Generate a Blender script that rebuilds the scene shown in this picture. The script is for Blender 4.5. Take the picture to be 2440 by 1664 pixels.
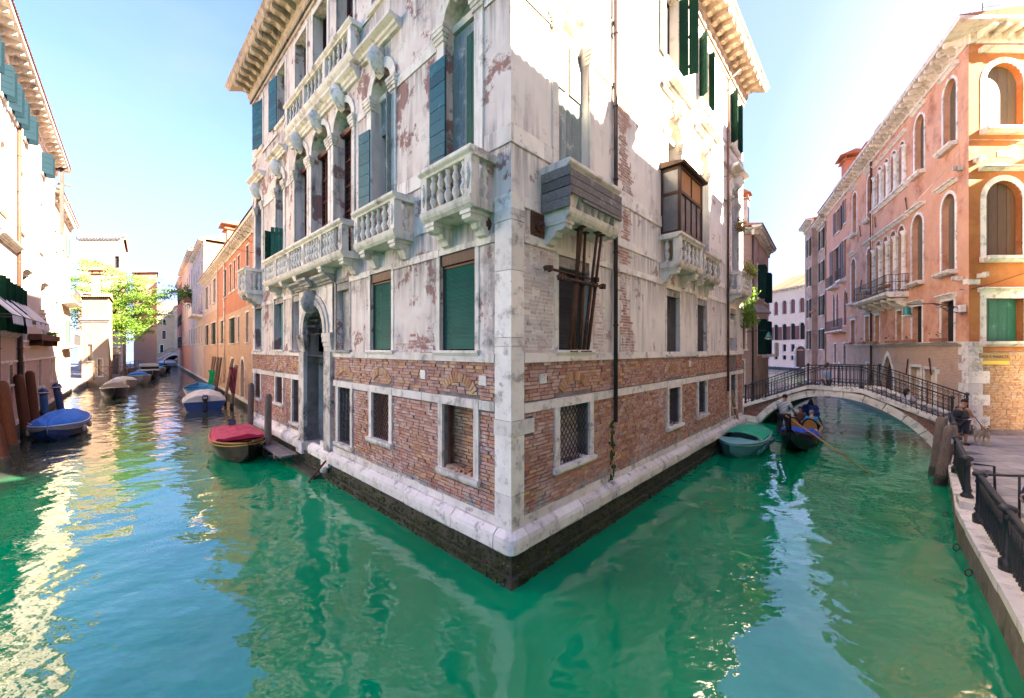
import bpy, bmesh, math, random
from mathutils import Vector, Matrix
random.seed(7)
scene = bpy.context.scene
for o in list(bpy.data.objects):
    bpy.data.objects.remove(o)
COL = scene.collection

# ------------------------------------------------------------ camera, sky, sun, exposure
CAM_H = 4.4
cam_data = bpy.data.cameras.new('camera')
cam = bpy.data.objects.new('camera', cam_data)
COL.objects.link(cam)
cam.location = (0, 0, CAM_H)
cam.rotation_euler = (math.radians(90), 0, 0)
cam_data.sensor_width = 36.0
cam_data.lens = 911.0 / 2440.0 * 36.0
cam_data.clip_start = 0.1
cam_data.clip_end = 2000
scene.camera = cam

SUN_DIR = Vector((0.944, -0.33, 0)).normalized()
SUN_EL = math.radians(30)
SUN_ROT = math.atan2(SUN_DIR.x, SUN_DIR.y)
world = bpy.data.worlds.new('World')
scene.world = world
world.use_nodes = True
wn, wl = world.node_tree.nodes, world.node_tree.links
wn.clear()
w_out = wn.new('ShaderNodeOutputWorld')
w_bg = wn.new('ShaderNodeBackground')
w_sky = wn.new('ShaderNodeTexSky')
w_sky.sky_type = 'NISHITA'
w_sky.sun_disc = False
w_sky.sun_elevation = SUN_EL
w_sky.sun_rotation = SUN_ROT
w_sky.air_density = 1.0
w_sky.dust_density = 1.2
w_sky.ozone_density = 1.6
# thin cirrus veil over the sky, thicker low down and towards the bright side
w_tc = wn.new('ShaderNodeTexCoord')
w_sep = wn.new('ShaderNodeSeparateXYZ')
wl.new(w_tc.outputs['Generated'], w_sep.inputs[0])
w_map = wn.new('ShaderNodeMapping')
w_map.inputs['Scale'].default_value = (1.2, 2.2, 4.5)
w_map.inputs['Rotation'].default_value = (0.2, 0.5, 0.4)
wl.new(w_tc.outputs['Generated'], w_map.inputs[0])
w_noise = wn.new('ShaderNodeTexNoise')
w_noise.inputs['Scale'].default_value = 1.6
w_noise.inputs['Detail'].default_value = 7
w_noise.inputs['Roughness'].default_value = 0.55
wl.new(w_map.outputs[0], w_noise.inputs['Vector'])
w_cr = wn.new('ShaderNodeMapRange')
w_cr.inputs[1].default_value = 0.42
w_cr.inputs[2].default_value = 0.85
w_cr.inputs[3].default_value = 0.0
w_cr.inputs[4].default_value = 0.45
wl.new(w_noise.outputs['Fac'], w_cr.inputs[0])
w_hz = wn.new('ShaderNodeMapRange')       # haze near the horizon
w_hz.inputs[1].default_value = 0.0
w_hz.inputs[2].default_value = 0.62
w_hz.inputs[3].default_value = 0.72
w_hz.inputs[4].default_value = 0.0
wl.new(w_sep.outputs[2], w_hz.inputs[0])
w_rt = wn.new('ShaderNodeMapRange')       # whiter towards the sun's side
w_rt.inputs[1].default_value = -0.1
w_rt.inputs[2].default_value = 0.85
w_rt.inputs[3].default_value = 0.0
w_rt.inputs[4].default_value = 0.85
wl.new(w_sep.outputs[0], w_rt.inputs[0])
def wmath(op, a, b):
    n = wn.new('ShaderNodeMath'); n.operation = op; n.use_clamp = True
    wl.new(a, n.inputs[0]); wl.new(b, n.inputs[1]); return n.outputs[0]
w_f = wmath('MAXIMUM', wmath('ADD', w_hz.outputs[0], w_cr.outputs[0]), w_rt.outputs[0])
w_mix = wn.new('ShaderNodeMix'); w_mix.data_type = 'RGBA'
wl.new(w_f, w_mix.inputs[0])
w_mul = wn.new('ShaderNodeMix'); w_mul.data_type = 'RGBA'; w_mul.blend_type = 'MULTIPLY'
w_mul.inputs[0].default_value = 1.0
w_mul.inputs[7].default_value = (.43, .49, .84, 1)
wl.new(w_sky.outputs[0], w_mul.inputs[6])
wl.new(w_mul.outputs[2], w_mix.inputs[6])
w_hc = wn.new('ShaderNodeMix'); w_hc.data_type = 'RGBA'
w_gl = wn.new('ShaderNodeMapRange')
for i_, x_ in enumerate((.50, .84, 0, 1)): w_gl.inputs[i_ + 1].default_value = x_
wl.new(w_sep.outputs[0], w_gl.inputs[0])
wl.new(w_gl.outputs[0], w_hc.inputs[0])
w_hc.inputs[6].default_value = (.98, 1.14, 1.45, 1)
w_hc.inputs[7].default_value = (2.6, 2.25, 1.8, 1)
wl.new(w_hc.outputs[2], w_mix.inputs[7])
wl.new(w_mix.outputs[2], w_bg.inputs[0])
w_bg.inputs[1].default_value = 0.057
wl.new(w_bg.outputs[0], w_out.inputs[0])

sun_data = bpy.data.lights.new('sun', 'SUN')
sun_data.energy = 4.4
sun_data.angle = math.radians(0.5)
sun_data.color = (1.0, 0.87, 0.70)
sun = bpy.data.objects.new('sun', sun_data)
COL.objects.link(sun)
sv = Vector((SUN_DIR.x * math.cos(SUN_EL), SUN_DIR.y * math.cos(SUN_EL), math.sin(SUN_EL)))
sun.rotation_euler = sv.to_track_quat('Z', 'Y').to_euler()

scene.view_settings.view_transform = 'Standard'
scene.view_settings.look = 'None'
scene.view_settings.exposure = 3.92
scene.view_settings.gamma = 1.0
scene.view_settings.use_curve_mapping = False
scene.cycles.max_bounces = 6
scene.cycles.diffuse_bounces = 4
scene.cycles.glossy_bounces = 3
scene.cycles.transmission_bounces = 3
scene.cycles.caustics_reflective = False
scene.cycles.caustics_refractive = False

# ------------------------------------------------------------ geometry helpers
class Fr:
    """A facade frame: a runs along it, o out of it, z up."""
    def __init__(self, O, d, n):
        self.O = O
        l = math.hypot(*d); self.d = (d[0] / l, d[1] / l)
        l = math.hypot(*n); self.n = (n[0] / l, n[1] / l)
    def P(self, a, o, z):
        return (self.O[0] + self.d[0] * a + self.n[0] * o, self.O[1] + self.d[1] * a + self.n[1] * o, z)
    def rot(self):
        return math.atan2(self.d[1], self.d[0])
    def sub(self, a, o, ang):
        """frame hinged at (a, o), turned by ang out of the wall"""
        c, s = math.cos(ang), math.sin(ang)
        d = (self.d[0] * c + self.n[0] * s, self.d[1] * c + self.n[1] * s)
        n = (-self.d[0] * s + self.n[0] * c, -self.d[1] * s + self.n[1] * c)
        p = self.P(a, o, 0)
        return Fr((p[0], p[1]), d, n)
ID = Fr((0, 0), (1, 0), (0, 1))

ORG = {}
def org(o):
    return ORG.get(o.name, Vector((0, 0, 0)))

class MB:
    def __init__(self):
        self.v = []; self.f = []; self.smooth = []
    def poly(self, pts, sm=False):
        b = len(self.v); self.v.extend(pts); self.f.append(tuple(range(b, b + len(pts)))); self.smooth.append(sm)
    def box(self, F, a0, a1, o0, o1, z0, z1, faces='abcdef', j=0.0):
        c = []
        for z in (z0, z1):
            for (a, o) in ((a0, o0), (a1, o0), (a1, o1), (a0, o1)):
                if j:
                    c.append(F.P(a + random.uniform(-j, j), o + random.uniform(-j, j) * .6, z + random.uniform(-j, j)))
                else:
                    c.append(F.P(a, o, z))
        b = len(self.v); self.v.extend(c)
        fs = {'a': (0, 1, 2, 3), 'b': (4, 7, 6, 5), 'c': (0, 4, 5, 1), 'd': (1, 5, 6, 2), 'e': (2, 6, 7, 3), 'f': (3, 7, 4, 0)}
        for k in faces:
            self.f.append(tuple(b + i for i in fs[k])); self.smooth.append(False)
        return self
    def prism(self, F, prof, a0, a1, m0=0.0, m1=0.0):
        """profile [(o,z)] swept along a; m0/m1 mitre the ends by m*o"""
        n = len(prof); b = len(self.v)
        self.v += [F.P(a0 - m0 * o, o, z) for o, z in prof] + [F.P(a1 + m1 * o, o, z) for o, z in prof]
        for i in range(n):
            k = (i + 1) % n
            self.f.append((b + i, b + k, b + n + k, b + n + i)); self.smooth.append(False)
        self.f.append(tuple(b + i for i in range(n))); self.smooth.append(False)
        self.f.append(tuple(b + n + i for i in reversed(range(n)))); self.smooth.append(False)
        return self
    def plate(self, F, pts, o0, o1, back=True):
        """outline [(a,z)] thickened from o0 to o1"""
        n = len(pts); b = len(self.v)
        self.v += [F.P(a, o1, z) for a, z in pts] + [F.P(a, o0, z) for a, z in pts]
        self.f.append(tuple(b + i for i in range(n))); self.smooth.append(False)
        if back:
            self.f.append(tuple(b + n + i for i in reversed(range(n)))); self.smooth.append(False)
        for i in range(n):
            k = (i + 1) % n
            self.f.append((b + i, b + n + i, b + n + k, b + k)); self.smooth.append(False)
        return self
    def tube(self, p0, p1, r0, r1=None, n=8, caps=True):
        return self.path([p0, p1], [r0, r0 if r1 is None else r1], n, caps)
    def path(self, pts, rs, n=8, caps=True):
        pts = [Vector(p) for p in pts]
        if not isinstance(rs, (list, tuple)): rs = [rs] * len(pts)
        b = len(self.v); up = None
        for i, p in enumerate(pts):
            t = (pts[min(i + 1, len(pts) - 1)] - pts[max(i - 1, 0)])
            if t.length < 1e-9: t = Vector((0, 0, 1))
            t.normalize()
            if up is None:
                up = Vector((0, 0, 1)) if abs(t.z) < .9 else Vector((1, 0, 0))
            x = up.cross(t)
            if x.length < 1e-6: x = Vector((1, 0, 0)).cross(t)
            x.normalize(); y = t.cross(x); up = y
            for k in range(n):
                an = 2 * math.pi * k / n
                q = p + (x * math.cos(an) + y * math.sin(an)) * rs[i]
                self.v.append(tuple(q))
        for i in range(len(pts) - 1):
            for k in range(n):
                k2 = (k + 1) % n
                self.f.append((b + i * n + k, b + i * n + k2, b + (i + 1) * n + k2, b + (i + 1) * n + k)); self.smooth.append(n > 4)
        if caps:
            self.f.append(tuple(b + k for k in reversed(range(n)))); self.smooth.append(False)
            e = b + (len(pts) - 1) * n
            self.f.append(tuple(e + k for k in range(n))); self.smooth.append(False)
        return self
    def lathe(self, c, prof, n=12, sm=True, phase=0.0):
        b = len(self.v)
        for r, z in prof:
            for k in range(n):
                an = 2 * math.pi * k / n + phase
                self.v.append((c[0] + r * math.cos(an), c[1] + r * math.sin(an), c[2] + z))
        for i in range(len(prof) - 1):
            for k in range(n):
                k2 = (k + 1) % n
                self.f.append((b + i * n + k, b + i * n + k2, b + (i + 1) * n + k2, b + (i + 1) * n + k)); self.smooth.append(sm)
        e = b + (len(prof) - 1) * n
        self.f.append(tuple(b + k for k in reversed(range(n)))); self.smooth.append(False)
        self.f.append(tuple(e + k for k in range(n))); self.smooth.append(False)
        return self
    def ball(self, c, r, nu=10, nv=7, sq=(1, 1, 1)):
        b = len(self.v)
        for i in range(1, nv):
            th = math.pi * i / nv
            for k in range(nu):
                ph = 2 * math.pi * k / nu
                self.v.append((c[0] + r * sq[0] * math.sin(th) * math.cos(ph), c[1] + r * sq[1] * math.sin(th) * math.sin(ph), c[2] + r * sq[2] * math.cos(th)))
        t = len(self.v); self.v.append((c[0], c[1], c[2] + r * sq[2])); self.v.append((c[0], c[1], c[2] - r * sq[2]))
        for i in range(nv - 2):
            for k in range(nu):
                k2 = (k + 1) % nu
                self.f.append((b + i * nu + k, b + (i + 1) * nu + k, b + (i + 1) * nu + k2, b + i * nu + k2)); self.smooth.append(True)
        for k in range(nu):
            k2 = (k + 1) % nu
            self.f.append((t, b + k, b + k2)); self.smooth.append(True)
            e = b + (nv - 2) * nu
            self.f.append((t + 1, e + k2, e + k)); self.smooth.append(True)
        return self
    def mesh(self, name, m, off=(0, 0, 0)):
        me = bpy.data.meshes.new(name)
        ox, oy, oz = off
        me.from_pydata([(x - ox, y - oy, z - oz) for x, y, z in self.v], [], self.f)
        me.polygons.foreach_set('use_smooth', self.smooth)
        if m: me.materials.append(m)
        me.update()
        return me
    def build(self, name, m, parent=None, kind=None, label=None):
        off = org(parent) if parent is not None else (0, 0, 0)
        o = bpy.data.objects.new(name, self.mesh(name, m, off))
        COL.objects.link(o)
        if parent is not None:
            o.parent = parent; ORG[o.name] = off
        if kind: o['kind'] = kind
        if label: o['label'] = label
        return o

def thing(name, label, cat, loc=(0, 0, 0), rz=0.0, group=None):
    o = bpy.data.objects.new(name, None); COL.objects.link(o)
    o.empty_display_size = .2
    o.location = loc; o.rotation_euler = (0, 0, rz)
    o['label'] = label; o['category'] = cat
    if group: o['group'] = group
    ORG[o.name] = Vector(loc) if rz == 0.0 else Vector((0, 0, 0))
    return o
def tag(o, label, cat, group=None):
    o['label'] = label; o['category'] = cat
    if group: o['group'] = group
    return o
def inst(name, me, parent, loc, rz=0.0, sc=None):
    """one more object of a shared mesh, placed in world coordinates"""
    o = bpy.data.objects.new(name, me); COL.objects.link(o)
    o.parent = parent
    o.location = Vector(loc) - Vector(org(parent))
    o.rotation_euler = (0, 0, rz)
    if sc: o.scale = sc
    return o
def dup(root, loc, rz, label, group=None):
    r = root.copy(); COL.objects.link(r); r.location = loc; r.rotation_euler = (0, 0, rz); r['label'] = label
    if group: r['group'] = group
    for ch in list(root.children):
        c = ch.copy(); COL.objects.link(c); c.parent = r
        for g in list(ch.children):
            d = g.copy(); COL.objects.link(d); d.parent = c
    return r

# ------------------------------------------------------------ materials
def newmat(name):
    m = bpy.data.materials.new(name); m.use_nodes = True
    nt = m.node_tree; b = nt.nodes['Principled BSDF']
    return m, nt, b
def N(nt, t, **kw):
    n = nt.nodes.new(t)
    for k, v in kw.items():
        if k.startswith('i_'): n.inputs[k[2:].replace('_', ' ')].default_value = v
        else: setattr(n, k, v)
    return n
def noise(nt, vec, scale, detail=5, rough=.6, w=None):
    n = N(nt, 'ShaderNodeTexNoise'); n.inputs['Scale'].default_value = scale
    n.inputs['Detail'].default_value = detail; n.inputs['Roughness'].default_value = rough
    if vec is not None: nt.links.new(vec, n.inputs['Vector'])
    return n.outputs['Fac']
def rng(nt, v, a, b, c=0.0, d=1.0):
    n = N(nt, 'ShaderNodeMapRange'); nt.links.new(v, n.inputs[0])
    for i, x in enumerate((a, b, c, d)): n.inputs[i + 1].default_value = x
    return n.outputs[0]
def mth(nt, op, a, b=None):
    n = N(nt, 'ShaderNodeMath', operation=op)
    for i, x in enumerate((a, b)):
        if x is None: continue
        if isinstance(x, (int, float)): n.inputs[i].default_value = x
        else: nt.links.new(x, n.inputs[i])
    return n.outputs[0]
def mixc(nt, fac, a, b, blend='MIX'):
    n = N(nt, 'ShaderNodeMix', data_type='RGBA', blend_type=blend)
    for sock, x in ((n.inputs[0], fac), (n.inputs[6], a), (n.inputs[7], b)):
        if isinstance(x, (int, float)): sock.default_value = x
        elif isinstance(x, tuple): sock.default_value = (x[0], x[1], x[2], 1)
        else: nt.links.new(x, sock)
    return n.outputs[2]
def pos(nt, scale=None):
    g = N(nt, 'ShaderNodeNewGeometry')
    if scale is None: return g.outputs['Position']
    mp = N(nt, 'ShaderNodeMapping'); mp.inputs['Scale'].default_value = scale
    nt.links.new(g.outputs['Position'], mp.inputs[0]); return mp.outputs[0]
def opos(nt, scale=None):
    g = N(nt, 'ShaderNodeTexCoord')
    if scale is None: return g.outputs['Object']
    mp = N(nt, 'ShaderNodeMapping'); mp.inputs['Scale'].default_value = scale
    nt.links.new(g.outputs['Object'], mp.inputs[0]); return mp.outputs[0]
def bump(nt, b, h, s=.3, d=.02):
    n = N(nt, 'ShaderNodeBump'); n.inputs['Strength'].default_value = s; n.inputs['Distance'].default_value = d
    nt.links.new(h, n.inputs['Height']); nt.links.new(n.outputs[0], b.inputs['Normal'])
def island(nt):
    g = N(nt, 'ShaderNodeNewGeometry'); oi = N(nt, 'ShaderNodeObjectInfo')
    return mth(nt, 'FRACT', mth(nt, 'ADD', g.outputs['Random Per Island'], oi.outputs['Random']))
def ramp(nt, f, stops, interp='LINEAR'):
    r = N(nt, 'ShaderNodeValToRGB'); r.color_ramp.interpolation = interp
    el = r.color_ramp.elements
    while len(el) < len(stops): el.new(.5)
    for e, (p, c) in zip(el, stops): e.position = p; e.color = (c[0], c[1], c[2], 1)
    nt.links.new(f, r.inputs[0]); return r.outputs[0]

def surf(name, c1, c2, scale=1.5, rough=.75, bscale=40, bs=.25, dirt=None, dlo=.52, dhi=.75, dscale=.8, streak=None, slo=.55, shi=.8, spot=None, splo=.6, sphi=.66, spscale=1.1, metal=0.0, isl=0.0, spec=.3, local=False, bdist=.01, runs=()):
    m, nt, b = newmat(name)
    P = opos if local else pos
    p = P(nt)
    col = mixc(nt, rng(nt, noise(nt, p, scale, 6, .65), .35, .68), c1, c2)
    if spot:
        f = f0 = rng(nt, noise(nt, p, spscale, 8, .68), splo, sphi)
        col = mixc(nt, f, col, mixc(nt, noise(nt, p, 14, 3, .6), spot, tuple(x * .55 for x in spot)))
    if dirt:
        col = mixc(nt, rng(nt, noise(nt, p, dscale, 9, .72), dlo, dhi), col, dirt)
    if streak:
        f = rng(nt, noise(nt, P(nt, (3.2, 3.2, .22)), 1.3, 6, .65), slo, shi)
        f = mth(nt, 'MULTIPLY', f, rng(nt, noise(nt, p, .45, 3, .6), .42, .62))
        col = mixc(nt, f, col, streak)
    if runs:      # rain runs hanging below the stone bands
        sp = N(nt, 'ShaderNodeSeparateXYZ'); nt.links.new(p, sp.inputs[0]); tot = None
        for zb in runs:
            t = mth(nt, 'SUBTRACT', zb, sp.outputs[2])
            mk = mth(nt, 'MULTIPLY', mth(nt, 'GREATER_THAN', t, 0.0), rng(nt, t, 0.0, 1.1, 1.0, 0.0))
            tot = mk if tot is None else mth(nt, 'MAXIMUM', tot, mk)
        st_ = rng(nt, noise(nt, P(nt, (5.5, 5.5, .35)), 1.6, 5, .65), .40, .66)
        col = mixc(nt, mth(nt, 'MULTIPLY', mth(nt, 'MULTIPLY', st_, tot), .8), col, streak)
    if isl:
        k = rng(nt, island(nt), 0, 1, 1 - isl, 1 + isl)
        cc = N(nt, 'ShaderNodeCombineXYZ')
        for i in range(3): nt.links.new(k, cc.inputs[i])
        col = mixc(nt, 1.0, col, cc.outputs[0], 'MULTIPLY')
    nt.links.new(col, b.inputs['Base Color'])
    b.inputs['Roughness'].default_value = rough; b.inputs['Metallic'].default_value = metal
    b.inputs['Specular IOR Level'].default_value = spec
    if bs:
        hh = noise(nt, p, bscale, 5, .7)
        if spot: hh = mth(nt, 'SUBTRACT', hh, mth(nt, 'MULTIPLY', f0, 1.6))
        bump(nt, b, hh, bs, bdist)
    return m
def wood(name, c1, c2, dark, axis='z', rough=.7, worn=None):
    m, nt, b = newmat(name)
    sc = {'x': (.6, 9, 9), 'y': (9, .6, 9), 'z': (9, 9, .6)}[axis]
    p = opos(nt, sc)
    f = noise(nt, p, 3.0, 6, .65)
    col = mixc(nt, rng(nt, f, .35, .65), c1, c2)
    col = mixc(nt, rng(nt, noise(nt, p, 6.5, 4, .7), .56, .72), col, dark)
    if worn: col = mixc(nt, rng(nt, noise(nt, opos(nt), 3.2, 8, .75), .55, .66), col, worn)
    k = rng(nt, island(nt), 0, 1, .72, 1.2)
    cc = N(nt, 'ShaderNodeCombineXYZ')
    for i in range(3): nt.links.new(k, cc.inputs[i])
    col = mixc(nt, 1.0, col, cc.outputs[0], 'MULTIPLY')
    nt.links.new(col, b.inputs['Base Color']); b.inputs['Roughness'].default_value = rough
    b.inputs['Specular IOR Level'].default_value = .25
    bump(nt, b, f, .35, .008)
    return m
def brickmat(name, stops, wash=None, wlo=.5, whi=.62, base=None, alt=None):
    m, nt, b = newmat(name)
    p = pos(nt)
    rnd = mth(nt, 'FRACT', mth(nt, 'ADD', island(nt), mth(nt, 'MULTIPLY', noise(nt, p, .8, 3, .5), .45)))
    col = ramp(nt, rnd, stops)
    if alt: col = mixc(nt, rng(nt, noise(nt, p, .55, 4, .6), .44, .58), col, ramp(nt, rnd, alt))
    col = mixc(nt, rng(nt, noise(nt, p, 22, 5, .7), .45, .8), col, mixc(nt, .55, col, (.5, .4, .36)))
    col = mixc(nt, rng(nt, noise(nt, p, 1.1, 6, .7), .56, .74), col, mixc(nt, .6, col, (.60, .5, .47)))
    if wash:
        col = mixc(nt, rng(nt, noise(nt, p, 1.4, 9, .75), wlo, whi), col, wash)
    if base:
        sp = N(nt, 'ShaderNodeSeparateXYZ'); nt.links.new(p, sp.inputs[0])
        h = mth(nt, 'SUBTRACT', noise(nt, p, 1.6, 8, .7), mth(nt, 'MULTIPLY', mth(nt, 'SUBTRACT', sp.outputs[2], base[0]), base[1]))
        col = mixc(nt, rng(nt, h, .42, .52), col, mixc(nt, rng(nt, noise(nt, p, 5, 6, .7), .4, .6), (.30, .27, .24), (.46, .41, .36)))
    nt.links.new(col, b.inputs['Base Color']); b.inputs['Roughness'].default_value = .88
    b.inputs['Specular IOR Level'].default_value = .2
    bump(nt, b, noise(nt, p, 55, 4, .75), .5, .01)
    return m
def brickwall(name, d, c1, c2, mortar, bw=.26, bh=.075, patch=None, plo=.5, phi=.6, dirt=None):
    """distant brickwork, courses too small to pick apart"""
    m, nt, b = newmat(name)
    p = pos(nt)
    dot = N(nt, 'ShaderNodeVectorMath', operation='DOT_PRODUCT'); nt.links.new(p, dot.inputs[0]); dot.inputs[1].default_value = (d[0], d[1], 0)
    sp = N(nt, 'ShaderNodeSeparateXYZ'); nt.links.new(p, sp.inputs[0])
    cb = N(nt, 'ShaderNodeCombineXYZ'); nt.links.new(dot.outputs['Value'], cb.inputs[0]); nt.links.new(sp.outputs[2], cb.inputs[1])
    br = N(nt, 'ShaderNodeTexBrick'); nt.links.new(cb.outputs[0], br.inputs['Vector'])
    br.inputs['Color1'].default_value = (*c1, 1); br.inputs['Color2'].default_value = (*c2, 1); br.inputs['Mortar'].default_value = (*mortar, 1)
    br.inputs['Scale'].default_value = 1.0; br.inputs['Brick Width'].default_value = bw; br.inputs['Row Height'].default_value = bh
    br.inputs['Mortar Size'].default_value = .012; br.inputs['Bias'].default_value = 0.0
    col = mixc(nt, rng(nt, noise(nt, p, 1.6, 7, .7), .4, .7), br.outputs['Color'], mixc(nt, .5, br.outputs['Color'], (.5, .36, .28)))
    if patch: col = mixc(nt, rng(nt, noise(nt, p, .55, 8, .68), plo, phi), col, mixc(nt, noise(nt, p, 3, 5, .6), patch, tuple(x * .75 for x in patch)))
    if dirt: col = mixc(nt, rng(nt, noise(nt, p, .9, 8, .7), .55, .75), col, dirt)
    nt.links.new(col, b.inputs['Base Color']); b.inputs['Roughness'].default_value = .9
    b.inputs['Specular IOR Level'].default_value = .2
    inv = mth(nt, 'SUBTRACT', noise(nt, p, 30, 4, .7), br.outputs['Fac'])
    bump(nt, b, inv, .5, .012)
    return m
def paint(name, c, rough=.4, var=.12, metal=0.0, spec=.5, worn=None):
    return surf(name, c, tuple(x * (1 - var) for x in c), 3, rough, 60, .05, metal=metal, spec=spec, local=True, dirt=worn, dlo=.58, dhi=.7, dscale=3)
def cloth(name, c, folds=.5):
    m, nt, b = newmat(name)
    p = opos(nt)
    col = mixc(nt, rng(nt, noise(nt, p, 2.5, 5, .6), .35, .7), c, tuple(x * .72 for x in c))
    nt.links.new(col, b.inputs['Base Color']); b.inputs['Roughness'].default_value = .85
    b.inputs['Sheen Weight'].default_value = .1
    bump(nt, b, noise(nt, p, 5, 4, .6), folds, .03)
    return m

M = {}
M['stone'] = surf('istrian stone', (.80, .725, .615), (.66, .58, .48), 2.2, .7, 60, .3, dirt=(.15, .13, .11), dlo=.535, dhi=.70, dscale=1.9, streak=(.09, .08, .075), slo=.5, shi=.70, isl=.10)
M['stone_clean'] = surf('pale stone', (.84, .765, .66), (.70, .625, .525), 2.6, .7, 70, .3, dirt=(.28, .245, .215), dlo=.54, dhi=.74, dscale=2.6, isl=.12, spot=(.52, .46, .40), splo=.56, sphi=.64, spscale=3.2)
M['stone_brown'] = surf('brown weathered stone', (.56, .43, .31), (.40, .29, .20), 2.0, .75, 60, .3, dirt=(.12, .085, .06), dlo=.52, dhi=.68, dscale=1.8, streak=(.08, .06, .045), slo=.5, shi=.7)
M['stone_dark'] = surf('soot stained stone', (.50, .455, .40), (.22, .20, .175), 1.6, .75, 60, .35, dirt=(.07, .065, .06), dlo=.5, dhi=.68, dscale=1.3, streak=(.06, .055, .05), slo=.5, shi=.7)
M['plaster_rosy'] = surf('old lime plaster with rosy wear', (.80, .70, .60), (.70, .57, .48), 1.3, .85, 45, .3, spot=(.44, .235, .185), splo=.548, sphi=.585, spscale=.95, runs=(6.5, 7.17, 8.31, 11.25, 13.0, 13.95, 17.05), dirt=(.14, .125, .12), dlo=.545, dhi=.70, dscale=.85, streak=(.11, .10, .095), slo=.47, shi=.68)  # rosier, more worn plaster of the left facade
M['plaster_white'] = surf('old white plaster', (.85, .77, .665), (.77, .68, .58), 1.1, .85, 45, .25, spot=(.58, .40, .33), splo=.60, sphi=.63, spscale=1.2, runs=(6.48, 7.17, 8.31, 11.25, 13.65), dirt=(.34, .29, .255), dlo=.57, dhi=.76, dscale=1.0, streak=(.22, .20, .185), slo=.5, shi=.74)  # whiter plaster with less wear
M['mortar'] = surf('lime mortar', (.30, .25, .215), (.17, .14, .12), 3, .92, 50, .5, dirt=(.09, .08, .07), dscale=2)
BR = [(0, (.40, .15, .085)), (.14, (.56, .27, .14)), (.28, (.33, .135, .10)), (.42, (.47, .27, .22)), (.54, (.62, .34, .15)), (.66, (.30, .16, .145)), (.78, (.56, .36, .29)), (.90, (.66, .40, .19)), (1, (.44, .18, .09))]
M['brick'] = brickmat('old venetian brick', BR, wash=(.70, .58, .49), wlo=.575, whi=.68, base=(1.15, .55), alt=[(0, (.46, .18, .11)), (.2, (.64, .39, .29)), (.4, (.42, .20, .15)), (.6, (.68, .47, .37)), (.8, (.54, .27, .17)), (1, (.36, .16, .12))])
M['brick_orange'] = brickmat('weathered orange brick', [(0, (.42, .20, .085)), (.25, (.56, .30, .13)), (.5, (.34, .15, .07)), (.75, (.60, .38, .20)), (1, (.46, .24, .11))], wash=(.60, .50, .40), wlo=.58, whi=.74)
M['brick_white'] = brickmat('whitewashed brick', [(0, (.62, .53, .48)), (.4, (.70, .64, .59)), (.7, (.56, .42, .35)), (1, (.66, .58, .53))], wash=(.50, .26, .16), wlo=.60, whi=.70)
M['algae'] = surf('algae covered wall', (.022, .021, .012), (.085, .075, .048), 3.5, .55, 25, 1.0, dirt=(.045, .055, .012), dlo=.50, dhi=.60, dscale=2.6, spot=(.36, .32, .24), splo=.68, sphi=.71, spscale=7, spec=.4, bdist=.05, streak=(.012, .011, .006), slo=.48, shi=.6)
M['teal'] = wood('teal painted wood', (.012, .085, .105), (.02, .13, .15), (.006, .03, .04), 'x', .55, worn=(.05, .19, .20))
M['green'] = wood('green painted wood', (.012, .075, .045), (.022, .12, .07), (.006, .03, .02), 'z', .55, worn=(.06, .17, .11))
M['grey_wood'] = wood('bleached grey green wood', (.30, .33, .31), (.18, .235, .22), (.07, .10, .095), 'z', .8, worn=(.52, .51, .47))
M['old_wood'] = wood('weathered grey board', (.23, .20, .18), (.14, .115, .10), (.05, .04, .036), 'x', .85, worn=(.36, .32, .29))
M['brown_wood'] = wood('dark brown wood', (.095, .042, .022), (.055, .024, .014), (.02, .01, .008), 'z', .5)
M['red_wood'] = wood('red brown window wood', (.165, .04, .022), (.10, .024, .015), (.04, .012, .01), 'z', .5)
M['pole_wood'] = wood('mooring post wood', (.25, .185, .14), (.15, .11, .085), (.055, .04, .032), 'z', .85)
M['brown_pole'] = wood('brown painted post', (.15, .052, .022), (.105, .034, .016), (.04, .016, .01), 'z', .6)
M['blind'] = surf('green roller blind', (.004, .135, .085), (.003, .10, .07), 2, .5, 60, .05, isl=.15, spec=.4)
M['blind_dark'] = surf('dark grey blind', (.085, .082, .08), (.05, .048, .05), 2, .6, 60, .05, isl=.2)
def glassmat(name, c, r=.12):
    m, nt, b = newmat(name); p = pos(nt)
    nt.links.new(mixc(nt, rng(nt, noise(nt, p, 1.2, 4, .6), .35, .7), c, tuple(x * .5 for x in c)), b.inputs['Base Color'])
    b.inputs['Roughness'].default_value = r; b.inputs['Specular IOR Level'].default_value = .6
    bump(nt, b, noise(nt, p, 2.5, 2, .5), .05, .02)
    return m
M['glass'] = glassmat('old window glass', (.03, .032, .036))
M['glass_pale'] = glassmat('pale window glass', (.16, .16, .16), .25)  # paler and rougher than the other glass
M['dark'] = surf('dark interior', (.025, .022, .02), (.012, .011, .01), 2, .9, 30, 0)
M['iron'] = surf('black iron', (.018, .017, .018), (.03, .026, .024), 6, .45, 80, .1, spec=.5)
M['rust'] = surf('rusty iron', (.085, .034, .02), (.13, .055, .03), 8, .8, 60, .4, dirt=(.34, .24, .17), dlo=.62, dhi=.72, dscale=5, local=True)
M['pipe'] = surf('dark bronze drainpipe', (.045, .032, .028), (.075, .05, .04), 3, .45, 60, .1, metal=.3)
M['pipe_brown'] = surf('copper drainpipe', (.17, .075, .04), (.11, .055, .035), 3, .45, 60, .1, metal=.4)
M['tile'] = surf('terracotta roof tile', (.42, .19, .105), (.32, .145, .085), 5, .85, 30, .3, dirt=(.20, .13, .10), dscale=2, isl=.3)
M['terracotta'] = surf('terracotta', (.40, .16, .08), (.30, .12, .065), 4, .8, 30, .2)
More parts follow.
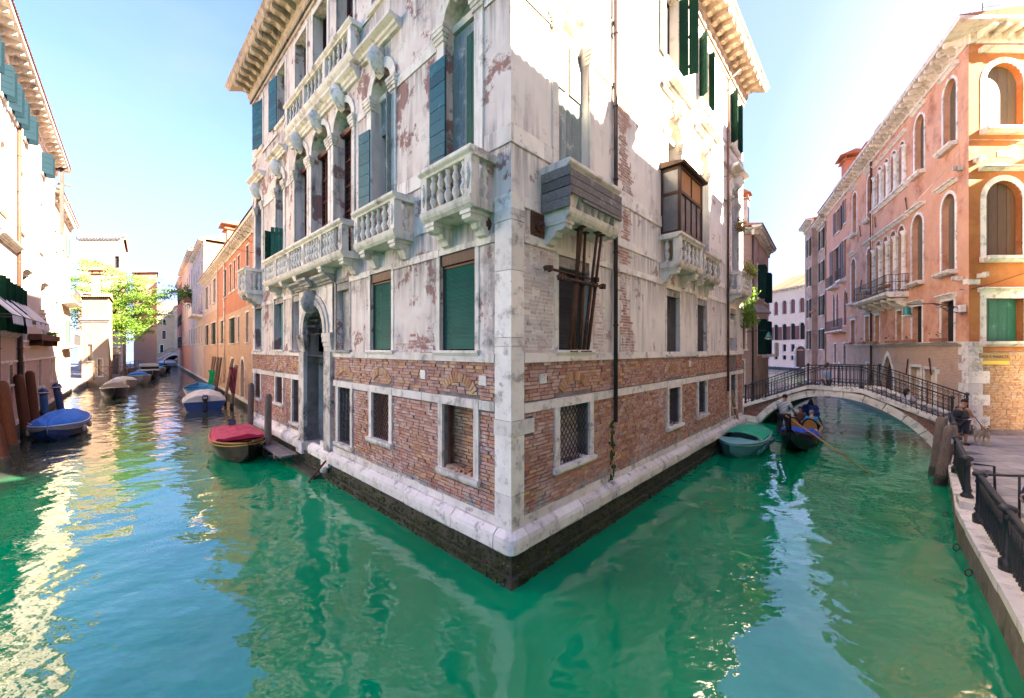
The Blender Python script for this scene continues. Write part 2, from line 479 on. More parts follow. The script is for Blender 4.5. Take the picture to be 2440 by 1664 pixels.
M['concrete'] = surf('grey concrete', (.32, .29, .26), (.22, .20, .18), 2, .9, 40, .4)
# ------------------------------------------------------------ architecture helpers
def arcpts(a0, a1, zs, z1, n=12, kind='round'):
    """points from (a0,zs) over the crown z1 to (a1,zs)"""
    c = (a0 + a1) / 2; r = (a1 - a0) / 2; h = z1 - zs; out = []
    for i in range(n + 1):
        t = math.pi * (1 - i / n)
        a = c + r * math.cos(t)
        if kind == 'pointed':
            u = abs(math.cos(t)); z = zs + h * (1 - u ** 1.35) ** .72
        else:
            z = zs + h * math.sin(t)
        out.append((a, z))
    return out
def opening(a0, a1, z0, z1, arch=None, rise=None):
    return dict(a0=a0, a1=a1, z0=z0, z1=z1, arch=arch, zs=z1 - (rise if rise is not None else (a1 - a0) / 2) if arch else z1)
def wall_mesh(mb, F, a0, a1, z0, z1, ops, depth=.3, o=0.0):
    As = sorted(set([a0, a1] + [x for q in ops for x in (q['a0'], q['a1']) if a0 < x < a1]))
    Zs = sorted(set([z0, z1] + [x for q in ops for x in (q['z0'], q['z1']) if z0 < x < z1]))
    for i in range(len(As) - 1):
        run = None
        for k in range(len(Zs) - 1):
            ca, cz = (As[i] + As[i + 1]) / 2, (Zs[k] + Zs[k + 1]) / 2
            hole = any(q['a0'] < ca < q['a1'] and q['z0'] < cz < q['z1'] for q in ops)
            if not hole:
                if run is None: run = Zs[k]
            if (hole or k == len(Zs) - 2) and run is not None:
                top = Zs[k] if hole else Zs[k + 1]
                mb.poly([F.P(As[i], o, run), F.P(As[i + 1], o, run), F.P(As[i + 1], o, top), F.P(As[i], o, top)]); run = None
    for q in ops:
        b0, b1, y0, y1, zs = q['a0'], q['a1'], max(q['z0'], z0), q['z1'], q['zs']
        if y1 <= z0 or q['z0'] >= z1: continue
        i = o - depth
        mb.poly([F.P(b0, o, y0), F.P(b0, i, y0), F.P(b0, i, zs), F.P(b0, o, zs)])
        mb.poly([F.P(b1, o, y0), F.P(b1, i, y0), F.P(b1, i, zs), F.P(b1, o, zs)])
        mb.poly([F.P(b0, o, y0), F.P(b1, o, y0), F.P(b1, i, y0), F.P(b0, i, y0)])
        if q['arch']:
            pts = arcpts(b0, b1, zs, y1, 12, q['arch'])
            for (pa, pz), (qa, qz) in zip(pts, pts[1:]):
                mb.poly([F.P(pa, o, pz), F.P(qa, o, qz), F.P(qa, o, y1), F.P(pa, o, y1)])
                mb.poly([F.P(pa, o, pz), F.P(qa, o, qz), F.P(qa, i, qz), F.P(pa, i, pz)])
        else:
            mb.poly([F.P(b0, o, y1), F.P(b1, o, y1), F.P(b1, i, y1), F.P(b0, i, y1)])
def frame_mesh(mb, F, q, w, proud, o=0.0, inset=.02, top=True):
    """stone surround of an opening"""
    a0, a1, z0, z1, zs = q['a0'], q['a1'], q['z0'], q['z1'], q['zs']
    i, p = o - inset, o + proud
    mb.box(F, a0 - w, a0, i, p, z0, zs); mb.box(F, a1, a1 + w, i, p, z0, zs)
    if q['arch']:
        n = 14
        ins = arcpts(a0, a1, zs, z1, n, q['arch']); outs = arcpts(a0 - w, a1 + w, zs, z1 + w, n, q['arch'])
        for k in range(n):
            (xa, xz), (ya, yz), (ua, uz), (va, vz) = ins[k], ins[k + 1], outs[k], outs[k + 1]
            mb.poly([F.P(xa, p, xz), F.P(ya, p, yz), F.P(va, p, vz), F.P(ua, p, uz)])
            mb.poly([F.P(xa, p, xz), F.P(ya, p, yz), F.P(ya, i, yz), F.P(xa, i, xz)])
            mb.poly([F.P(ua, p, uz), F.P(va, p, vz), F.P(va, i, vz), F.P(ua, i, uz)])
    elif top:
        mb.box(F, a0 - w, a1 + w, i, p + .004, z1, z1 + w)
def pane_mesh(mb, F, q, o):
    if q['arch']:
        pts = [(q['a0'], q['z0']), (q['a1'], q['z0'])] + list(reversed(arcpts(q['a0'], q['a1'], q['zs'], q['z1'], 12, q['arch'])))
        mb.poly([F.P(a, o, z) for a, z in pts])
    else:
        mb.poly([F.P(q['a0'], o, q['z0']), F.P(q['a1'], o, q['z0']), F.P(q['a1'], o, q['z1']), F.P(q['a0'], o, q['z1'])])
def sash_mesh(mb, F, q, o, nv=1, nh=3, w=.05):
    a0, a1, z0, z1 = q['a0'], q['a1'], q['z0'], q['zs'] if q['arch'] else q['z1']
    mb.box(F, a0, a0 + w, o, o + .05, z0, z1); mb.box(F, a1 - w, a1, o, o + .05, z0, z1)
    for k in range(nv):
        c = a0 + (a1 - a0) * (k + 1) / (nv + 1); mb.box(F, c - w / 2, c + w / 2, o, o + .055, z0, z1)
    for k in range(nh + 1):
        c = z0 + (z1 - z0) * k / nh; mb.box(F, a0, a1, o + .004, o + .05, c - w / 2, c + w / 2)
def cornice_prof(o, z, d, h):
    """moulded profile projecting d, height h, from the wall plane o, base z"""
    return [(o - .02, z), (o + d * .28, z), (o + d * .34, z + h * .22), (o + d * .5, z + h * .30), (o + d * .58, z + h * .52), (o + d * .86, z + h * .66), (o + d, z + h * .74), (o + d, z + h), (o - .02, z + h)]
def leaf(parent, F, a, o, ang, w, z0, z1, m, planks=0, name='shutter', vert=False, label=None, t=.035):
    """a shutter leaf hinged at (a,o); planks > 0 builds each board as an own piece"""
    G = F.sub(a, o, ang); s = 1 if w > 0 else -1; w = abs(w)
    fr = MB()
    if planks:
        bt = [z0 + (z1 - z0) * f for f in (.12, .5, .88)] if vert else [w * .1, w * .9]
        for b in bt:
            if vert: fr.box(G, .01 if s > 0 else -w + .01, w - .01 if s > 0 else -.01, -t - .03, -t, b - .05, b + .05)
            else: fr.box(G, s * b - .035, s * b + .035, -t - .03, -t, z0 + .02, z1 - .02)
    else:
        fr.box(G, min(0, s * w), max(0, s * w), -t, 0, z0, z1)
        n = max(3, int((z1 - z0) / .28))
        for k in range(n):
            z = z0 + (z1 - z0) * (k + .5) / n; h = (z1 - z0) / n * .42
            fr.box(G, min(s * .05, s * (w - .05)), max(s * .05, s * (w - .05)), 0, .012, z - h, z + h)
            fr.box(G, min(s * .05, s * (w - .05)), max(s * .05, s * (w - .05)), -t - .012, -t, z - h, z + h)
    sh = fr.build(name, m, parent, label=label)
    for k in range(planks):
        mb = MB()
        if vert:
            x0, x1 = s * w * k / planks, s * w * (k + 1) / planks
            mb.box(G, min(x0, x1) + .006, max(x0, x1) - .006, -t, random.uniform(0, .006), z0 + random.uniform(0, .01), z1 - random.uniform(0, .02))
        else:
            x0, x1 = z0 + (z1 - z0) * k / planks, z0 + (z1 - z0) * (k + 1) / planks
            mb.box(G, min(0, s * w), max(0, s * w), -t, random.uniform(0, .007), x0 + .006, x1 - .006)
        mb.build('plank', m, sh)
    return sh
def window(root, F, q, w=.14, proud=.03, depth=.24, frame=None, sill=.12, fill='glass', fillmat=None, sash=None, hood=0.0, nv=1, nh=3, label=None, sillw=.08):
    mb = MB(); frame_mesh(mb, F, q, w, proud)
    fm = frame or M['stone']
    wi = mb.build('window', fm, root, label=label)
    if sill:
        s = MB(); s.prism(F, [(-.02, q['z0'] - sill), (proud + sillw * .6, q['z0'] - sill), (proud + sillw, q['z0'] - sill * .5), (proud + sillw, q['z0']), (-.02, q['z0'] + .002)], q['a0'] - w - .04, q['a1'] + w + .04)
        s.build('sill', fm, wi)
    if hood:
        h = MB(); h.prism(F, cornice_prof(0, q['z1'] + w + .004 + (.16 if q['arch'] else 0), hood, .2), q['a0'] - w - .1, q['a1'] + w + .1)
        h.build('hood', fm, wi)
    if fill == 'glass':
        p = MB(); pane_mesh(p, F, q, -depth); p.build('pane', fillmat or M['glass'], wi)
        if sash:
            s = MB(); sash_mesh(s, F, q, -depth + .005, nv, nh); s.build('sash', sash, wi)
    elif fill == 'dark':
        p = MB(); pane_mesh(p, F, q, -depth); p.build('opening', fillmat or M['dark'], wi)
    elif fill == 'boards':
        p = MB(); pane_mesh(p, F, q, -depth - .04); p.build('opening', M['dark'], wi)
        n = 4; ww = (q['a1'] - q['a0']) / n
        for k in range(n):
            b = MB(); x0, x1 = q['a0'] + k * ww + .008, q['a0'] + (k + 1) * ww - .008
            if q['arch']:
                pts = [(x0, q['z0'])] + [(x1, q['z0'])]
                c = (q['a0'] + q['a1']) / 2; r = (q['a1'] - q['a0']) / 2; hh = q['z1'] - q['zs']
                f_ = lambda x: q['zs'] + hh * math.sqrt(max(0, 1 - ((x - c) / r) ** 2))
                pts += [(x1, f_(x1)), ((x0 + x1) / 2, f_((x0 + x1) / 2)), (x0, f_(x0))]
                b.plate(F, pts, -depth - .03, -depth + random.uniform(0, .01), back=False)
            else:
                b.box(F, x0, x1, -depth - .03, -depth + random.uniform(0, .01), q['z0'], q['z1'])
            b.build('plank', fillmat or M['green'], wi)
    return wi
BAL_PROF = [(.062, 0), (.062, .05), (.042, .07), (.05, .10), (.092, .19), (.088, .24), (.05, .31), (.045, .335), (.062, .345), (.06, .375), (.045, .385), (.052, .41), (.086, .48), (.07, .53), (.04, .60), (.052, .625), (.062, .64), (.062, .68)]
bal_mesh = MB().lathe((0, 0, 0), [(r * .92, z * .92) for r, z in BAL_PROF], 10).mesh('baluster', M['stone'])
bal_mesh_small = MB().lathe((0, 0, 0), [(r * .7, z * .78) for r, z in BAL_PROF], 8).mesh('baluster', M['stone'])
def balcony(root, F, a0, a1, dep, zb, zr, groups, brackets, m=None, bm=None, label=None, diamond=True, brk=True, pw=.2):
    """stone balcony: slab zb.., handrail top zr, groups = baluster counts between pedestals along the front"""
    m = m or M['stone']; bm = bm or bal_mesh
    s = MB()
    s.prism(F, [(0, zb), (dep - .09, zb), (dep - .03, zb + .06), (dep, zb + .12), (dep + .02, zb + .2), (0, zb + .2)], a0, a1, -.0, .0)
    root_b = s.build('balcony', m, root, label=label)
    zt = zr - .16
    r = MB()
    prof = [(-.02, 0), (.20, 0), (.22, .04), (.27, .075), (.29, .10), (.29, .16), (-.02, .16)]
    fr = [(dep - .24 + o, zt + z) for o, z in prof]
    r.prism(F, fr, a0 - .05, a1 + .05)
    for (x0, x1) in ((a0 - .05, a0 + .18), (a1 - .18, a1 + .05)):
        r.box(F, x0 + .002, x1 - .002, 0, dep - .26, zt + .001, zr - .002)
    r.build('rail', m, root_b)
    z0 = zb + .2
    n = len(groups); bw = bm.vertices[0].co.x
    span = (a1 - a0 - pw * (n + 1)) / n
    xs = [a0 + k * (span + pw) for k in range(n + 1)]
    for x in xs:
        p = MB(); p.box(F, x, x + pw, dep - .22, dep - .02, z0, zt)
        if diamond:
            c = x + pw / 2; cz = (z0 + zt) / 2; hw, hh = pw * .34, (zt - z0) * .33
            for e in (0, 1):
                pts = [(c, cz - hh * (1 - .35 * e)), (c + hw * (1 - .35 * e), cz), (c, cz + hh * (1 - .35 * e)), (c - hw * (1 - .35 * e), cz)]
                p.plate(F, pts, dep - .03, dep - .02 + .018 * (1 + e), back=False)
        p.build('pedestal', m, root_b)
    hgt = zt - z0
    mh = max(v.co.z for v in bm.vertices)
    for k, cnt in enumerate(groups):
        x0 = xs[k] + pw; st = span / cnt
        for j in range(cnt):
            inst('baluster', bm, root_b, F.P(x0 + st * (j + .5), dep - .12, z0), F.rot(), (1, 1, hgt / mh))
    nside = max(1, int((dep - .25) / .2))
    for x in (a0 + .1, a1 - .1):
        for j in range(nside):
            inst('baluster', bm, root_b, F.P(x, (dep - .25) * (j + .5) / nside, z0), F.rot(), (1, 1, hgt / mh))
    for (x, w) in brackets:
        bb = MB()
        pts = [(0, zb - .002), (dep - .12, zb - .002), (dep - .12, zb - .16), (dep - .2, zb - .2), (dep - .34, zb - .2), (dep - .38, zb - .29), (dep * .28, zb - .33), (dep * .2, zb - .42), (.02, zb - .45), (0, zb - .45)]
        bb.prism(F, pts, x - w / 2, x + w / 2)
        bb.box(F, x - w / 2 - .03, x + w / 2 + .03, .001, dep - .09, zb - .075, zb - .003)
        bb.build('bracket', m, root_b)
    return root_b
def mascaron(parent, F, a, o, z, h, m, beard=False):
    """carved head on a keystone"""
    mb = MB(); c = Vector(F.P(a, o, z)); n = Vector((F.n[0], F.n[1], 0)); d = Vector((F.d[0], F.d[1], 0)); up = Vector((0, 0, 1))
    nu, nv = 14, 11; b = len(mb.v)
    def dis(u, v):
        x, y, w = math.sin(v) * math.cos(u), math.sin(v) * math.sin(u), math.cos(v)   # x out, y along, w up
        r = 1.0
        if x > 0:
            r += .32 * math.exp(-((y / .16) ** 2 + ((w + .05) / .22) ** 2))            # nose
            r += .10 * math.exp(-((y / .5) ** 2 + ((w - .32) / .12) ** 2))             # brow
            for e in (-1, 1): r -= .14 * math.exp(-(((y - e * .32) / .14) ** 2 + ((w - .14) / .11) ** 2))
            r -= .10 * math.exp(-((y / .24) ** 2 + ((w + .36) / .06) ** 2))            # mouth
            r += .10 * math.exp(-((y / .3) ** 2 + ((w + .62) / .16) ** 2))             # chin
        if w > .45 or x < .1: r += .16 * (1 + .9 * math.sin(7 * u) * math.sin(6 * v))    # hair
        if beard and w < -.35: r += .22 + .06 * math.sin(8 * u)
        return Vector((x * .85 * r, y * .60 * r * (1 - .25 * max(0, -w)), w * (1.22 + (.35 if beard and w < 0 else 0)) * (1 + (r - 1) * .3)))
    for i in range(1, nv):
        for k in range(nu):
            q = dis(2 * math.pi * k / nu, math.pi * i / nv)
            p = c + n * q.x * h * .5 + d * q.y * h * .5 + up * q.z * h * .5
            mb.v.append(tuple(p))
    for i in range(nv - 2):
        for k in range(nu):
            k2 = (k + 1) % nu
            mb.f.append((b + i * nu + k, b + (i + 1) * nu + k, b + (i + 1) * nu + k2, b + i * nu + k2)); mb.smooth.append(True)
    mb.f.append(tuple(b + k for k in range(nu))); mb.smooth.append(True)
    mb.f.append(tuple(b + (nv - 2) * nu + k for k in range(nu))); mb.smooth.append(True)
    mb.prism(F, [(0, z - h * .7), (o + .02, z - h * .55), (o - .02, z + h * .6), (0, z + h * .6)], a - h * .22, a + h * .22)
    return mb.build('carved_head', m, parent)
def brick_boxes(F, a0, a1, z0, z1, excl, course=.077, L=.255, gap=.017, o0=-.03, o1=.006, jit=.012, ragged=0.0, keep=None):
    out = []; r = 0; z = z0
    while z < z1 - .03:
        x = a0 - random.uniform(0, L)
        zt = min(z + course - gap, z1)
        while x < a1 - .02:
            l = random.choice((L, L, L * .92, L * .5, L * 1.05))
            b0, b1 = max(x, a0), min(x + l - gap, a1)
            x += l
            if b1 - b0 < .05: continue
            zz0 = z + random.uniform(-.004, .004); zz1 = zt + random.uniform(-.004, .004)
            segs = [(b0, b1)]
            for (e0, e1, f0, f1) in excl:
                if zz1 > f0 and zz0 < f1:
                    ns = []
                    for s0, s1 in segs:
                        if s1 <= e0 or s0 >= e1: ns.append((s0, s1)); continue
                        if s0 < e0 - .05: ns.append((s0, e0))
                        if s1 > e1 + .05: ns.append((e1, s1))
                    segs = ns
            for s0, s1 in segs:
                if keep and not keep((s0 + s1) / 2, (zz0 + zz1) / 2): continue
                out.append((s0, s1, zz0, zz1, o1 + (random.uniform(-jit, jit) if random.random() > .1 else -jit * 1.7)))
        z += course; r += 1
    return out
def lay_bricks(root, fields, m, near=300, partname='brick', stuffname='brickwork'):
    """fields: [(F, boxes)]; the bricks nearest the camera are pieces of their own, the others one joined part"""
    cam_p = Vector((0, 0, CAM_H)); al = []
    for F, boxes in fields:
        for b in boxes:
            c = Vector(F.P((b[0] + b[1]) / 2, 0, (b[2] + b[3]) / 2)); al.append(((c - cam_p).length, F, b))
    al.sort(key=lambda t: t[0])
    variants = []
    for k in range(8):
        v = MB(); v.box(ID, -.5, .5, -1, 0, -.5, .5, 'bcdef', 0)
        rr = random.Random(k)
        v.v = [(x + rr.uniform(-.022, .022), y + (rr.uniform(-.14, .06) if y == 0 else 0), z + rr.uniform(-.07, .07)) for x, y, z in v.v]
        variants.append(v.mesh('brick', m))
    for _, F, b in al[:near]:
        mats = inst(partname, random.choice(variants), root, F.P((b[0] + b[1]) / 2, b[4], (b[2] + b[3]) / 2), 0, None)
        flip = F.d[0] * F.n[1] - F.d[1] * F.n[0]
        mats.rotation_euler = (0, 0, math.atan2(F.d[1], F.d[0]) if flip > 0 else math.atan2(-F.d[1], -F.d[0]))
        mats.scale = (b[1] - b[0], .035, b[3] - b[2])
    mb = MB()
    for _, F, b in al[near:]:
        j = .005
        mb.box(F, b[0], b[1], b[4] - .03, b[4], b[2], b[3], 'bcdef', j)
    if mb.v: mb.build(stuffname, m, root, kind='stuff')
def tile_roof(root, F, a0, a1, o_eave, o_ridge, ze, zr, m=None, name='roof', hip0=0, hip1=0):
    """pitched roof with rounded tile courses running down the slope"""
    mb = MB(); n = max(4, int((a1 - a0) / .22)); st = (a1 - a0) / n
    for k in range(n):
        x0 = a0 + k * st
        pr = [(x0, 0), (x0 + st * .25, .05), (x0 + st * .5, .065), (x0 + st * .75, .05), (x0 + st, 0)]
        for (p, h), (q, g) in zip(pr, pr[1:]):
            mb.poly([F.P(p, o_eave, ze + h), F.P(q, o_eave, ze + g), F.P(q, o_ridge, zr + g), F.P(p, o_ridge, zr + h)], True)
    mb.poly([F.P(a0, o_eave, ze), F.P(a0, o_ridge, zr), F.P(a0, 2 * o_ridge - o_eave, ze)])
    mb.poly([F.P(a1, o_eave, ze), F.P(a1, o_ridge, zr), F.P(a1, 2 * o_ridge - o_eave, ze)])
    mb.poly([F.P(a0, o_ridge, zr), F.P(a1, o_ridge, zr), F.P(a1, 2 * o_ridge - o_eave, ze), F.P(a0, 2 * o_ridge - o_eave, ze)])
    return mb.build(name, m or M['tile'], root)
def chimney(parent, F, a, o, z0, z1, w, m, cap=True, label=None, name='chimney'):
    mb = MB(); mb.box(F, a - w / 2, a + w / 2, o - w / 2, o + w / 2, z0, z1)
    ch = mb.build(name, m, parent, label=label)
    c = MB()
    c.box(F, a - w * .66, a + w * .66, o - w * .66, o + w * .66, z1 + .001, z1 + .1)
    if cap:
        for da, do in ((-.45, -.45), (.45, -.45), (.45, .45), (-.45, .45)):
            c.box(F, a + da * w - .06, a + da * w + .06, o + do * w - .06, o + do * w + .06, z1 + .1, z1 + .42)
        pts = [(o - w * .85, z1 + .42), (o + w * .85, z1 + .42), (o, z1 + .78)]
        c.prism(F, pts, a - w * .85, a + w * .85)
    c.build('chimney_cap', M['terracotta'], ch)
    return ch
def modillions(parent, F, a0, a1, o0, o1, z0, z1, pitch, w, m, name='modillion'):
    pr = MB(); h = z1 - z0; d = o1 - o0
    prof = [(0, 0), (d * .25, 0), (d * .45, h * .35), (d * .8, h * .3), (d, h * .5), (d, h), (0, h)]
    flip = F.d[0] * F.n[1] - F.d[1] * F.n[0]
    pr.prism(Fr((0, 0), (1, 0), (0, 1)), prof, -w / 2, w / 2)
    me = pr.mesh(name, m)
    n = max(1, int(round((a1 - a0) / pitch)))
    for k in range(n):
        a = a0 + (a1 - a0) * (k + .5) / n
        o = inst(name, me, parent, F.P(a, o0, z0))
        o.rotation_euler = (0, 0, math.atan2(F.d[1], F.d[0]) if flip > 0 else math.atan2(-F.d[1], -F.d[0]))
def drainpipe(parent, F, a, o, z0, z1, r, m, hook=None):
    mb = MB(); pts = [F.P(a, o, z0), F.P(a, o, z1)]
    if hook: pts += [F.P(a, o + .05, z1 + .15), F.P(a + hook[0], hook[1], z1 + hook[2])]
    mb.path(pts, r, 8)
    z = z0 + .6
    while z < z1:
        mb.tube(F.P(a, o, z), F.P(a, o, z + .05), r * 1.3, n=8); z += 1.9
    return mb.build('drainpipe', m, parent)

# ------------------------------------------------------------ the palace on the corner
LF = Fr((-.016, 7.21), (-965, 911), (-.6865, -.7272))
RF = Fr((-.016, 7.21), (860, 911), (.7272, -.6865))
LEN_L, LEN_R = 18.65, 17.66
palace = thing('palace', 'tall weathered white palace with stone balconies and brick base on the corner between two canals', 'palace', LF.P(0, 0, 0))

opsL = []
def OL(*a, **k):
    q = opening(*a, **k); opsL.append(q); return q
gL = [OL(1.04, 2.11, 1.72, 3.17), OL(4.5, 5.48, 1.88, 3.17), OL(6.88, 7.79, 1.36, 3.17),
      OL(11.52, 12.3, 1.44, 3.17), OL(13.6, 14.55, 2.02, 3.2), OL(17.06, 18.12, 1.95, 3.25)]
doorL = OL(8.84, 10.8, .86, 5.98, arch='round', rise=.98)
mL = [OL(1.02, 2.24, 4.37, 6.52), OL(4.41, 5.6, 4.37, 6.54), OL(7.0, 8.02, 4.37, 6.56), OL(11.5, 12.35, 4.37, 6.56), OL(13.52, 14.85, 4.37, 6.66), OL(16.83, 18.15, 4.37, 6.68)]
pL = [OL(1.02, 2.06, 7.36, 12.2, arch='round'), OL(4.41, 5.5, 7.36, 12.15, arch='round'), OL(6.78, 8.18, 7.36, 12.3, arch='round'), OL(8.62, 10.2, 7.36, 12.35, arch='round'),
      OL(10.64, 12.04, 7.36, 12.3, arch='round'), OL(13.5, 14.55, 7.36, 12.15, arch='round'), OL(16.85, 17.95, 7.36, 12.15, arch='round')]
tL = [OL(1.05, 2.2, 14.1, 16.7), OL(4.4, 5.5, 14.1, 16.7), OL(6.7, 7.95, 13.2, 16.7), OL(8.75, 10.05, 13.2, 16.7), OL(10.75, 12.0, 13.2, 16.7), OL(13.3, 14.35, 14.3, 16.7), OL(16.7, 17.75, 14.3, 16.7)]
opsR = []
def OR(*a, **k):
    q = opening(*a, **k); opsR.append(q); return q
gR = [OR(1.5, 2.7, 1.85, 3.14), OR(7.6, 8.6, 1.8, 3.08), OR(10.58, 11.5, 1.8, 3.13)]
gdR = OR(15.15, 16.2, .86, 3.16)
mR = [OR(1.48, 2.7, 4.38, 6.45), OR(7.46, 8.62, 4.22, 6.42), OR(10.48, 11.67, 4.2, 6.38), OR(15.15, 16.3, 4.2, 6.35)]
pR = [OR(1.45, 2.7, 7.3, 12.2, arch='round'), OR(7.49, 8.75, 7.3, 12.3, arch='round'), OR(10.63, 11.85, 7.3, 12.3, arch='round'), OR(15.35, 16.55, 7.3, 12.3, arch='round')]
tR = [OR(1.5, 2.6, 14.1, 16.6), OR(7.35, 8.5, 13.9, 16.6), OR(10.75, 11.85, 14.2, 16.6), OR(15.3, 16.5, 14.2, 16.6)]

TOPZ = 17.35
wm = MB(); wall_mesh(wm, LF, 0, LEN_L, 4.14, TOPZ, opsL, .42)
wm.build('wall', M['plaster_rosy'], palace)
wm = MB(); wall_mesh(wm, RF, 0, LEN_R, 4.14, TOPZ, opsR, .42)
wm.build('wall', M['plaster_white'], palace)
wm = MB(); wall_mesh(wm, LF, 0, LEN_L, .5, 4.14, opsL, .42, -.03); wm.build('brick_backing', M['mortar'], palace)
wm = MB(); wall_mesh(wm, RF, 0, LEN_R, .5, 4.14, opsR, .42, -.03); wm.build('brick_backing', M['mortar'], palace)
wm = MB()
wm.poly([LF.P(LEN_L, 0, -1), LF.P(LEN_L, -LEN_R, -1), LF.P(LEN_L, -LEN_R, TOPZ), LF.P(LEN_L, 0, TOPZ)])
wm.poly([RF.P(LEN_R, 0, -1), RF.P(LEN_R, -LEN_L, -1), RF.P(LEN_R, -LEN_L, TOPZ), RF.P(LEN_R, 0, TOPZ)])
wm.build('rear_wall', M['plaster_white'], palace)
inner = MB()
for z in (4.2, 7.2, 13.0): inner.box(LF, .5, LEN_L - .5, -LEN_R + .5, -.5, z, z + .1, 'ab')
inner.build('floor_slab', M['dark'], palace)

# mossy foot in the water, with a ledge
ft = MB()
for F, ln in ((LF, LEN_L), (RF, LEN_R)):
    ft.prism(F, [(-.3, -1.5), (.20, -1.5), (.19, .17), (.10, .20), (.085, .56), (-.3, .56)], 0, ln, 1, 0)
ft.build('mossy_foot', M['algae'], palace)
mo = MB()
for F, ln in ((LF, LEN_L), (RF, LEN_R)):
    for k in range(1700):
        a = ln * random.random() ** 1.6; z = random.choice((random.uniform(.12, .22), random.gauss(.18, .05), random.uniform(.0, .5)))
        o = .195 if z < .17 else .105 if z < .2 else .10 - (z - .2) * .04
        s = random.uniform(.012, .04); p = F.P(a, o, z)
        G = F.sub(a, o, random.uniform(-.5, .5)); mo.box(G, -s, s, -.01, random.uniform(.006, .022), z - s * .7, z + s * .6, 'bcdef', .012)
mo.build('moss_tuft', surf('green moss tufts', (.026, .036, .008), (.06, .068, .018), 9, .9, 60, .4, spot=(.30, .27, .2), splo=.62, sphi=.66, spscale=9), palace, kind='stuff')
# plinth stones
for F, ln, skip in ((LF, LEN_L, (8.2, 11.36)), (RF, LEN_R, (99, 99))):
    x = .30
    while x < ln - .2:
        l = min(random.choice((.75, .95, 1.3, 1.6, 1.9)), ln - x)
        if skip[0] < x < skip[1]: x = skip[1]; continue
        if x < skip[0] < x + l: l = skip[0] - x
        j = random.uniform(-.008, .008)
        prof = [(-.03, .562), (.15 + j, .562), (.185 + j, .60), (.19 + j, .78), (.17 + j, .86), (.06 + j, .955), (-.03, .955)]
        q_ = MB().prism(F, prof, x + .006 + random.uniform(0, .008), x + l - .006); q_.v = [(vx + random.uniform(-.009, .009), vy + random.uniform(-.009, .009), vz + random.uniform(-.010, .010)) for vx, vy, vz in q_.v]; q_.build('plinth_stone', M['stone_clean'], palace)
        x += l
    x = .42 if F is LF else .34
    while x < ln - .2:
        l = min(random.choice((.5, .7, 1.0, 1.2)), ln - x)
        if skip[0] < x < skip[1]: x = skip[1]; continue
        if x < skip[0] < x + l: l = skip[0] - x
        MB().box(F, x + .005, x + l - .005, -.06, .012 + random.uniform(-.006, .01), .957, 1.13 + random.uniform(-.015, .02), 'bcdef').build('course_stone', M['stone_clean'], palace)
        x += l
# rounded corner plinth stone
pts = []
cs = MB()
b0 = len(cs.v)
prof = [(.15, .562), (.185, .60), (.19, .78), (.17, .86), (.05, .955), (-.02, .957)]
rows = []
for o, z in prof:
    row = [LF.P(.298, o, z)]
    for k in range(7):
        t = k / 6 * math.pi / 2; rr = .16
        cx0 = -o + rr
        # arc round the corner, in the LF frame (a<0 outside the right facade)
        a = cx0 - rr * math.sin(t); oo = o - rr + rr * math.cos(t)
        row.append(LF.P(a, oo, z))
    row.append(RF.P(.298, o, z)); rows.append(row)
for r0, r1 in zip(rows, rows[1:]):
    for k in range(len(r0) - 1): cs.poly([r0[k], r0[k + 1], r1[k + 1], r1[k]], True)
cs.build('plinth_stone', M['stone_clean'], palace)
# corner pier of big stone blocks
zb = [.957, 1.62, 2.74, 3.03, 4.45, 4.62, 5.9, 6.85, 7.06, 7.36]
for i, (z0, z1) in enumerate(zip(zb, zb[1:])):
    wl_, wr_ = .41, .33; e = .035
    if i == 2: wr_, e, wl_ = .62, .05, .42
    if i in (4, 7): e = .042
    q = MB(); q.box(LF, -e, wl_, -wr_, e, z0 + .005, z1 - .005, j=.004)
    q.build('corner_stone', M['stone_clean'], palace)

# stone bands, cut into single stones
def band(F, ln, z0, z1, o, skips, m, prof=None, name='band_stone', start=.42, lmin=.9, lmax=1.9):
    x = start
    while x < ln - .05:
        l = min(random.uniform(lmin, lmax), ln - x)
        hit = [s for s in skips if s[0] < x + l and s[1] > x]
        if hit:
            s = min(hit, key=lambda t: t[0])
            if s[0] <= x + .05: x = s[1]; continue
            l = s[0] - x
        MB().box(F, x + .003, x + l - .003, -.04, o + random.uniform(-.004, .004), z0, z1, 'bcdef').build(name, m, palace)
        x += l
gskL = [(q['a0'] - .16, q['a1'] + .16) for q in gL] + [(8.2, 11.42)]
band(LF, LEN_L, 3.17, 3.36, .035, [(8.2, 11.42)], M['stone'], name='lintel_stone')
band(RF, LEN_R, 3.14, 3.33, .035, [(15.0, 16.4)], M['stone_clean'], start=.34, name='lintel_stone')
band(LF, LEN_L, 4.13, 4.31, .05, [(8.2, 11.42)], M['stone'], name='sill_stone')
band(RF, LEN_R, 4.13, 4.31, .05, [], M['stone_clean'], start=.34, name='sill_stone')
msL = [(q['a0'] - .02, q['a1'] + .02) for q in mL] + [(8.1, 11.5)]
msR = [(q['a0'] - .02, q['a1'] + .02) for q in mR]
band(LF, LEN_L, 6.50, 6.67, .035, msL, M['stone'])
band(RF, LEN_R, 6.48, 6.65, .035, msR, M['stone_clean'], start=.34)
psL = [(.4, 2.3), (3.2, 5.6), (6.1, 14.3), (16.6, 18.1)]
band(LF, LEN_L, 7.17, 7.37, .03, psL, M['stone'])
band(RF, LEN_R, 7.17, 7.37, .03, [(.8, 3.0), (6.6, 9.3), (9.6, 12.2), (15, 17)], M['stone_clean'], start=.34)
wsL = [(q['a0'] - .3, q['a1'] + .3) for q in pL] + [(6.4, 12.4)]
wsR = [(q['a0'] - .2, q['a1'] + .2) for q in pR]
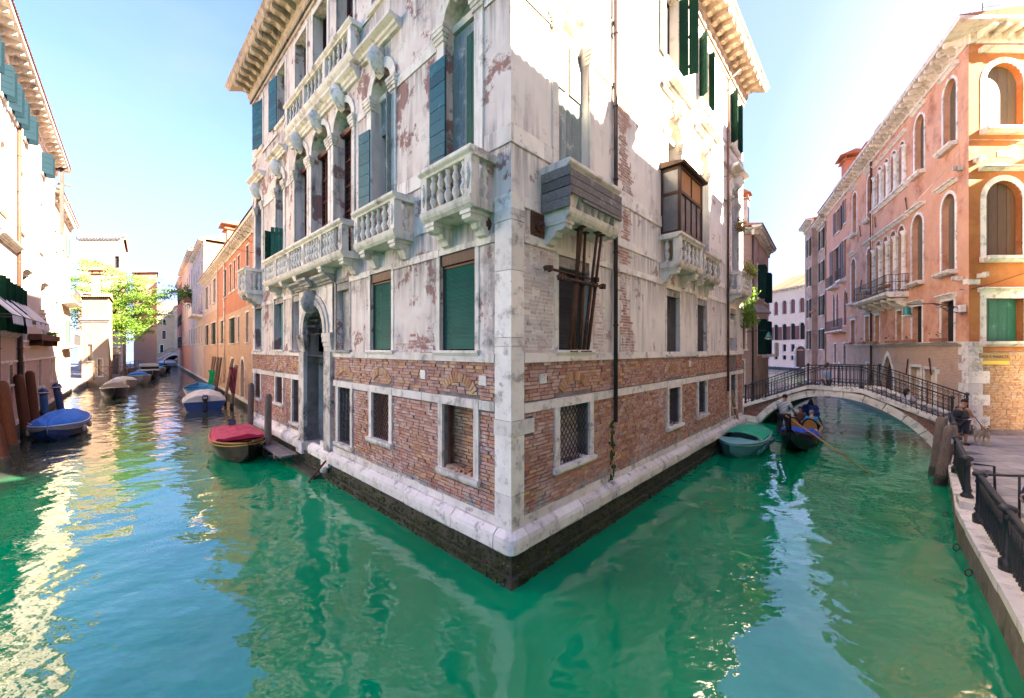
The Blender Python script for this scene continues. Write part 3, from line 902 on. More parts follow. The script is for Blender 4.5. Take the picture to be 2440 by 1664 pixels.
band(LF, LEN_L, 8.31, 8.66, .03, wsL, M['stone'], start=-.03)
band(RF, LEN_R, 8.31, 8.66, .03, wsR, M['stone_clean'], start=-.03)
band(LF, LEN_L, 11.25, 11.5, .03, wsL, M['stone'], start=-.03)
band(RF, LEN_R, 11.25, 11.36, .03, wsR, M['stone_clean'], start=-.03, lmin=2, lmax=4)
tsL = [(q['a0'] - .01, q['a1'] + .01) for q in tL] + [(6.1, 12.3)]
band(LF, LEN_L, 13.95, 14.12, .04, tsL, M['stone'], start=-.04)
band(RF, LEN_R, 13.65, 13.78, .03, [], M['stone_clean'], start=-.03, lmin=2, lmax=4)
band(RF, LEN_R, 12.9, 12.98, .02, [(7, 9.7), (10.1, 12.8), (15, 17)], M['stone_clean'], start=-.02, lmin=2, lmax=4)

# brickwork of the ground floor
def bz(q, w=.16): return (q['a0'] - w, q['a1'] + w, q['z0'] - .13, 3.4)
exL = [bz(q) for q in gL] + [(8.15, 11.42, 0, 9), (-1, LEN_L, 3.16, 3.37)]
exR = [bz(q) for q in gR] + [(15, 16.36, 0, 9), (-1, LEN_R, 3.13, 3.34), (.3, .63, 2.72, 3.05)]
fields = [(LF, brick_boxes(LF, .42, LEN_L - .1, 1.14, 4.12, exL)), (RF, brick_boxes(RF, .34, LEN_R - .1, 1.14, 4.12, exR))]
lay_bricks(palace, fields, M['brick'], 300)
# relieving arches over the ground windows
for F, qs in ((LF, gL[:3] + gL[3:5]), (RF, gR)):
    for q in qs:
        c = (q['a0'] + q['a1']) / 2; R_ = .75
        mb = MB()
        for k in range(13):
            t = math.radians(42 + 96 * k / 12); t2 = t + math.radians(6.6)
            zc = 3.13
            pts = [(c + r * math.cos(x) * 1.0, zc + r * math.sin(x)) for r, x in ((R_ - .19, t), (R_ + .01, t), (R_ + .01, t2), (R_ - .19, t2))]
            mb.plate(F, pts, .002, .018 + random.uniform(0, .01), back=False)
        mb.build('relieving_arch', M['brick_orange'], palace, kind='stuff')
# little stone cramps in the brickwork
for F, a, z in ((LF, 2.9, 3.78), (LF, .78, 3.76), (RF, .95, 3.78), (RF, 3.98, 3.8), (RF, 9.6, 3.85)):
    MB().box(F, a - .1, a + .1, -.02, .03, z - .1, z + .11, j=.015).build('cramp_stone', M['stone_clean'], palace)
# exposed whitewashed bricks beside the corner and the bare strip up the sunny wall
kp = lambda a, z: True
wb = brick_boxes(RF, .35, 1.3, 4.33, 6.46, [], o0=0, o1=.010, jit=.006)
kx = lambda a, z: abs(a - 4.55 - .12 * math.sin(z * 1.7)) < .27 + .1 * math.sin(z * 2.9 + 1) + .05 * math.sin(z * 9) and not (6.46 < z < 6.68 or 7.15 < z < 7.4 or 8.28 < z < 8.7 or 11.2 < z < 11.4 or 12.86 < z < 13.0)
sb = brick_boxes(RF, 4.0, 5.1, 4.33, 13.6, [], o0=0, o1=.010, jit=.005, keep=kx)
wb2 = brick_boxes(RF, 2.9, 3.75, 4.33, 5.9, [], o0=0, o1=.010, jit=.006, keep=lambda a, z: a < 3.55 + .15 * math.sin(z * 4) - (z - 4.3) * .2)
lay_bricks(palace, [(RF, wb), (RF, wb2)], M['brick_white'], 60, 'painted_brick', 'painted_brickwork')
lay_bricks(palace, [(RF, sb)], brickmat('bare rosy brick', [(0, (.42, .20, .13)), (.4, (.52, .30, .22)), (.7, (.36, .18, .13)), (1, (.58, .40, .32))], wash=(.66, .58, .52), wlo=.5, whi=.62), 0, 'bare_brick', 'bare_brickwork')
lw = brick_boxes(LF, 2.5, 4.2, 4.33, 5.3, [], o0=0, o1=.008, jit=.006, keep=lambda a, z: z < 4.75 + .22 * math.sin(a * 3.1) + .13 * math.sin(a * 7.3 + 2) + .08 * math.sin(a * 19))
lay_bricks(palace, [(LF, lw)], brickmat('peeling rosy brick', [(0, (.45, .20, .14)), (.4, (.50, .28, .22)), (.7, (.40, .19, .13)), (1, (.55, .36, .30))], wash=(.68, .60, .55), wlo=.44, whi=.54), 0, 'bare_brick', 'bare_brickwork')

# ---- ground windows with grilles
def lattice(F, q, o, st, r=.011, ang=1.0):
    mb = MB(); w, h = q['a1'] - q['a0'], q['z1'] - q['z0']; sl = 1.25 * ang
    k = -h / sl
    while k < w:
        for s in (1, -1):
            # line a = k + t , z = sl*t
            x0, x1 = max(0, k), min(w, k + h / sl)
            if x1 - x0 > .03:
                za, zb_ = (x0 - k) * sl, (x1 - k) * sl
                A0, A1 = (x0, x1) if s > 0 else (w - x0, w - x1)
                mb.tube(F.P(q['a0'] + A0, o + s * .006, q['z0'] + za), F.P(q['a0'] + A1, o + s * .006, q['z0'] + zb_), r, n=5, caps=False)
        k += st
    return mb
def scrolls(F, q, o):
    mb = MB(); w, h = q['a1'] - q['a0'], q['z1'] - q['z0']; nc = 4
    for c in range(nc + 1):
        x = w * c / nc; mb.tube(F.P(q['a0'] + x, o, q['z0']), F.P(q['a0'] + x, o, q['z1']), .012, n=5)
    for c in range(nc):
        zc = .12
        while zc < h:
            pts = []
            for t in range(9):
                an = t / 8 * 2 * math.pi * .85
                r_ = .10 * (1 - t / 16)
                pts.append(F.P(q['a0'] + w * (c + .5) / nc + r_ * math.cos(an) * (1 if c % 2 else -1), o, q['z0'] + zc + r_ * math.sin(an)))
            mb.path(pts, .009, 4); zc += .2
    return mb
for k, q in enumerate(gL):
    wi = window(palace, LF, q, w=.16, proud=.045, depth=.30, fill=None, sill=.13, frame=M['stone'])
    if k == 0:
        inf = brick_boxes(LF, q['a0'], q['a1'], q['z0'], q['z1'], [])
        bk = MB(); pane_mesh(bk, LF, q, -.34); bk.build('infill_backing', M['mortar'], wi)
        mb = MB()
        for b in inf: mb.box(LF, b[0], b[1], -.34, -.30 + b[4], b[2], b[3], 'bcdef', .006)
        mb.build('brick_infill', M['brick_orange'], wi, kind='stuff')
        rub = MB()
        for j in range(16):
            x, y = random.uniform(q['a0'] + .1, q['a1'] - .1), random.uniform(-.24, -.04)
            G = LF.sub(x, y, random.uniform(0, 3)); rub.box(G, -.1, .1, -.05, .05, q['z0'], q['z0'] + random.uniform(.03, .07), j=.02)
        rub.build('fallen_brick', M['brick_orange'], wi, kind='stuff')
        MB().box(LF, q['a1'] - .07, q['a1'] - .02, -.2, -.12, q['z0'], q['z1'] - .05).build('iron_bar', M['rust'], wi)
    else:
        if k == 1:
            bk = MB(); pane_mesh(bk, LF, q, -.36); bk.build('infill_backing', M['mortar'], wi)
            mb = MB()
            for b in brick_boxes(LF, q['a0'], q['a1'], q['z0'], q['z1'], []): mb.box(LF, b[0], b[1], -.36, -.32 + b[4], b[2], b[3], 'bcdef', .006)
            mb.build('brick_infill', M['brick_orange'], wi, kind='stuff')
        else:
            p = MB(); pane_mesh(p, LF, q, -.32); p.build('pane', M['glass_pale'] if k == 2 else M['dark'], wi)
        (scrolls(LF, q, -.06) if k in (2, 3) else lattice(LF, q, -.06, .13)).build('grille', M['rust'] if k != 2 else M['iron'], wi)
for k, q in enumerate(gR):
    wi = window(palace, RF, q, w=.17, proud=.045, depth=.30, fill=None, sill=.13, frame=M['stone_clean'])
    mb = MB(); pane_mesh(mb, RF, q, -.36); mb.build('infill_backing', M['mortar'], wi)
    mb = MB()
    for b in brick_boxes(RF, q['a0'], q['a1'], q['z0'], q['z1'], []): mb.box(RF, b[0], b[1], -.36, -.32 + b[4], b[2], b[3], 'bcdef', .006)
    mb.build('brick_infill', M['brick_white'] if k == 0 else M['brick'], wi, kind='stuff')
    lattice(RF, q, -.08, .145).build('grille', M['iron'], wi)
    rub = MB()
    for j in range(9):
        G = RF.sub(random.uniform(q['a0'] + .1, q['a1'] - .1), random.uniform(-.28, -.02), random.uniform(0, 3)); rub.box(G, -.09, .09, -.05, .05, q['z0'], q['z0'] + random.uniform(.02, .06), j=.02)
    rub.build('fallen_brick', M['brick_white'], wi, kind='stuff')
wd = window(palace, RF, gdR, w=.14, proud=.05, fill='dark', sill=0, frame=M['stone_clean'], label='narrow water door')

# ---- mezzanine windows with blinds
def blind(F, q, o, m, parent, step=.028, ztop=None):
    mb = MB(); z = q['z0'] + .03; zt = ztop or q['z1']
    while z < zt:
        mb.poly([F.P(q['a0'] + .03, o + .012, z), F.P(q['a1'] - .03, o + .012, z), F.P(q['a1'] - .03, o - .004, z + step * .92), F.P(q['a0'] + .03, o - .004, z + step * .92)])
        z += step
    mb.build('blind', m, parent, kind='stuff')
for k, q in enumerate(mL):
    fm = M['stone_dark'] if k < 4 else M['stone']
    wi = window(palace, LF, q, w=.12, proud=.02, depth=.3, fill=None, sill=.11, frame=fm if k in (2, 3) else M['stone'])
    lt = MB(); lt.box(LF, q['a0'], q['a1'], -.28, -.02, q['z1'] - .24, q['z1'] - .005); lt.build('head_board', M['brown_wood'] if k < 2 else M['stone_dark'], wi)
    bk = MB(); pane_mesh(bk, LF, q, -.34); bk.build('opening', M['dark'], wi)
    if k < 2:
        blind(LF, q, -.10, M['blind'], wi, ztop=q['z1'] - .25)
        s = MB()
        for a in (q['a0'], q['a1'] - .05): s.box(LF, a, a + .05, -.15, -.08, q['z0'], q['z1'] - .25)
        s.box(LF, q['a0'], q['a1'], -.151, -.075, q['z1'] - .3, q['z1'] - .25); s.build('blind_guide', M['red_wood'], wi)
    elif k < 4:
        p = MB(); p.box(LF, q['a0'] + .03, q['a1'] - .03, -.3, -.2, q['z0'], q['z1'] - .24); p.build('panel', M['stone_dark'], wi)
    else:
        leaf(palace, LF, q['a0'] + .03, -.10, 0, .62, q['z0'] + .03, q['z1'] - .28, wood('pale turquoise shutter', (.13, .34, .31), (.10, .26, .25), (.05, .1, .1), 'z', .6) if k == 4 else bpy.data.materials['pale turquoise shutter'], 3, vert=True)
for k, q in enumerate(mR):
    wi = window(palace, RF, q, w=.13, proud=.02, depth=.3, fill=None, sill=.11, frame=M['stone_clean'])
    lt = MB(); lt.box(RF, q['a0'], q['a1'], -.28, -.02, q['z1'] - .24, q['z1'] - .005); lt.build('head_board', M['stone_dark'], wi)
    bk = MB(); pane_mesh(bk, RF, q, -.34); bk.build('opening', M['dark'], wi)
    if k == 0:
        blind(RF, q, -.2, M['blind_dark'], wi, ztop=q['z1'] - .25)
    elif k == 3:
        p = MB(); p.box(RF, q['a0'] + .03, q['a1'] - .03, -.14, -.1, q['z0'] + .75, q['z1'] - .5); p.build('awning_box', M['stone_clean'], wi)
    else:
        blind(RF, q, -.12, M['blind_dark'], wi, ztop=q['z1'] - .25)

# ---- piano nobile
def capital(parent, F, a0, a1, z0, z1, m, pr=.10):
    mb = MB(); h = z1 - z0
    for (f0, f1, p) in ((0, .28, .35), (.28, .5, .6), (.5, .78, .85), (.78, 1, 1.0)):
        mb.box(F, a0 - pr * p, a1 + pr * p, -.06, .04 + pr * p, z0 + h * f0 + .001, z0 + h * f1)
    return mb.build('capital', m, parent)
for k, q in enumerate(pL):
    fw = .26 if k in (0, 1, 5, 6) else .17
    mb = MB(); frame_mesh(mb, LF, q, fw if k in (0, 1, 5, 6) else .2, .04)
    wi = mb.build('window', M['stone'], palace)
    for (x0, x1) in ((q['a0'] - fw, q['a0']), (q['a1'], q['a1'] + fw)):
        capital(wi, LF, x0, x1, q['zs'] - .36, q['zs'] - .02, M['stone'])
    tr = MB(); tr.prism(LF, [(-.4, q['zs'] - .05), (-.22, q['zs'] - .05), (-.18, q['zs'] + .06), (-.4, q['zs'] + .06)], q['a0'], q['a1']); tr.build('transom', M['stone'] if k in (0, 1) else M['red_wood'], wi)
    up = dict(q); up['z0'] = q['zs']
    lo = dict(q); lo['z1'] = q['zs']; lo['arch'] = None
    if k in (2, 3, 4):
        p = MB(); pane_mesh(p, LF, q, -.41); p.build('pane', M['glass'], wi)
        s = MB(); sash_mesh(s, LF, q, -.40, 3 if k == 3 else 2, 5, .06); s.build('sash', M['red_wood'], wi)
        dm = MB()
        nx = 7 if k == 3 else 6
        for j in range(1, nx): dm.box(LF, q['a0'] + (q['a1'] - q['a0']) * j / nx - .008, q['a0'] + (q['a1'] - q['a0']) * j / nx + .008, -.405, -.385, q['z0'], q['zs'])
        for j in range(1, 24): dm.box(LF, q['a0'], q['a1'], -.406, -.386, q['z0'] + (q['zs'] - q['z0']) * j / 24 - .007, q['z0'] + (q['zs'] - q['z0']) * j / 24 + .007)
        dm.build('lead_glazing', M['pipe'], wi, kind='stuff')
    else:
        p = MB(); pane_mesh(p, LF, up, -.36); p.build('tympanum', M['plaster_rosy'], wi)
        p = MB(); pane_mesh(p, LF, lo, -.41); p.build('opening', M['dark'], wi)
    mascaron(palace, LF, (q['a0'] + q['a1']) / 2, .14, q['z1'] + .18, .58, M['stone_clean'])
    if k in (0, 1, 5, 6):
        h = MB(); h.prism(LF, cornice_prof(0, 12.72, .34, .28), q['a0'] - fw - .22, q['a1'] + fw + .22); h.build('hood', M['stone'], wi)
# shutters of the two near windows
q = pL[0]
leaf(palace, LF, q['a1'] - .1, .08, 0.03, .56, 7.9, 10.95, M['teal'], 11, label='dark teal shutter leaf folded back against the wall')
leaf(palace, LF, q['a1'], -.22, 0, -.62, 7.4, 11.05, M['grey_wood'], 3, vert=True, label='bleached white shutter leaf, closed')
leaf(palace, LF, q['a0'], -.22, 0, .54, 7.4, 11.3, M['green'], 3, vert=True, label='grey green shutter leaf, closed')
MB().box(LF, q['a0'], q['a1'], -.3, -.25, 11.0, 11.55).build('board_panel', M['grey_wood'], palace)
q = pL[1]
leaf(palace, LF, q['a1'] + .03, .07, .12, .55, 7.9, 10.7, M['teal'], 9, label='dark teal shutter leaf ajar from the wall')
leaf(palace, LF, q['a0'] + .02, -.1, 1.9, .3, 7.5, 11.2, M['grey_wood'], 2, vert=True)
MB().box(LF, q['a0'], q['a1'], -.33, -.28, 10.6, 11.55).build('board_panel', M['grey_wood'], palace)
MB().box(LF, q['a0'] + .35, q['a0'] + .5, -.35, -.2, 7.4, 10.6).build('window_post', M['red_wood'], palace)
q = pL[5]
leaf(palace, LF, q['a1'] - .02, .05, -1.2, -.5, 7.5, 9.6, M['green'], 3, vert=True)
leaf(palace, LF, q['a0'] + .02, .03, -1.9, -.45, 7.5, 9.6, M['green'], 3, vert=True)
# entablature over the triple window, carrying the upper balcony
en = MB(); en.prism(LF, cornice_prof(0, 12.55, .3, .36), 6.3, 12.35); en.build('entablature', M['stone'], palace)

# balconies of the left facade
balcony(palace, LF, .45, 2.1, .62, 7.08, 8.18, [5], [(.72, .26), (1.9, .26)], label='near balcony with five stone balusters')
balcony(palace, LF, 3.35, 5.5, .55, 7.08, 8.16, [6], [(3.62, .26), (5.2, .26)])
balcony(palace, LF, 6.2, 14.25, .60, 7.08, 8.18, [6, 6, 5, 6, 6], [(6.45, .3), (8.15, .28), (10.55, .28), (12.2, .28), (13.95, .28)], label='long central balcony over the water door')
balcony(palace, LF, 16.75, 18.25, .72, 7.05, 8.3, [4], [(17.0, .26), (18.0, .26)])
balcony(palace, LF, 6.2, 12.2, .34, 13.0, 14.13, [5, 5, 5], [], bm=bal_mesh_small, diamond=False, label='shallow upper balcony above the triple window')

# third floor windows
for k, q in enumerate(tL):
    wi = window(palace, LF, q, w=.16, proud=.03, depth=.38, sash=M['red_wood'], sill=.12 if k not in (2, 3, 4) else 0, frame=M['stone'], nh=3)
q = tL[5]; leaf(palace, LF, q['a1'] + .02, .06, .12, .8, q['z0'] + .02, q['z1'] - .1, M['teal'], 11, label='blue teal board shutter folded open against the wall')
q = tL[6]; leaf(palace, LF, q['a0'], .03, .28, .85, q['z0'] + .02, q['z1'] - .1, M['teal'], 11, label='blue teal board shutter pushed ajar at the far end')
# main cornice with modillions
cor = MB()
cz = 17.35
prof = [(-.3, cz), (.1, cz), (.14, cz + .1), (.2, cz + .16), (.2, cz + .5), (.86, cz + .5), (.92, cz + .56), (.95, cz + .66), (1.02, cz + .72), (1.02, cz + .82), (-.3, cz + .86)]
cor.prism(LF, prof, 0, LEN_L, 1, .95); cor.prism(RF, prof, 0, LEN_R, 1, .95)
cornice = cor.build('cornice', M['stone_brown'], palace)
modillions(cornice, LF, 0, LEN_L, .2, .84, cz + .2, cz + .499, .62, .26, M['stone_brown'])
modillions(cornice, RF, 0, LEN_R, .2, .84, cz + .2, cz + .499, .62, .26, M['stone_brown'])
dn = MB()
for F, ln in ((LF, LEN_L), (RF, LEN_R)):
    x = 0
    while x < ln: dn.box(F, x, x + .09, .02, .13, cz - .17, cz - .02, 'bcdef'); x += .15
    dn.prism(F, [(-.02, cz - .3), (.05, cz - .3), (.07, cz - .2), (-.02, cz - .2)], 0, ln, 1, 0)
dn.build('dentil_course', M['stone_brown'], cornice, kind='stuff')
rf = MB()
A = [LF.P(-1, 1, cz + .87), LF.P(LEN_L + 1, 1, cz + .87), LF.P(LEN_L + 1, -LEN_R - 1, cz + .87), LF.P(-1, -LEN_R - 1, cz + .87)]
mid1, mid2 = LF.P(8, -8.8, cz + 3.2), LF.P(11, -8.8, cz + 3.2)
rf.poly([A[0], A[1], mid2, mid1]); rf.poly([A[1], A[2], mid2]); rf.poly([A[2], A[3], mid1, mid2]); rf.poly([A[3], A[0], mid1])
rf.build('roof', M['tile'], palace)

# ---- water door with its tall surround
M['stone_door'] = surf('sooty white door stone', (.70, .63, .54), (.46, .41, .35), 1.6, .75, 60, .35, dirt=(.06, .055, .05), dlo=.49, dhi=.62, dscale=1.1, streak=(.05, .045, .04), slo=.46, shi=.62)
dj = MB()
for (x0, x1) in ((8.28, 8.84), (10.8, 11.34)):
    dj.box(LF, x0, x1, -.92, .10, .86, 4.30)
doorway = dj.build('water_door', M['stone_door'], palace, label='tall arched stone water door with a dark bearded mask')
for (x0, x1) in ((8.28, 8.84), (10.8, 11.34)):
    capital(doorway, LF, x0, x1, 4.31, 4.95, M['stone_door'], .10)
    MB().box(LF, x0 - .04, x1 + .04, -.3, .18, .42, .858, j=.01).build('base_stone', M['stone_clean'], doorway)
ar = MB(); qq = dict(a0=8.84, a1=10.8, z0=4.96, z1=5.98, zs=5.0, arch='round')
frame_mesh(ar, LF, qq, .2, .14, inset=.95); frame_mesh(ar, LF, dict(a0=8.66, a1=10.98, z0=4.96, z1=6.16, zs=5.0, arch='round'), .2, .10, inset=.2)
ar.build('arch_moulding', M['stone_door'], doorway)
sp = MB(); wall_mesh(sp, LF, 8.2, 11.42, 4.96, 6.75, [dict(a0=8.66, a1=10.98, z0=4.96, z1=6.18, zs=5.0, arch='round')], .2, .05); sp.build('spandrel_panel', M['stone'], doorway)
co = MB(); co.prism(LF, cornice_prof(.05, 6.62, .34, .28), 8.0, 11.65); co.prism(LF, cornice_prof(.3, 6.6, .22, .3), 9.4, 10.25); co.build('cornice_hood', M['stone_dark'], doorway)
mascaron(doorway, LF, 9.82, .20, 6.16, .60, M['stone_dark'], True)
fan = MB(); pane_mesh(fan, LF, dict(a0=8.84, a1=10.8, z0=4.96, z1=5.98, zs=5.0, arch='round'), -.86); fan.build('fanlight', M['dark'], doorway)
fg = MB()
for k in range(9):
    t = math.pi * k / 8; fg.tube(LF.P(9.82, -.82, 5.0), LF.P(9.82 + .94 * math.cos(t), -.82, 5.0 + .94 * math.sin(t)), .014, n=5)
for r_ in (.3, .5, .72):
    fg.path([LF.P(9.82 + r_ * math.cos(math.pi * k / 12), -.81, 5.0 + r_ * math.sin(math.pi * k / 12)) for k in range(13)], .01, 4)
fg.build('fan_grille', M['rust'], doorway)
gd = paint('very dark green door paint', (.010, .07, .04), .4)
dr = MB(); dr.box(LF, 8.84, 10.8, -.92, -.80, 1.02, 4.94); dr.build('door_leaf', gd, doorway)
for k in range(2):
    x0 = 8.94 + k * .94
    for z0, z1 in ((1.12, 1.6), (1.7, 2.1), (2.25, 3.3), (3.42, 3.8), (3.9, 4.6)):
        p = MB(); p.box(LF, x0, x0 + .82, -.80, -.75, z0, z1); p.box(LF, x0 + .09, x0 + .73, -.75, -.71, z0 + .07, z1 - .07); p.build('door_panel', gd, doorway)
MB().box(LF, 8.86, 10.8, -.92, .06, -.5, .9).build('threshold', M['concrete'], doorway)
st = MB(); st.box(LF, 8.75, 10.9, .06, .45, -.6, .12, j=.02); st.build('water_step', M['algae'], doorway)

# ---- right facade, upper windows
for k, q in enumerate(pR):
    mb = MB(); frame_mesh(mb, RF, q, .2, .045); wi = mb.build('window', M['stone_clean'] if k else M['stone'], palace)
    for (x0, x1) in ((q['a0'] - .2, q['a0']), (q['a1'], q['a1'] + .2)): capital(wi, RF, x0, x1, q['zs'] - .36, q['zs'] - .02, M['stone'])
    if k: 
        h = MB(); h.prism(RF, cornice_prof(0, 12.82, .42, .3), q['a0'] - .42, q['a1'] + .42); h.build('hood', M['stone'], wi)
        mascaron(palace, RF, (q['a0'] + q['a1']) / 2, .14, q['z1'] + .2, .55, M['stone'])
    up = dict(q); up['z0'] = q['zs']
    p = MB(); pane_mesh(p, RF, up, -.36); p.build('tympanum', M['brown_wood'] if k else M['plaster_white'], wi)
    lo = dict(q); lo['z1'] = q['zs']; lo['arch'] = None
    p = MB(); pane_mesh(p, RF, lo, -.41); p.build('opening', M['dark'], wi)
    tr = MB(); tr.prism(RF, [(-.4, q['zs'] - .06), (-.2, q['zs'] - .06), (-.15, q['zs'] + .07), (-.4, q['zs'] + .07)], q['a0'], q['a1']); tr.build('transom', M['stone'], wi)
    if k >= 2:
        s = MB(); sash_mesh(s, RF, lo, -.40, 1, 4, .06); s.build('sash', M['teal'], wi)
q = pR[0]
leaf(palace, RF, q['a0'], -.2, 0, .62, 7.4, 11.5, M['grey_wood'], 3, vert=True, label='grey green bleached board shutter, left leaf')
leaf(palace, RF, q['a1'], -.2, 0, -.62, 7.4, 11.5, M['grey_wood'], 3, vert=True, label='grey green bleached board shutter, right leaf')
for x in (1.55, 2.15): MB().box(RF, x, x + .45, -.19, -.16, 10.3, 11.4).build('shutter_panel', M['old_wood'], palace)
for k, q in enumerate(tR):
    wi = window(palace, RF, q, w=.14, proud=.03, depth=.3, fill='dark', sill=.14, frame=M['stone_clean'], sillw=.12)
    dkg = bpy.data.materials.get('dark green shutter paint') or paint('dark green shutter paint', (.006, .030, .018), .85, .25, spec=.1)
    if k:
        pale = bpy.data.materials.get('pale green shutter') or wood('pale green shutter', (.42, .52, .48), (.34, .43, .40), (.2, .27, .25), 'x', .6)
        leaf(palace, RF, q['a1'], .03, 1.5 if k != 1 else 1.2, .22 if k != 1 else .62, q['z0'], q['z1'], dkg, 0 if k > 1 else 2, vert=True)
        leaf(palace, RF, q['a0'], .03, -.15 if k == 1 else -.9, -.5 if k == 1 else -.45, q['z0'], q['z1'], pale if k == 1 else dkg, 10 if k == 1 else 0)

# boarded balcony on iron props
BBm = balcony(palace, RF, .95, 2.95, .66, 6.98, 8.12, [6], [(1.1, .24)], m=M['stone'], label='crumbling balcony boxed in with grey boards', diamond=False)
for k in range(4):
    z0 = 7.28 + k * .16
    MB().box(RF, .90 + random.uniform(0, .03), 2.97, .69, .725, z0 + .005, z0 + .15, j=.006).build('plank', M['old_wood'], BBm) if k else MB().box(RF, 1.35, 2.97, .69, .725, z0 + .08, z0 + .15, j=.006).build('plank', M['old_wood'], BBm)
for k in range(4):
    z0 = 7.16 + k * .2
    MB().box(RF, .865, .898, .03, .725, z0 + .005, z0 + .19, j=.006).build('plank', M['old_wood'], BBm)
pr = thing('steel_props', 'rusty steel props and clamps holding up the boarded balcony', 'props', RF.P(2.1, .2, 4.4))
for (a0, o0, a1, o1) in ((1.85, .03, 1.62, .52), (2.0, .04, 1.72, .36), (2.42, .04, 2.2, .54), (2.28, .03, 2.02, .34), (2.58, .05, 2.44, .5)):
    p0, p1 = Vector(RF.P(a0, o0, 4.36)), Vector(RF.P(a1, o1, 6.97)); t = MB()
    t.tube(p0, p0.lerp(p1, .58), .042, n=8); t.tube(p0.lerp(p1, .55), p1, .032, n=8); t.tube(p0.lerp(p1, .56), p0.lerp(p1, .6), .058, n=8)
    t.box(RF, a1 - .07, a1 + .07, o1 - .07, o1 + .07, 6.955, 6.978); t.box(RF, a0 - .06, a0 + .06, o0 - .02, o0 + .08, 4.33, 4.36); po = t.build('prop', M['rust'], pr)
    c = p0.lerp(p1, .57); MB().path([(c.x + .09 * math.cos(u), c.y + .09 * math.sin(u), c.z) for u in [k * math.pi / 5 for k in range(11)]], .01, 4).build('pin_ring', M['rust'], po)
for z, o, a0, a1 in ((6.02, .22, .72, 2.75), (5.86, .34, 1.0, 2.85)):
    t = MB(); t.tube(RF.P(a0, o, z), RF.P(a1, o, z), .03, n=8)
    for a in (a0 + .1, a0 + .2, a1 - .12, a1 - .05): t.box(RF, a - .03, a + .03, o - .055, o + .055, z - .05, z + .06, j=.012)
    t.build('cross_tube', M['rust'], pr)
# glazed wooden bay over a balcony
bay_b = balcony(palace, RF, 6.95, 9.15, .62, 6.98, 8.05, [5], [(7.15, .24), (8.8, .24)], m=M['stone'], label='soot streaked balcony under the glazed wooden bay')
by = MB()
zA, zB, a0, a1, od = 8.06, 10.15, 7.0, 9.1, .62
for x in (a0, a1 - .09): by.box(RF, x, x + .09, od - .09, od, zA, zB)
for x in (a0, a1 - .09): by.box(RF, x, x + .09, 0, .07, zA, zB)
for z in (zA, zA + 1.22, zB - .1):
    by.box(RF, a0, a1, od - .085, od + .004, z, z + .09); by.box(RF, a0 + .002, a0 + .088, .07, od - .09, z + .001, z + .089); by.box(RF, a1 - .088, a1 - .002, .07, od - .09, z + .001, z + .089)
for k in range(1, 4): by.box(RF, a0 + (a1 - a0) * k / 4 - .03, a0 + (a1 - a0) * k / 4 + .03, od - .08, od - .01, zA + .09, zA + 1.22)
by.box(RF, (a0 + a1) / 2 - .03, (a0 + a1) / 2 + .03, od - .08, od - .01, zA + 1.3, zB - .1)
bay = by.build('bay_window', M['brown_wood'], palace, label='dark wooden glazed bay on the balcony')
rp = MB(); rp.prism(RF, [(0, zB + .0), (od + .12, zB), (od + .14, zB + .07), (0, zB + .2)], a0 - .12, a1 + .12); rp.build('bay_roof', M['brown_wood'], bay)
for k in range(4):
    x0, x1 = a0 + (a1 - a0) * k / 4 + .04, a0 + (a1 - a0) * (k + 1) / 4 - .04
    MB().box(RF, x0, x1, od - .05, od - .04, zA + .09, zA + 1.22).build('pane', M['glass_pale'], bay)
MB().box(RF, a0 + .03, a0 + .04, .07, od - .09, zA + .09, zA + 1.22).build('pane', M['glass_pale'], bay)
MB().box(RF, a0 + .03, a0 + .04, .07, od - .09, zA + 1.31, zB - .1).build('pane', M['glass_pale'], bay)
orw = wood('orange wood panel', (.50, .22, .06), (.38, .16, .05), (.2, .08, .03), 'z', .5)
for k in range(2):
    x0, x1 = a0 + .09 + (a1 - a0 - .12) * k / 2, a0 + (a1 - a0 - .12) * (k + 1) / 2
    MB().box(RF, x0, x1, od - .05, od - .03, zA + 1.31, zB - .1).build('panel', orw, bay)
balcony(palace, RF, 9.75, 11.75, .5, 6.98, 8.0, [5], [(9.95, .24), (11.4, .24)], m=M['stone'])
balcony(palace, RF, 14.7, 16.7, .62, 6.98, 8.0, [4], [(14.95, .24), (16.4, .24)], m=M['stone_clean'])
sg = MB(); sg.box(RF, 15.1, 16.3, .04, .06, 5.3, 5.35); 
# iron tie plates, drainpipes
tp = MB(); tp.box(RF, .55, .95, .01, .04, 6.68, 7.15); tpo = tp.build('anchor_plate', M['rust'], palace)
c = RF.P(.78, .05, 6.92); kn = MB(); 
for r_, o_ in ((.17, .04), (.13, .09), (.08, .13), (.04, .16)):
    kn.tube(RF.P(.78, .03, 6.92), RF.P(.78, o_, 6.92), r_, n=14)
kn.build('anchor_boss', M['rust'], tpo)
kn = MB()
for r_, o_ in ((.15, .05), (.11, .09), (.05, .12)): kn.tube(LF.P(.68, .0, 6.88), LF.P(.68, o_, 6.88), r_, n=14)
kn.build('anchor_boss', M['rust'], palace)
drainpipe(palace, RF, 3.87, .09, 2.5, 17.2, .055, M['pipe'])
drainpipe(palace, RF, 14.5, .09, 2.45, 16.7, .05, M['pipe_brown'], hook=(.35, .5, .6))
# moss running down below the drain mouth
ms = MB()
for k in range(60):
    z = random.uniform(1.0, 2.5); a = 3.82 + random.gauss(0, .035 + (2.5 - z) * .03)
    s = random.uniform(.015, .04); ms.box(RF, a - s, a + s, 0, random.uniform(.012, .03), z - s, z + s * 1.6, 'bcdef', .008)
ms.build('moss', surf('wet moss', (.06, .085, .01), (.03, .05, .01), 6, .9, 60, .6), palace, kind='stuff')
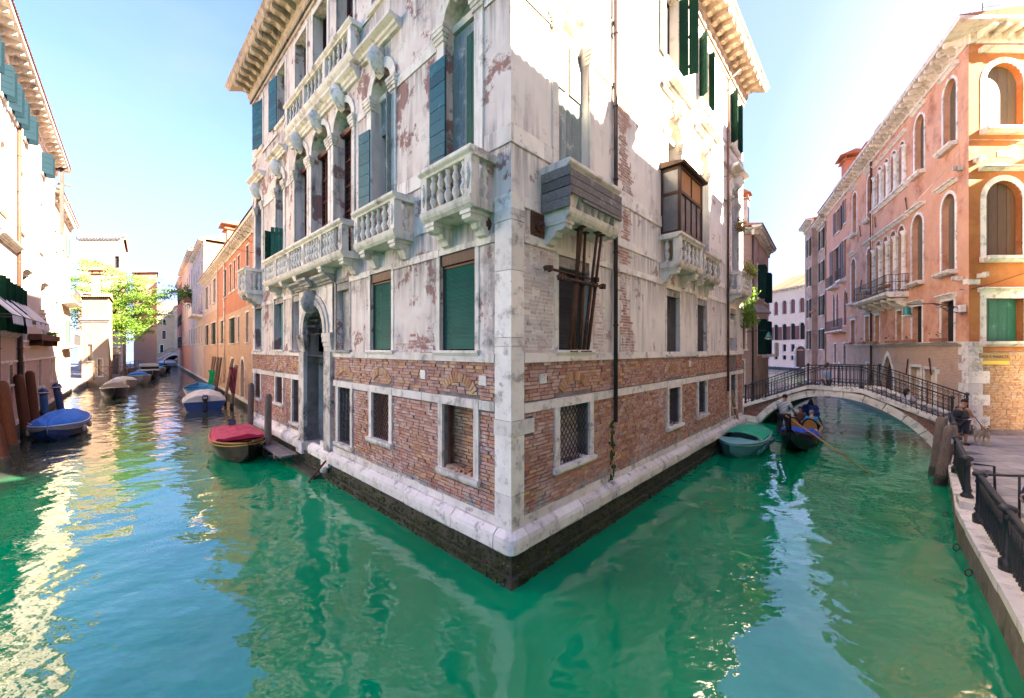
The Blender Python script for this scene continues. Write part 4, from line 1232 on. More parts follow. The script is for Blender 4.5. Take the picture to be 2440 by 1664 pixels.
# small iron brackets
bk = MB()
for z in (10.4, 9.4): bk.tube(LF.P(18.5, 0, z), LF.P(18.6, .9, z + .1), .012, n=5)
bk.tube(LF.P(18.5, 0, 9.9), LF.P(18.6, .85, 10.45), .012, n=5); bk.build('iron_bracket', M['iron'], palace)
bk = MB()
for a, z in ((14.2, 11.2), (14.2, 12.3), (11.6, 13.9)):
    bk.tube(RF.P(a, 0, z), RF.P(a - .1, .8, z), .013, n=5); bk.tube(RF.P(a + .8, 0, z + .1), RF.P(a - .3, .7, z + .1), .013, n=5)
bk.build('iron_bracket', M['iron'], palace)
wr = MB(); wr.path([RF.P(0, .04, 13.95), RF.P(6, .05, 13.9), RF.P(LEN_R, .04, 13.95)], .012, 5); wr.path([RF.P(0, .04, 12.95), RF.P(LEN_R, .04, 12.9)], .01, 5)
wr.build('cable', M['pipe'], palace)
# ------------------------------------------------------------ water
def watermat():
    m, nt, b = newmat('canal water')
    nt.nodes.remove(b)
    out = nt.nodes['Material Output']
    p = pos(nt)
    # slow swell, ripples, fine chop
    n1 = noise(nt, pos(nt, (1, 1, 1)), .75, 1, .4)
    n2 = noise(nt, pos(nt, (1.0, 1.35, 1)), 2.3, 1.2, .45)
    n3 = noise(nt, pos(nt, (1.2, 1.9, 1)), 6.5, 1.5, .5)
    calm = rng(nt, noise(nt, p, .13, 3, .6), .38, .62, .45, 1.0)
    h = mth(nt, 'ADD', mth(nt, 'MULTIPLY', n1, .13), mth(nt, 'MULTIPLY', calm, mth(nt, 'ADD', mth(nt, 'MULTIPLY', n2, .040), mth(nt, 'MULTIPLY', n3, .0065))))
    bm = N(nt, 'ShaderNodeBump'); bm.inputs['Strength'].default_value = 1.0; bm.inputs['Distance'].default_value = WATER_BUMP
    nt.links.new(h, bm.inputs['Height'])
    dif = N(nt, 'ShaderNodeBsdfDiffuse')
    col = mixc(nt, rng(nt, noise(nt, p, .25, 3, .5), .35, .65), (.0, .205, .075), (.0, .28, .108))
    sp = N(nt, 'ShaderNodeSeparateXYZ'); nt.links.new(p, sp.inputs[0])   # colour dulled to cancel sunlit green in the wide canal and left bank
    far = mth(nt, 'MAXIMUM', rng(nt, sp.outputs[1], 26, 40), rng(nt, sp.outputs[0], -15.0, -17.5))
    col = mixc(nt, far, col, (.035, .05, .036))
    nt.links.new(col, dif.inputs[0])
    gl = N(nt, 'ShaderNodeBsdfGlossy'); gl.inputs['Roughness'].default_value = .02
    gl.inputs['Color'].default_value = (1, 1, 1, 1)
    nt.links.new(bm.outputs[0], gl.inputs['Normal'])
    fr = N(nt, 'ShaderNodeFresnel'); fr.inputs['IOR'].default_value = 1.95
    nt.links.new(bm.outputs[0], fr.inputs['Normal'])
    mx = N(nt, 'ShaderNodeMixShader')
    nt.links.new(fr.outputs[0], mx.inputs[0]); nt.links.new(dif.outputs[0], mx.inputs[1]); nt.links.new(gl.outputs[0], mx.inputs[2])
    nt.links.new(mx.outputs[0], out.inputs['Surface'])
    return m
WATER_BUMP = .55
w = MB(); w.poly([(-700, -60, 0), (700, -60, 0), (700, 900, 0), (-700, 900, 0)])
water = w.build('canal_water', watermat(), kind='structure')
w = MB(); w.poly([(-700, -60, -1.6), (700, -60, -1.6), (700, 900, -1.6), (-700, 900, -1.6)])
w.build('canal_bed', M['algae'], kind='structure')

# ------------------------------------------------------------ general houses
def house(name, label, F, ln, depth, z1, wallm, wins=(), base=None, basez=0, roofm=None, ridge=2.2, eave=.45, corn=None, foot=True, roof=True, cat='house', mod=.5, z0=-1.2, side0=None, side1=None, near_side=True):
    root = thing(name, label, cat, F.P(0, 0, 0))
    ops = [opening(*w_[:4], arch=w_[4].get('arch'), rise=w_[4].get('rise')) for w_ in wins]
    zb = basez if base else z0
    wm = MB(); wall_mesh(wm, F, 0, ln, zb, z1, ops, .28)
    wm.build('wall', wallm, root)
    sw = MB()
    sw.poly([F.P(0, 0, z0), F.P(0, -depth, z0), F.P(0, -depth, z1), F.P(0, 0, z1)]); 
    if near_side: sw.build('side_wall', side0 or wallm, root)
    sw = MB(); sw.poly([F.P(ln, 0, z0), F.P(ln, -depth, z0), F.P(ln, -depth, z1), F.P(ln, 0, z1)])
    sw.poly([F.P(0, -depth, z0), F.P(ln, -depth, z0), F.P(ln, -depth, z1), F.P(0, -depth, z1)])
    sw.build('side_wall', side1 or wallm, root)
    if base:
        wm = MB(); wall_mesh(wm, F, 0, ln, z0, basez, ops, .28, .004); wm.build('base_wall', base, root)
    if foot:
        f = MB(); f.prism(F, [(-.2, -1.2), (.14, -1.2), (.12, .42), (-.2, .42)], 0, ln); f.build('mossy_foot', M['algae'], root)
        f = MB(); f.prism(F, [(-.1, .422), (.10, .422), (.08, .62), (-.1, .64)], 0, ln); f.build('plinth', M['stone'], root)
    for q, w_ in zip(ops, wins):
        o = dict(w_[4]); o.pop('arch', None); o.pop('rise', None)
        sh = o.pop('shut', None); sm = o.pop('sm', M['green']); pl = o.pop('planks', 0); 
        o.setdefault('w', .13); o.setdefault('frame', M['stone_clean'])
        wi = window(root, F, q, **o)
        if sh:
            wid = (q['a1'] - q['a0'])
            zt = q['zs'] if q['arch'] else q['z1']
            if sh == 'closed':
                leaf(wi, F, q['a0'], -.12, 0, wid / 2 - .01, q['z0'], zt, sm); leaf(wi, F, q['a1'], -.12, 0, -wid / 2 + .01, q['z0'], zt, sm)
            elif sh == 'right':
                leaf(wi, F, q['a1'], -.02, .12, wid * .52, q['z0'], zt, sm)
            elif sh == 'ajar':
                leaf(wi, F, q['a0'], .0, 1.25, wid / 2, q['z0'], zt, sm); leaf(wi, F, q['a1'], .0, -1.25, -wid / 2, q['z0'], zt, sm)
            elif sh == 'in':
                leaf(wi, F, q['a1'] - .01, -.05, 1.2, -wid * .5, q['z0'], zt, sm) if False else leaf(wi, F, q['a1'] - .03, -.27, 1.45, -.26, q['z0'], zt, sm)
            else:
                leaf(wi, F, q['a0'] - .02, .05, -.06, -wid * .52, q['z0'], zt, sm); leaf(wi, F, q['a1'] + .02, .05, .06, wid * .52, q['z0'], zt, sm)
    if corn:
        c = MB(); c.prism(F, [(-.1, z1 - .5), (.06, z1 - .5), (.08, z1 - .42), (.08, z1 - .02), (eave, z1 - .02), (eave + .04, z1 + .03), (eave + .06, z1 + .14), (-.1, z1 + .16)], -eave if near_side else 0, ln + eave)
        cc = c.build('cornice', corn, root)
        modillions(cc, F, 0, ln, .08, eave - .05, z1 - .36, z1 - .021, mod, .16, corn)
    if roof:
        tile_roof(root, F, -eave, ln + eave, eave + .12, -depth / 2, z1 + .17, z1 + .17 + ridge, roofm)
    return root
def flower_box(name, label, F, a0, a1, o, z, group=None, cols=((.55, .04, .12), (.65, .2, .03), (.6, .3, .4)), n=60, fall=.25, box=True, leafc='leaf_green'):
    t = thing(name, label, 'flower box', F.P((a0 + a1) / 2, o, z), group=group)
    if box:
        b = MB(); b.box(F, a0, a1, o - .1, o + .1, z, z + .16); b.build('box', M['terracotta'], t)
    lv = MB(); fl = [MB() for _ in cols]
    for k in range(n * 3):
        a, oo, zz = random.uniform(a0 - .05, a1 + .05), o + random.gauss(.06, .1), z + .16 + random.uniform(-fall, .32)
        tri(lv, F.P(a, oo, zz), .055)
    for k in range(n):
        a, oo, zz = random.uniform(a0, a1), o + random.gauss(.08, .11), z + .2 + random.uniform(-fall * .7, .38)
        tri(fl[k % len(cols)], F.P(a, oo, zz), .045)
    lv.build('foliage', M[leafc], t, kind='stuff')
    for m_, c in zip(fl, cols):
        if len(m_.v): m_.build('blossom', cloth_c(c), t, kind='stuff')
    return t
_cc = {}
def cloth_c(c):
    if c not in _cc: _cc[c] = surf('petal', c, tuple(x * .7 for x in c), 5, .7, 20, 0)
    return _cc[c]
def tri(mb, p, s):
    p = Vector(p); q = Vector((random.gauss(0, 1), random.gauss(0, 1), random.gauss(0, 1))).normalized(); r = q.orthogonal().normalized(); t = q.cross(r)
    mb.poly([tuple(p - r * s), tuple(p + t * s * .6), tuple(p + r * s), tuple(p - t * s * .6)])
def leafmat(name, c1, c2):
    m, nt, b = newmat(name)
    nt.links.new(mixc(nt, island(nt), c1, c2), b.inputs['Base Color'])
    b.inputs['Roughness'].default_value = .55
    tr = N(nt, 'ShaderNodeBsdfTranslucent'); nt.links.new(mixc(nt, island(nt), tuple(x * 1.3 for x in c1), tuple(x * 1.3 for x in c2)), tr.inputs[0])
    mx = N(nt, 'ShaderNodeMixShader'); mx.inputs[0].default_value = .4
    nt.links.new(b.outputs[0], mx.inputs[1]); nt.links.new(tr.outputs[0], mx.inputs[2]); nt.links.new(mx.outputs[0], nt.nodes['Material Output'].inputs['Surface'])
    return m
M['leaf_green'] = leafmat('green leaves', (.07, .14, .02), (.12, .20, .03))
M['leaf_bright'] = leafmat('fresh yellow green leaves', (.085, .20, .012), (.17, .28, .018))
M['leaf_dark'] = leafmat('dark leaves', (.03, .07, .015), (.06, .10, .02))

# ------------------------------------------------------------ left bank
LB = Fr((-18.61, 12.52), (-.704, .71), (.71, .704))
M['white_house'] = surf('cream white render', (.56, .49, .41), (.50, .43, .35), .8, .85, 40, .15, dirt=(.48, .40, .34), dlo=.62, dhi=.85, dscale=.5, streak=(.42, .36, .32), slo=.6, shi=.85)
M['cream'] = surf('pale yellow render', (.50, .37, .215), (.43, .31, .18), .8, .85, 40, .15, dirt=(.48, .38, .28), dlo=.58, dhi=.8, dscale=.7)
M['pale_brick_l'] = brickwall('pale pink brick wall', LB.d, (.52, .34, .28), (.60, .44, .37), (.55, .47, .42), .27, .08, patch=(.58, .50, .46), plo=.55, phi=.68)
M['shutter_blue'] = paint('dark blue green shutter', (.006, .018, .026), .85, spec=.1); M['shutter_green'] = paint('deep green shutter', (.006, .036, .022), .85, spec=.1)
G_ = dict(shut='open', sm=M['green'], w=.1)
tw = dict(shut='ajar', sm=M['shutter_blue'], w=.1, fill='dark')
wl1 = [(4.7, 5.6, 16.4, 17.75, tw), (7.3, 8.2, 16.3, 17.75, tw), (9.0, 9.9, 16.3, 17.75, tw), (10.5, 11.4, 16.3, 17.7, tw), (12.6, 13.6, 16.3, 17.7, tw), (18.6, 19.7, 16.3, 17.7, tw)]
ar_ = dict(arch='round', w=.1, fill='boards', fillmat=M['white_house'], frame=M['white_house'])
wl1 += [(3.9, 5.0, 10.9, 14.25, ar_), (7.3, 8.5, 10.9, 14.25, ar_), (11.8, 12.8, 10.9, 14.25, ar_), (18.0, 19.2, 10.9, 14.25, ar_)]
bs = dict(arch='round', w=.2, fill='dark', shut='open', sm=M['green'])
wl1 += [(4.2, 5.5, 5.2, 9.1, dict(arch='round', rise=1.6, w=.2, fill='dark', shut='ajar', sm=M['shutter_green'])), (6.7, 7.7, 5.2, 8.9, dict(arch='round', rise=1.4, w=.14, fill='dark', shut='ajar', sm=M['shutter_green'])), (8.2, 9.2, 5.2, 8.9, dict(arch='round', rise=1.4, w=.14, fill='dark', shut='ajar', sm=M['shutter_green'])), (9.7, 10.6, 5.2, 8.9, dict(arch='round', rise=1.4, w=.14, fill='dark', shut='ajar', sm=M['shutter_green']))]
cl = dict(shut='closed', sm=M['shutter_green'], w=.1, hood=.25)
wl1 += [(12.3, 13.7, 7.0, 8.6, cl), (18.3, 19.9, 6.9, 8.6, cl), (19.0, 20.6, 4.0 + 1.3, 6.5, dict(shut='closed', sm=M['teal'], w=.1)), (12.2, 13.4, 4.9, 6.4, dict(fill='dark', w=.1))]
wl1 += [(11.75, 13.0, -.2, 3.95, dict(arch='round', w=.22, fill='boards', fillmat=M['stone_clean'], sill=0, hood=.2)), (17.6, 18.7, 1.9, 3.7, dict(fill='dark', w=.16)), (22.7, 23.6, 2.0, 3.7, dict(fill='boards', fillmat=M['stone_clean'], w=.16)), (4.3, 5.2, .9, 3.6, dict(fill='boards', fillmat=M['stone_clean'], w=.16)), (9.2, 10.0, 2.6, 3.6, dict(fill='dark', w=.1))]
wh = house('white_house', 'tall cream white house with green shutters and white awnings along the left canal', LB, 25.4, 10, 18.9, M['white_house'], wl1, base=M['pale_brick_l'], basez=3.78, corn=M['stone'], eave=.7, mod=.85, ridge=1.5)
for a in (6.05, 11.02): drainpipe(wh, LB, a, .1, 4.6, 18.3, .07, M['pipe_brown'])
for a in (6.05, 11.02): drainpipe(wh, LB, a + .04, .12, 1.9, 5.2, .10, M['pipe'])
for a0, a1, z in ((3.9, 6.0, 9.5), (6.5, 10.9, 9.5), (6.4, 10.95, 5.0)):
    mb = MB(); mb.prism(LB, cornice_prof(0, z, .3, .28), a0, a1); mb.build('string_course', M['stone_clean'], wh)
mb = MB(); mb.prism(LB, [(0, 3.7), (.06, 3.7), (.06, 3.8), (0, 3.82)], 0, 25.4); mb.build('string_course', M['stone_clean'], wh)
cv = cloth('white awning canvas', (.70, .68, .66), .15)
for (a0, a1) in ((1.6, 3.6), (4.1, 5.6), (6.6, 7.75), (8.1, 9.25), (9.6, 10.75)):
    mb = MB(); n = 4
    zt, zl, od = 7.1, 5.75, 1.15
    mb.poly([LB.P(a0, .05, zt), LB.P(a1, .05, zt), LB.P(a1, od, zl), LB.P(a0, od, zl)])
    mb.poly([LB.P(a0, .05, zt - .02), LB.P(a1, .05, zt - .02), LB.P(a1, od, zl - .02), LB.P(a0, od, zl - .02)])
    k = int((a1 - a0) / .22)
    for i in range(k):
        x0, x1 = a0 + (a1 - a0) * i / k, a0 + (a1 - a0) * (i + 1) / k
        mb.poly([LB.P(x0, od, zl), LB.P(x1, od, zl), LB.P(x1, od + .03, zl - .34), LB.P((x0 + x1) / 2, od + .03, zl - .4), LB.P(x0, od + .03, zl - .34)])
    aw = mb.build('awning', cv, wh)
    fm = MB()
    for a in (a0 + .03, a1 - .03): fm.tube(LB.P(a, .05, zl), LB.P(a, od, zl - .03), .018, n=5)
    fm.tube(LB.P(a0, od, zl - .03), LB.P(a1, od, zl - .03), .018, n=5); fm.build('awning_frame', M['iron'], aw)
chimney(wh, LB, 12.5, -2.2, 18.9, 22.4, 1.5, M['white_house'], cap=False)
mb = MB()
for z in (16.0, 17.4, 18.6): mb.box(LB, 24.7, 24.8, .1, .9, z, z + .15)
mb.box(LB, 24.5, 24.9, .3, .5, 13.5, 19.5); mb.build('flue_frame', M['pipe'], wh)
bx = thing('balcony_planter', 'long rusty balcony planter under the dark shutters of the white house', 'planter', LB.P(17, .3, 5.0))
mb = MB(); mb.box(LB, 13.9, 21.9, .05, .55, 4.95, 5.3); mb.build('box', M['rust'], bx)
mb = MB()
for a in (14.6, 18.6, 21): mb.box(LB, a, a + .2, .0, .5, 4.6, 4.949)
mb.build('bracket', M['rust'], bx)
mb = MB()
for k in range(140): tri(mb, LB.P(random.uniform(19.6, 21.6), random.uniform(.1, .5), 5.35 + random.uniform(0, .25)), .07)
mb.build('foliage', M['leaf_green'], bx, kind='stuff')

LC = Fr(LB.P(25.5, -.15, 0)[:2], LB.d, LB.n)
yw = dict(shut='open', sm=M['green'], w=.1, fill='dark'); yb = dict(shut='closed', sm=M['brown_wood'], w=.12)
wc = [(1.0, 2.1, 12.6, 14.2, dict(fill='glass', fillmat=M['glass_pale'], w=.1)), (6.0, 7.0, 13.6, 15.4, yb), (9.2, 10.2, 13.6, 15.4, yw), (5.8, 6.8, 9.4, 12.0, yb), (9.0, 10.0, 9.4, 12.0, yb), (1.2, 2.2, 8.4, 10.2, dict(fill='dark')), (1.0, 2.0, 4.8, 7.0, yb), (5.8, 6.8, 5.0, 7.2, yb), (9.2, 10.2, 5.0, 7.2, yw), (3.0, 3.9, .9, 3.4, yb), (6.3, 7.3, .9, 3.6, yb), (9.6, 10.5, .9, 3.2, yb)]
ch = house('cream_house', 'sunlit pale yellow house with small iron balconies beside the white house', LC, 12.0, 9, 16.9, M['cream'], wc, corn=M['stone'], eave=.5, ridge=1.6)
for (a0, a1, z) in ((5.2, 10.8, 8.5), (5.2, 10.8, 4.4)):
    mb = MB(); mb.prism(LC, [(0, z), (.8, z + .2), (.85, z + .34), (0, z + .34)], a0, a1)
    bb = mb.build('balcony', M['stone_clean'], ch)
    for k in range(int((a1 - a0) / .16) + 1):
        mb = MB(); mb.tube(LC.P(a0 + k * .16, .78, z + .34), LC.P(a0 + k * .16, .78, z + 1.3), .014, n=4); mb.build('baluster', M['iron'], bb)
    mb = MB(); mb.tube(LC.P(a0, .78, z + 1.32), LC.P(a1, .78, z + 1.32), .022, n=5); mb.build('rail', M['iron'], bb)
flower_box('flower_box', 'orange and red flowers on the upper iron balcony of the cream house', LC, 5.4, 8.4, .7, 8.9, n=40)

def XF(x, y): return Fr((x, y), (1, 0), (.69, -.72))
M['tan_house'] = surf('tan sunlit render', (.42, .29, .19), (.35, .24, .155), .9, .88, 40, .2, dirt=(.40, .28, .20), dlo=.55, dhi=.8, dscale=.8)
lw_ = [(.7, 1.3, 3.0, 5.0, dict(fill='boards', fillmat=M['cream'], w=.06)), (1.9, 2.5, 1.2, 3.2, dict(fill='boards', fillmat=M['cream'], w=.06))]
low = house('low_house', 'low tan house with a squat chimney in front of the tree', XF(-51.2, 45.5), 3.2, 7, 10.4, M['tan_house'], lw_, foot=False, ridge=.8, eave=.2)
mb = MB(); mb.prism(XF(-51.2, 45.5), cornice_prof(0, 7.6, .3, .4), -.2, 3.4); mb.build('string_course', M['stone_clean'], low)
chimney(low, XF(-51.2, 45.5), 1.6, -.9, 10.3, 13.4, 1.0, M['tan_house'])
M['pale_brick_f'] = brickwall('sunlit pale brick', (1, 0), (.38, .235, .15), (.46, .31, .21), (.42, .33, .25), .3, .1, patch=(.46, .34, .25), plo=.52, phi=.66)
bt = house('brick_house', 'tall pale brick gable rising behind the tree with a modillion cornice', XF(-70.3, 62), 7.2, 14, 22.6, M['pale_brick_f'], [(5.9, 6.6, 17.5, 19.5, dict(fill='dark', w=.1))], foot=False, corn=M['stone_clean'], eave=.4, ridge=1.8)
gw = MB(); GF = XF(-57.9, 54)
gw_t = thing('garden_wall', 'low sunlit garden wall with a dark timber gate beside the landing', 'wall', GF.P(0, 0, 0))
MB().box(GF, 0, 2.6, -.4, 0, -.5, 4.6).build('wall_face', M['tan_house'], gw_t)
MB().box(GF, -.1, 2.7, -.5, .1, 4.602, 4.8).build('coping', M['stone_clean'], gw_t)
for k in range(4): MB().box(GF, .3 + k * .5, .74 + k * .5, .001, .08, .9, 3.6).build('plank', M['brown_wood'], gw_t)
tl = [(1.0, 2.2, 6.0, 8.0, dict(fill='dark')), (3.5, 4.6, 12, 14, dict(fill='dark'))]
house('pale_tower_house', 'pale end house with a bare brick foot where the quay turns', XF(-75.2, 76), 4.6, 12, 19.4, M['tan_house'], [(1.0, 1.9, 13.5, 15.2, dict(fill='dark', w=.1))], foot=False, base=brickwall('grey pink brick', (1, 0), (.42, .32, .30), (.5, .4, .37), (.5, .45, .42), .3, .1), basez=8.8, ridge=1.0, eave=.3)
wf = [(2.0, 3.0, 7.4, 9.4, dict(fill='dark', w=.1)), (5.2, 6.2, 7.2, 9.6, dict(shut='closed', sm=M['brown_wood'])), (1.2, 2.1, 11.4, 12.8, dict(shut='closed', sm=M['brown_wood'])), (5.4, 6.2, 11.2, 12.8, dict(arch='round', fill='dark')), (4.6, 5.5, 3.4, 5.6, dict(fill='dark'))]
house('far_white_house', 'sunlit white house with a red roof closing the left canal behind the footbridge', XF(-104, 108), 9.5, 12, 14.6, M['cream'], wf, foot=False, ridge=3.4, eave=.4, corn=M['stone_clean'])
# landing and quay on the left
quay = MB()
q0 = [LB.P(38.4, .35, 0)[:2], LB.P(52, .7, 0)[:2], (-62, 60), (-71, 72), (-86, 92)]
for (p, q_), in zip(list(zip(q0, q0[1:]))):
    quay.poly([(p[0], p[1], .9), (q_[0], q_[1], .9), (q_[0] - 60, q_[1] - 1, .9), (p[0] - 60, p[1] - 1, .9)])
    quay.poly([(p[0], p[1], -1.2), (q_[0], q_[1], -1.2), (q_[0], q_[1], .9), (p[0], p[1], .9)])
quay.poly([(q0[0][0], q0[0][1], -1.2), (q0[0][0] - 60, q0[0][1] - 1, -1.2), (q0[0][0] - 60, q0[0][1] - 1, .9), (q0[0][0], q0[0][1], .9)])
quay.build('quay', M['concrete'], kind='structure')
def fence(label, pts, z, h, m, group=None, cross=False):
    t = thing('railing', label, 'railing', (pts[0][0], pts[0][1], z), group=group)
    for i, p in enumerate(pts):
        MB().tube((p[0], p[1], z), (p[0], p[1], z + h), .04, n=6).build('post', m, t)
    for p, q_ in zip(pts, pts[1:]):
        MB().tube((p[0], p[1], z + h), (q_[0], q_[1], z + h), .035, n=6).build('rail', m, t)
        if cross:
            mb = MB(); mb.tube((p[0], p[1], z + .1), (q_[0], q_[1], z + h), .02, n=4); mb.tube((p[0], p[1], z + h), (q_[0], q_[1], z + .1), .02, n=4); mb.build('cross_brace', m, t)
        else:
            MB().tube((p[0], p[1], z + h * .5), (q_[0], q_[1], z + h * .5), .025, n=5).build('rail', m, t)
rr = [(-46.6, 42.6), (-45.0, 42.9), (-43.4, 43.2)]
fence('thin red iron railing with crossed braces on the landing by the cream house', rr, .9, 1.5, M['rust'], cross=True)
fq = []
for k in range(7):
    t = k / 6; fq.append((-57 - 17 * t, 54.6 + 22 * t))
fence('dark railing along the far quay beside the walking man', fq, .9, 1.3, M['iron'])

# ------------------------------------------------------------ right bank of the left canal
NF = Fr((-16.3, 24.8), (-.688, .725), (-.725, -.688))
M['orange_house'] = surf('orange red render', (.52, .21, .11), (.44, .17, .09), 1.2, .88, 40, .2, dirt=(.60, .36, .24), dlo=.56, dhi=.72, dscale=.7, streak=(.30, .14, .09))
M['cream_r'] = surf('stained cream render', (.62, .50, .42), (.52, .40, .33), 1.0, .88, 40, .2, dirt=(.42, .25, .17), dlo=.52, dhi=.74, dscale=.7, streak=(.28, .22, .18))
M['grey_render'] = surf('stained grey pink render', (.58, .50, .46), (.46, .38, .35), 1.0, .88, 40, .2, dirt=(.34, .24, .2), dlo=.52, dhi=.74, dscale=.7, streak=(.2, .17, .15))
M['red_house'] = surf('brick red render', (.46, .13, .085), (.38, .11, .075), 1.0, .88, 40, .2, dirt=(.5, .26, .2), dlo=.58, dhi=.8)
M['pink_house'] = surf('faded pink render', (.68, .36, .24), (.58, .29, .18), 1.0, .88, 40, .2, dirt=(.5, .30, .22), dlo=.55, dhi=.8)
nb = brickwall('orange brick facade', NF.d, (.52, .26, .13), (.66, .42, .25), (.50, .38, .29), .27, .08, patch=(.66, .48, .34), plo=.57, phi=.66, dirt=(.30, .14, .08))
dg = paint('bottle green louvre paint', (.006, .03, .022), .85, spec=.15)
S2 = dict(shut='open', sm=dg, w=.1, fill='dark'); S3 = dict(shut='closed', sm=dg, w=.1); Sg = dict(fill='boards', fillmat=M['old_wood'], w=.12)
NA = Fr(NF.P(-1.5, 0, 0)[:2], NF.d, NF.n)
wn_ = [(5.5, 6.5, 10.4, 12.0, S3), (9.2, 10.2, 9.4, 11.9, Sg), (11.4, 12.4, 9.4, 11.9, Sg), (13.6, 14.6, 9.4, 11.9, Sg), (16.6, 18.4, 9.3, 11.9, S3),
       (5.5, 6.6, 4.9, 7.1, dict(fill='dark', w=.12)), (9.4, 10.2, 5.0, 7.0, dict(fill='boards', w=.12)), (11.7, 14.8, 4.9, 7.1, S3), (18.0, 20.6, 4.95, 7.2, S3),
       (12.4, 14.1, .3, 3.5, dict(arch='round', w=.25, fill='boards', fillmat=M['tan_house'], sill=0)), (7.3, 9.0, .3, 3.6, dict(arch='round', w=.25, fill='boards', fillmat=M['tan_house'], sill=0))]
oh = house('orange_house', 'orange red house over pale brick with satellite dish, next to the palace', NA, 22.4, 11, 13.0, M['orange_house'], wn_, base=nb, basez=7.6, corn=M['stone'], eave=.55, ridge=2.3, mod=.7)
chimney(oh, NA, 20.0, -1.2, 13.0, 16.3, 1.6, M['pink_house'])
drainpipe(oh, NA, 17.2, .12, 1.2, 12.7, .07, M['stone_clean'])
ant = thing('satellite_dish', 'white satellite dish on the tiled roof of the orange house', 'satellite dish', NA.P(9.5, -3.5, 14.6))
mb = MB(); mb.tube(NA.P(9.5, -3.5, 14.3), NA.P(9.5, -3.5, 15.9), .03, n=6); mb.build('mast', M['iron'], ant)
mb = MB(); mb.lathe(NA.P(9.5, -3.4, 16.1), [(.02, -.02), (.3, .03), (.5, .14), (.48, .15)], 14); dsh = mb.build('dish', M['stone_clean'], ant)
NB = Fr(NF.P(21.0, .1, 0)[:2], NF.d, NF.n)
wn_ = [(1.2, 3.0, 9.4, 12.0, S3), (5.4, 6.6, 9.4, 12.0, dict(fill='dark')), (8.6, 11.0, 9.2, 12.0, S3), (1.0, 5.0, 4.9, 7.3, S3), (7.8, 11.4, 4.9, 7.3, S3)]
house('brick_orange_house', 'peeling orange and brick house with dark green louvres beyond the drainpipe', NB, 13.0, 11, 12.9, M['cream_r'], wn_, base=nb, basez=8.6, corn=M['stone'], eave=.5, ridge=2.0, mod=.7)
NC = Fr(NF.P(34.2, .1, 0)[:2], NF.d, NF.n)
wn_ = [(2 + 4 * k, 3.2 + 4 * k, z, z + 2.4, Sg) for k in range(4) for z in (5.2, 9.6, 13.8)]
tc = house('tall_cream_house', 'tall stained cream house with white balconies behind the orange house', NC, 16.5, 11, 18.4, M['grey_render'], wn_, base=M['cream_r'], basez=4.8, corn=M['stone'], eave=.5, ridge=2.4, mod=.8, side0=M['cream'])
mb = MB(); mb.prism(NC, [(0, 8.6), (1.2, 8.8), (1.2, 9.0), (0, 9.0)], 1.5, 8); mb.box(NC, 1.5, 8, 1.1, 1.18, 9.0, 9.9); mb.build('balcony', M['stone_clean'], tc)
ND = Fr(NF.P(51, .1, 0)[:2], NF.d, NF.n)
wn_ = [(2 + 5 * k, 3.4 + 5 * k, z, z + 2.6, Sg) for k in range(6) for z in (5.2, 10.4, 15.0)]
td = house('stained_house', 'narrow fronted stained grey house with a roof terrace plant, further down the canal', ND, 29.0, 11, 20.2, M['grey_render'], wn_, base=M['pink_house'], basez=5.0, corn=M['stone'], eave=.6, ridge=2.2, mod=1.0)
chimney(td, ND, 14, -1.5, 20, 23.6, 1.4, M['grey_render'], cap=False)
pb = thing('balcony_plant', 'bushy green plant on a balcony of the stained house', 'plant', ND.P(3, .6, 13.0))
mb = MB()
for k in range(500):
    v = Vector((random.gauss(0, .8), random.gauss(0, .5), random.gauss(0, .6))); p = Vector(ND.P(3, .6, 13.4)) + v; tri(mb, p, .2)
mb.build('foliage', M['leaf_green'], pb, kind='stuff')
MB().box(ND, 2, 4, .1, 1.0, 12.2, 12.8).build('pot', M['terracotta'], pb)
NE = Fr(NF.P(80.5, .1, 0)[:2], NF.d, NF.n)
wn_ = [(2.5 + 5 * k, 4.2 + 5 * k, z, z + 2.6, S2) for k in range(3) for z in (4.6, 9.6, 15.0)]
house('red_house', 'brick red house by the far footbridge', NE, 17.0, 11, 19.6, M['red_house'], wn_, base=M['pink_house'], basez=4.2, corn=M['stone_clean'], eave=.5, ridge=1.8, mod=1.0)
NG = Fr(NF.P(98.5, .1, 0)[:2], NF.d, NF.n)
wn_ = [(2.5 + 5 * k, 4.2 + 5 * k, z, z + 2.6, S3) for k in range(4) for z in (4.6, 9.6)]
house('yellow_house', 'pale orange house beyond the far footbridge', NG, 24.0, 11, 15.0, M['cream'], wn_, corn=M['stone_clean'], eave=.5, ridge=1.8, mod=1.2)

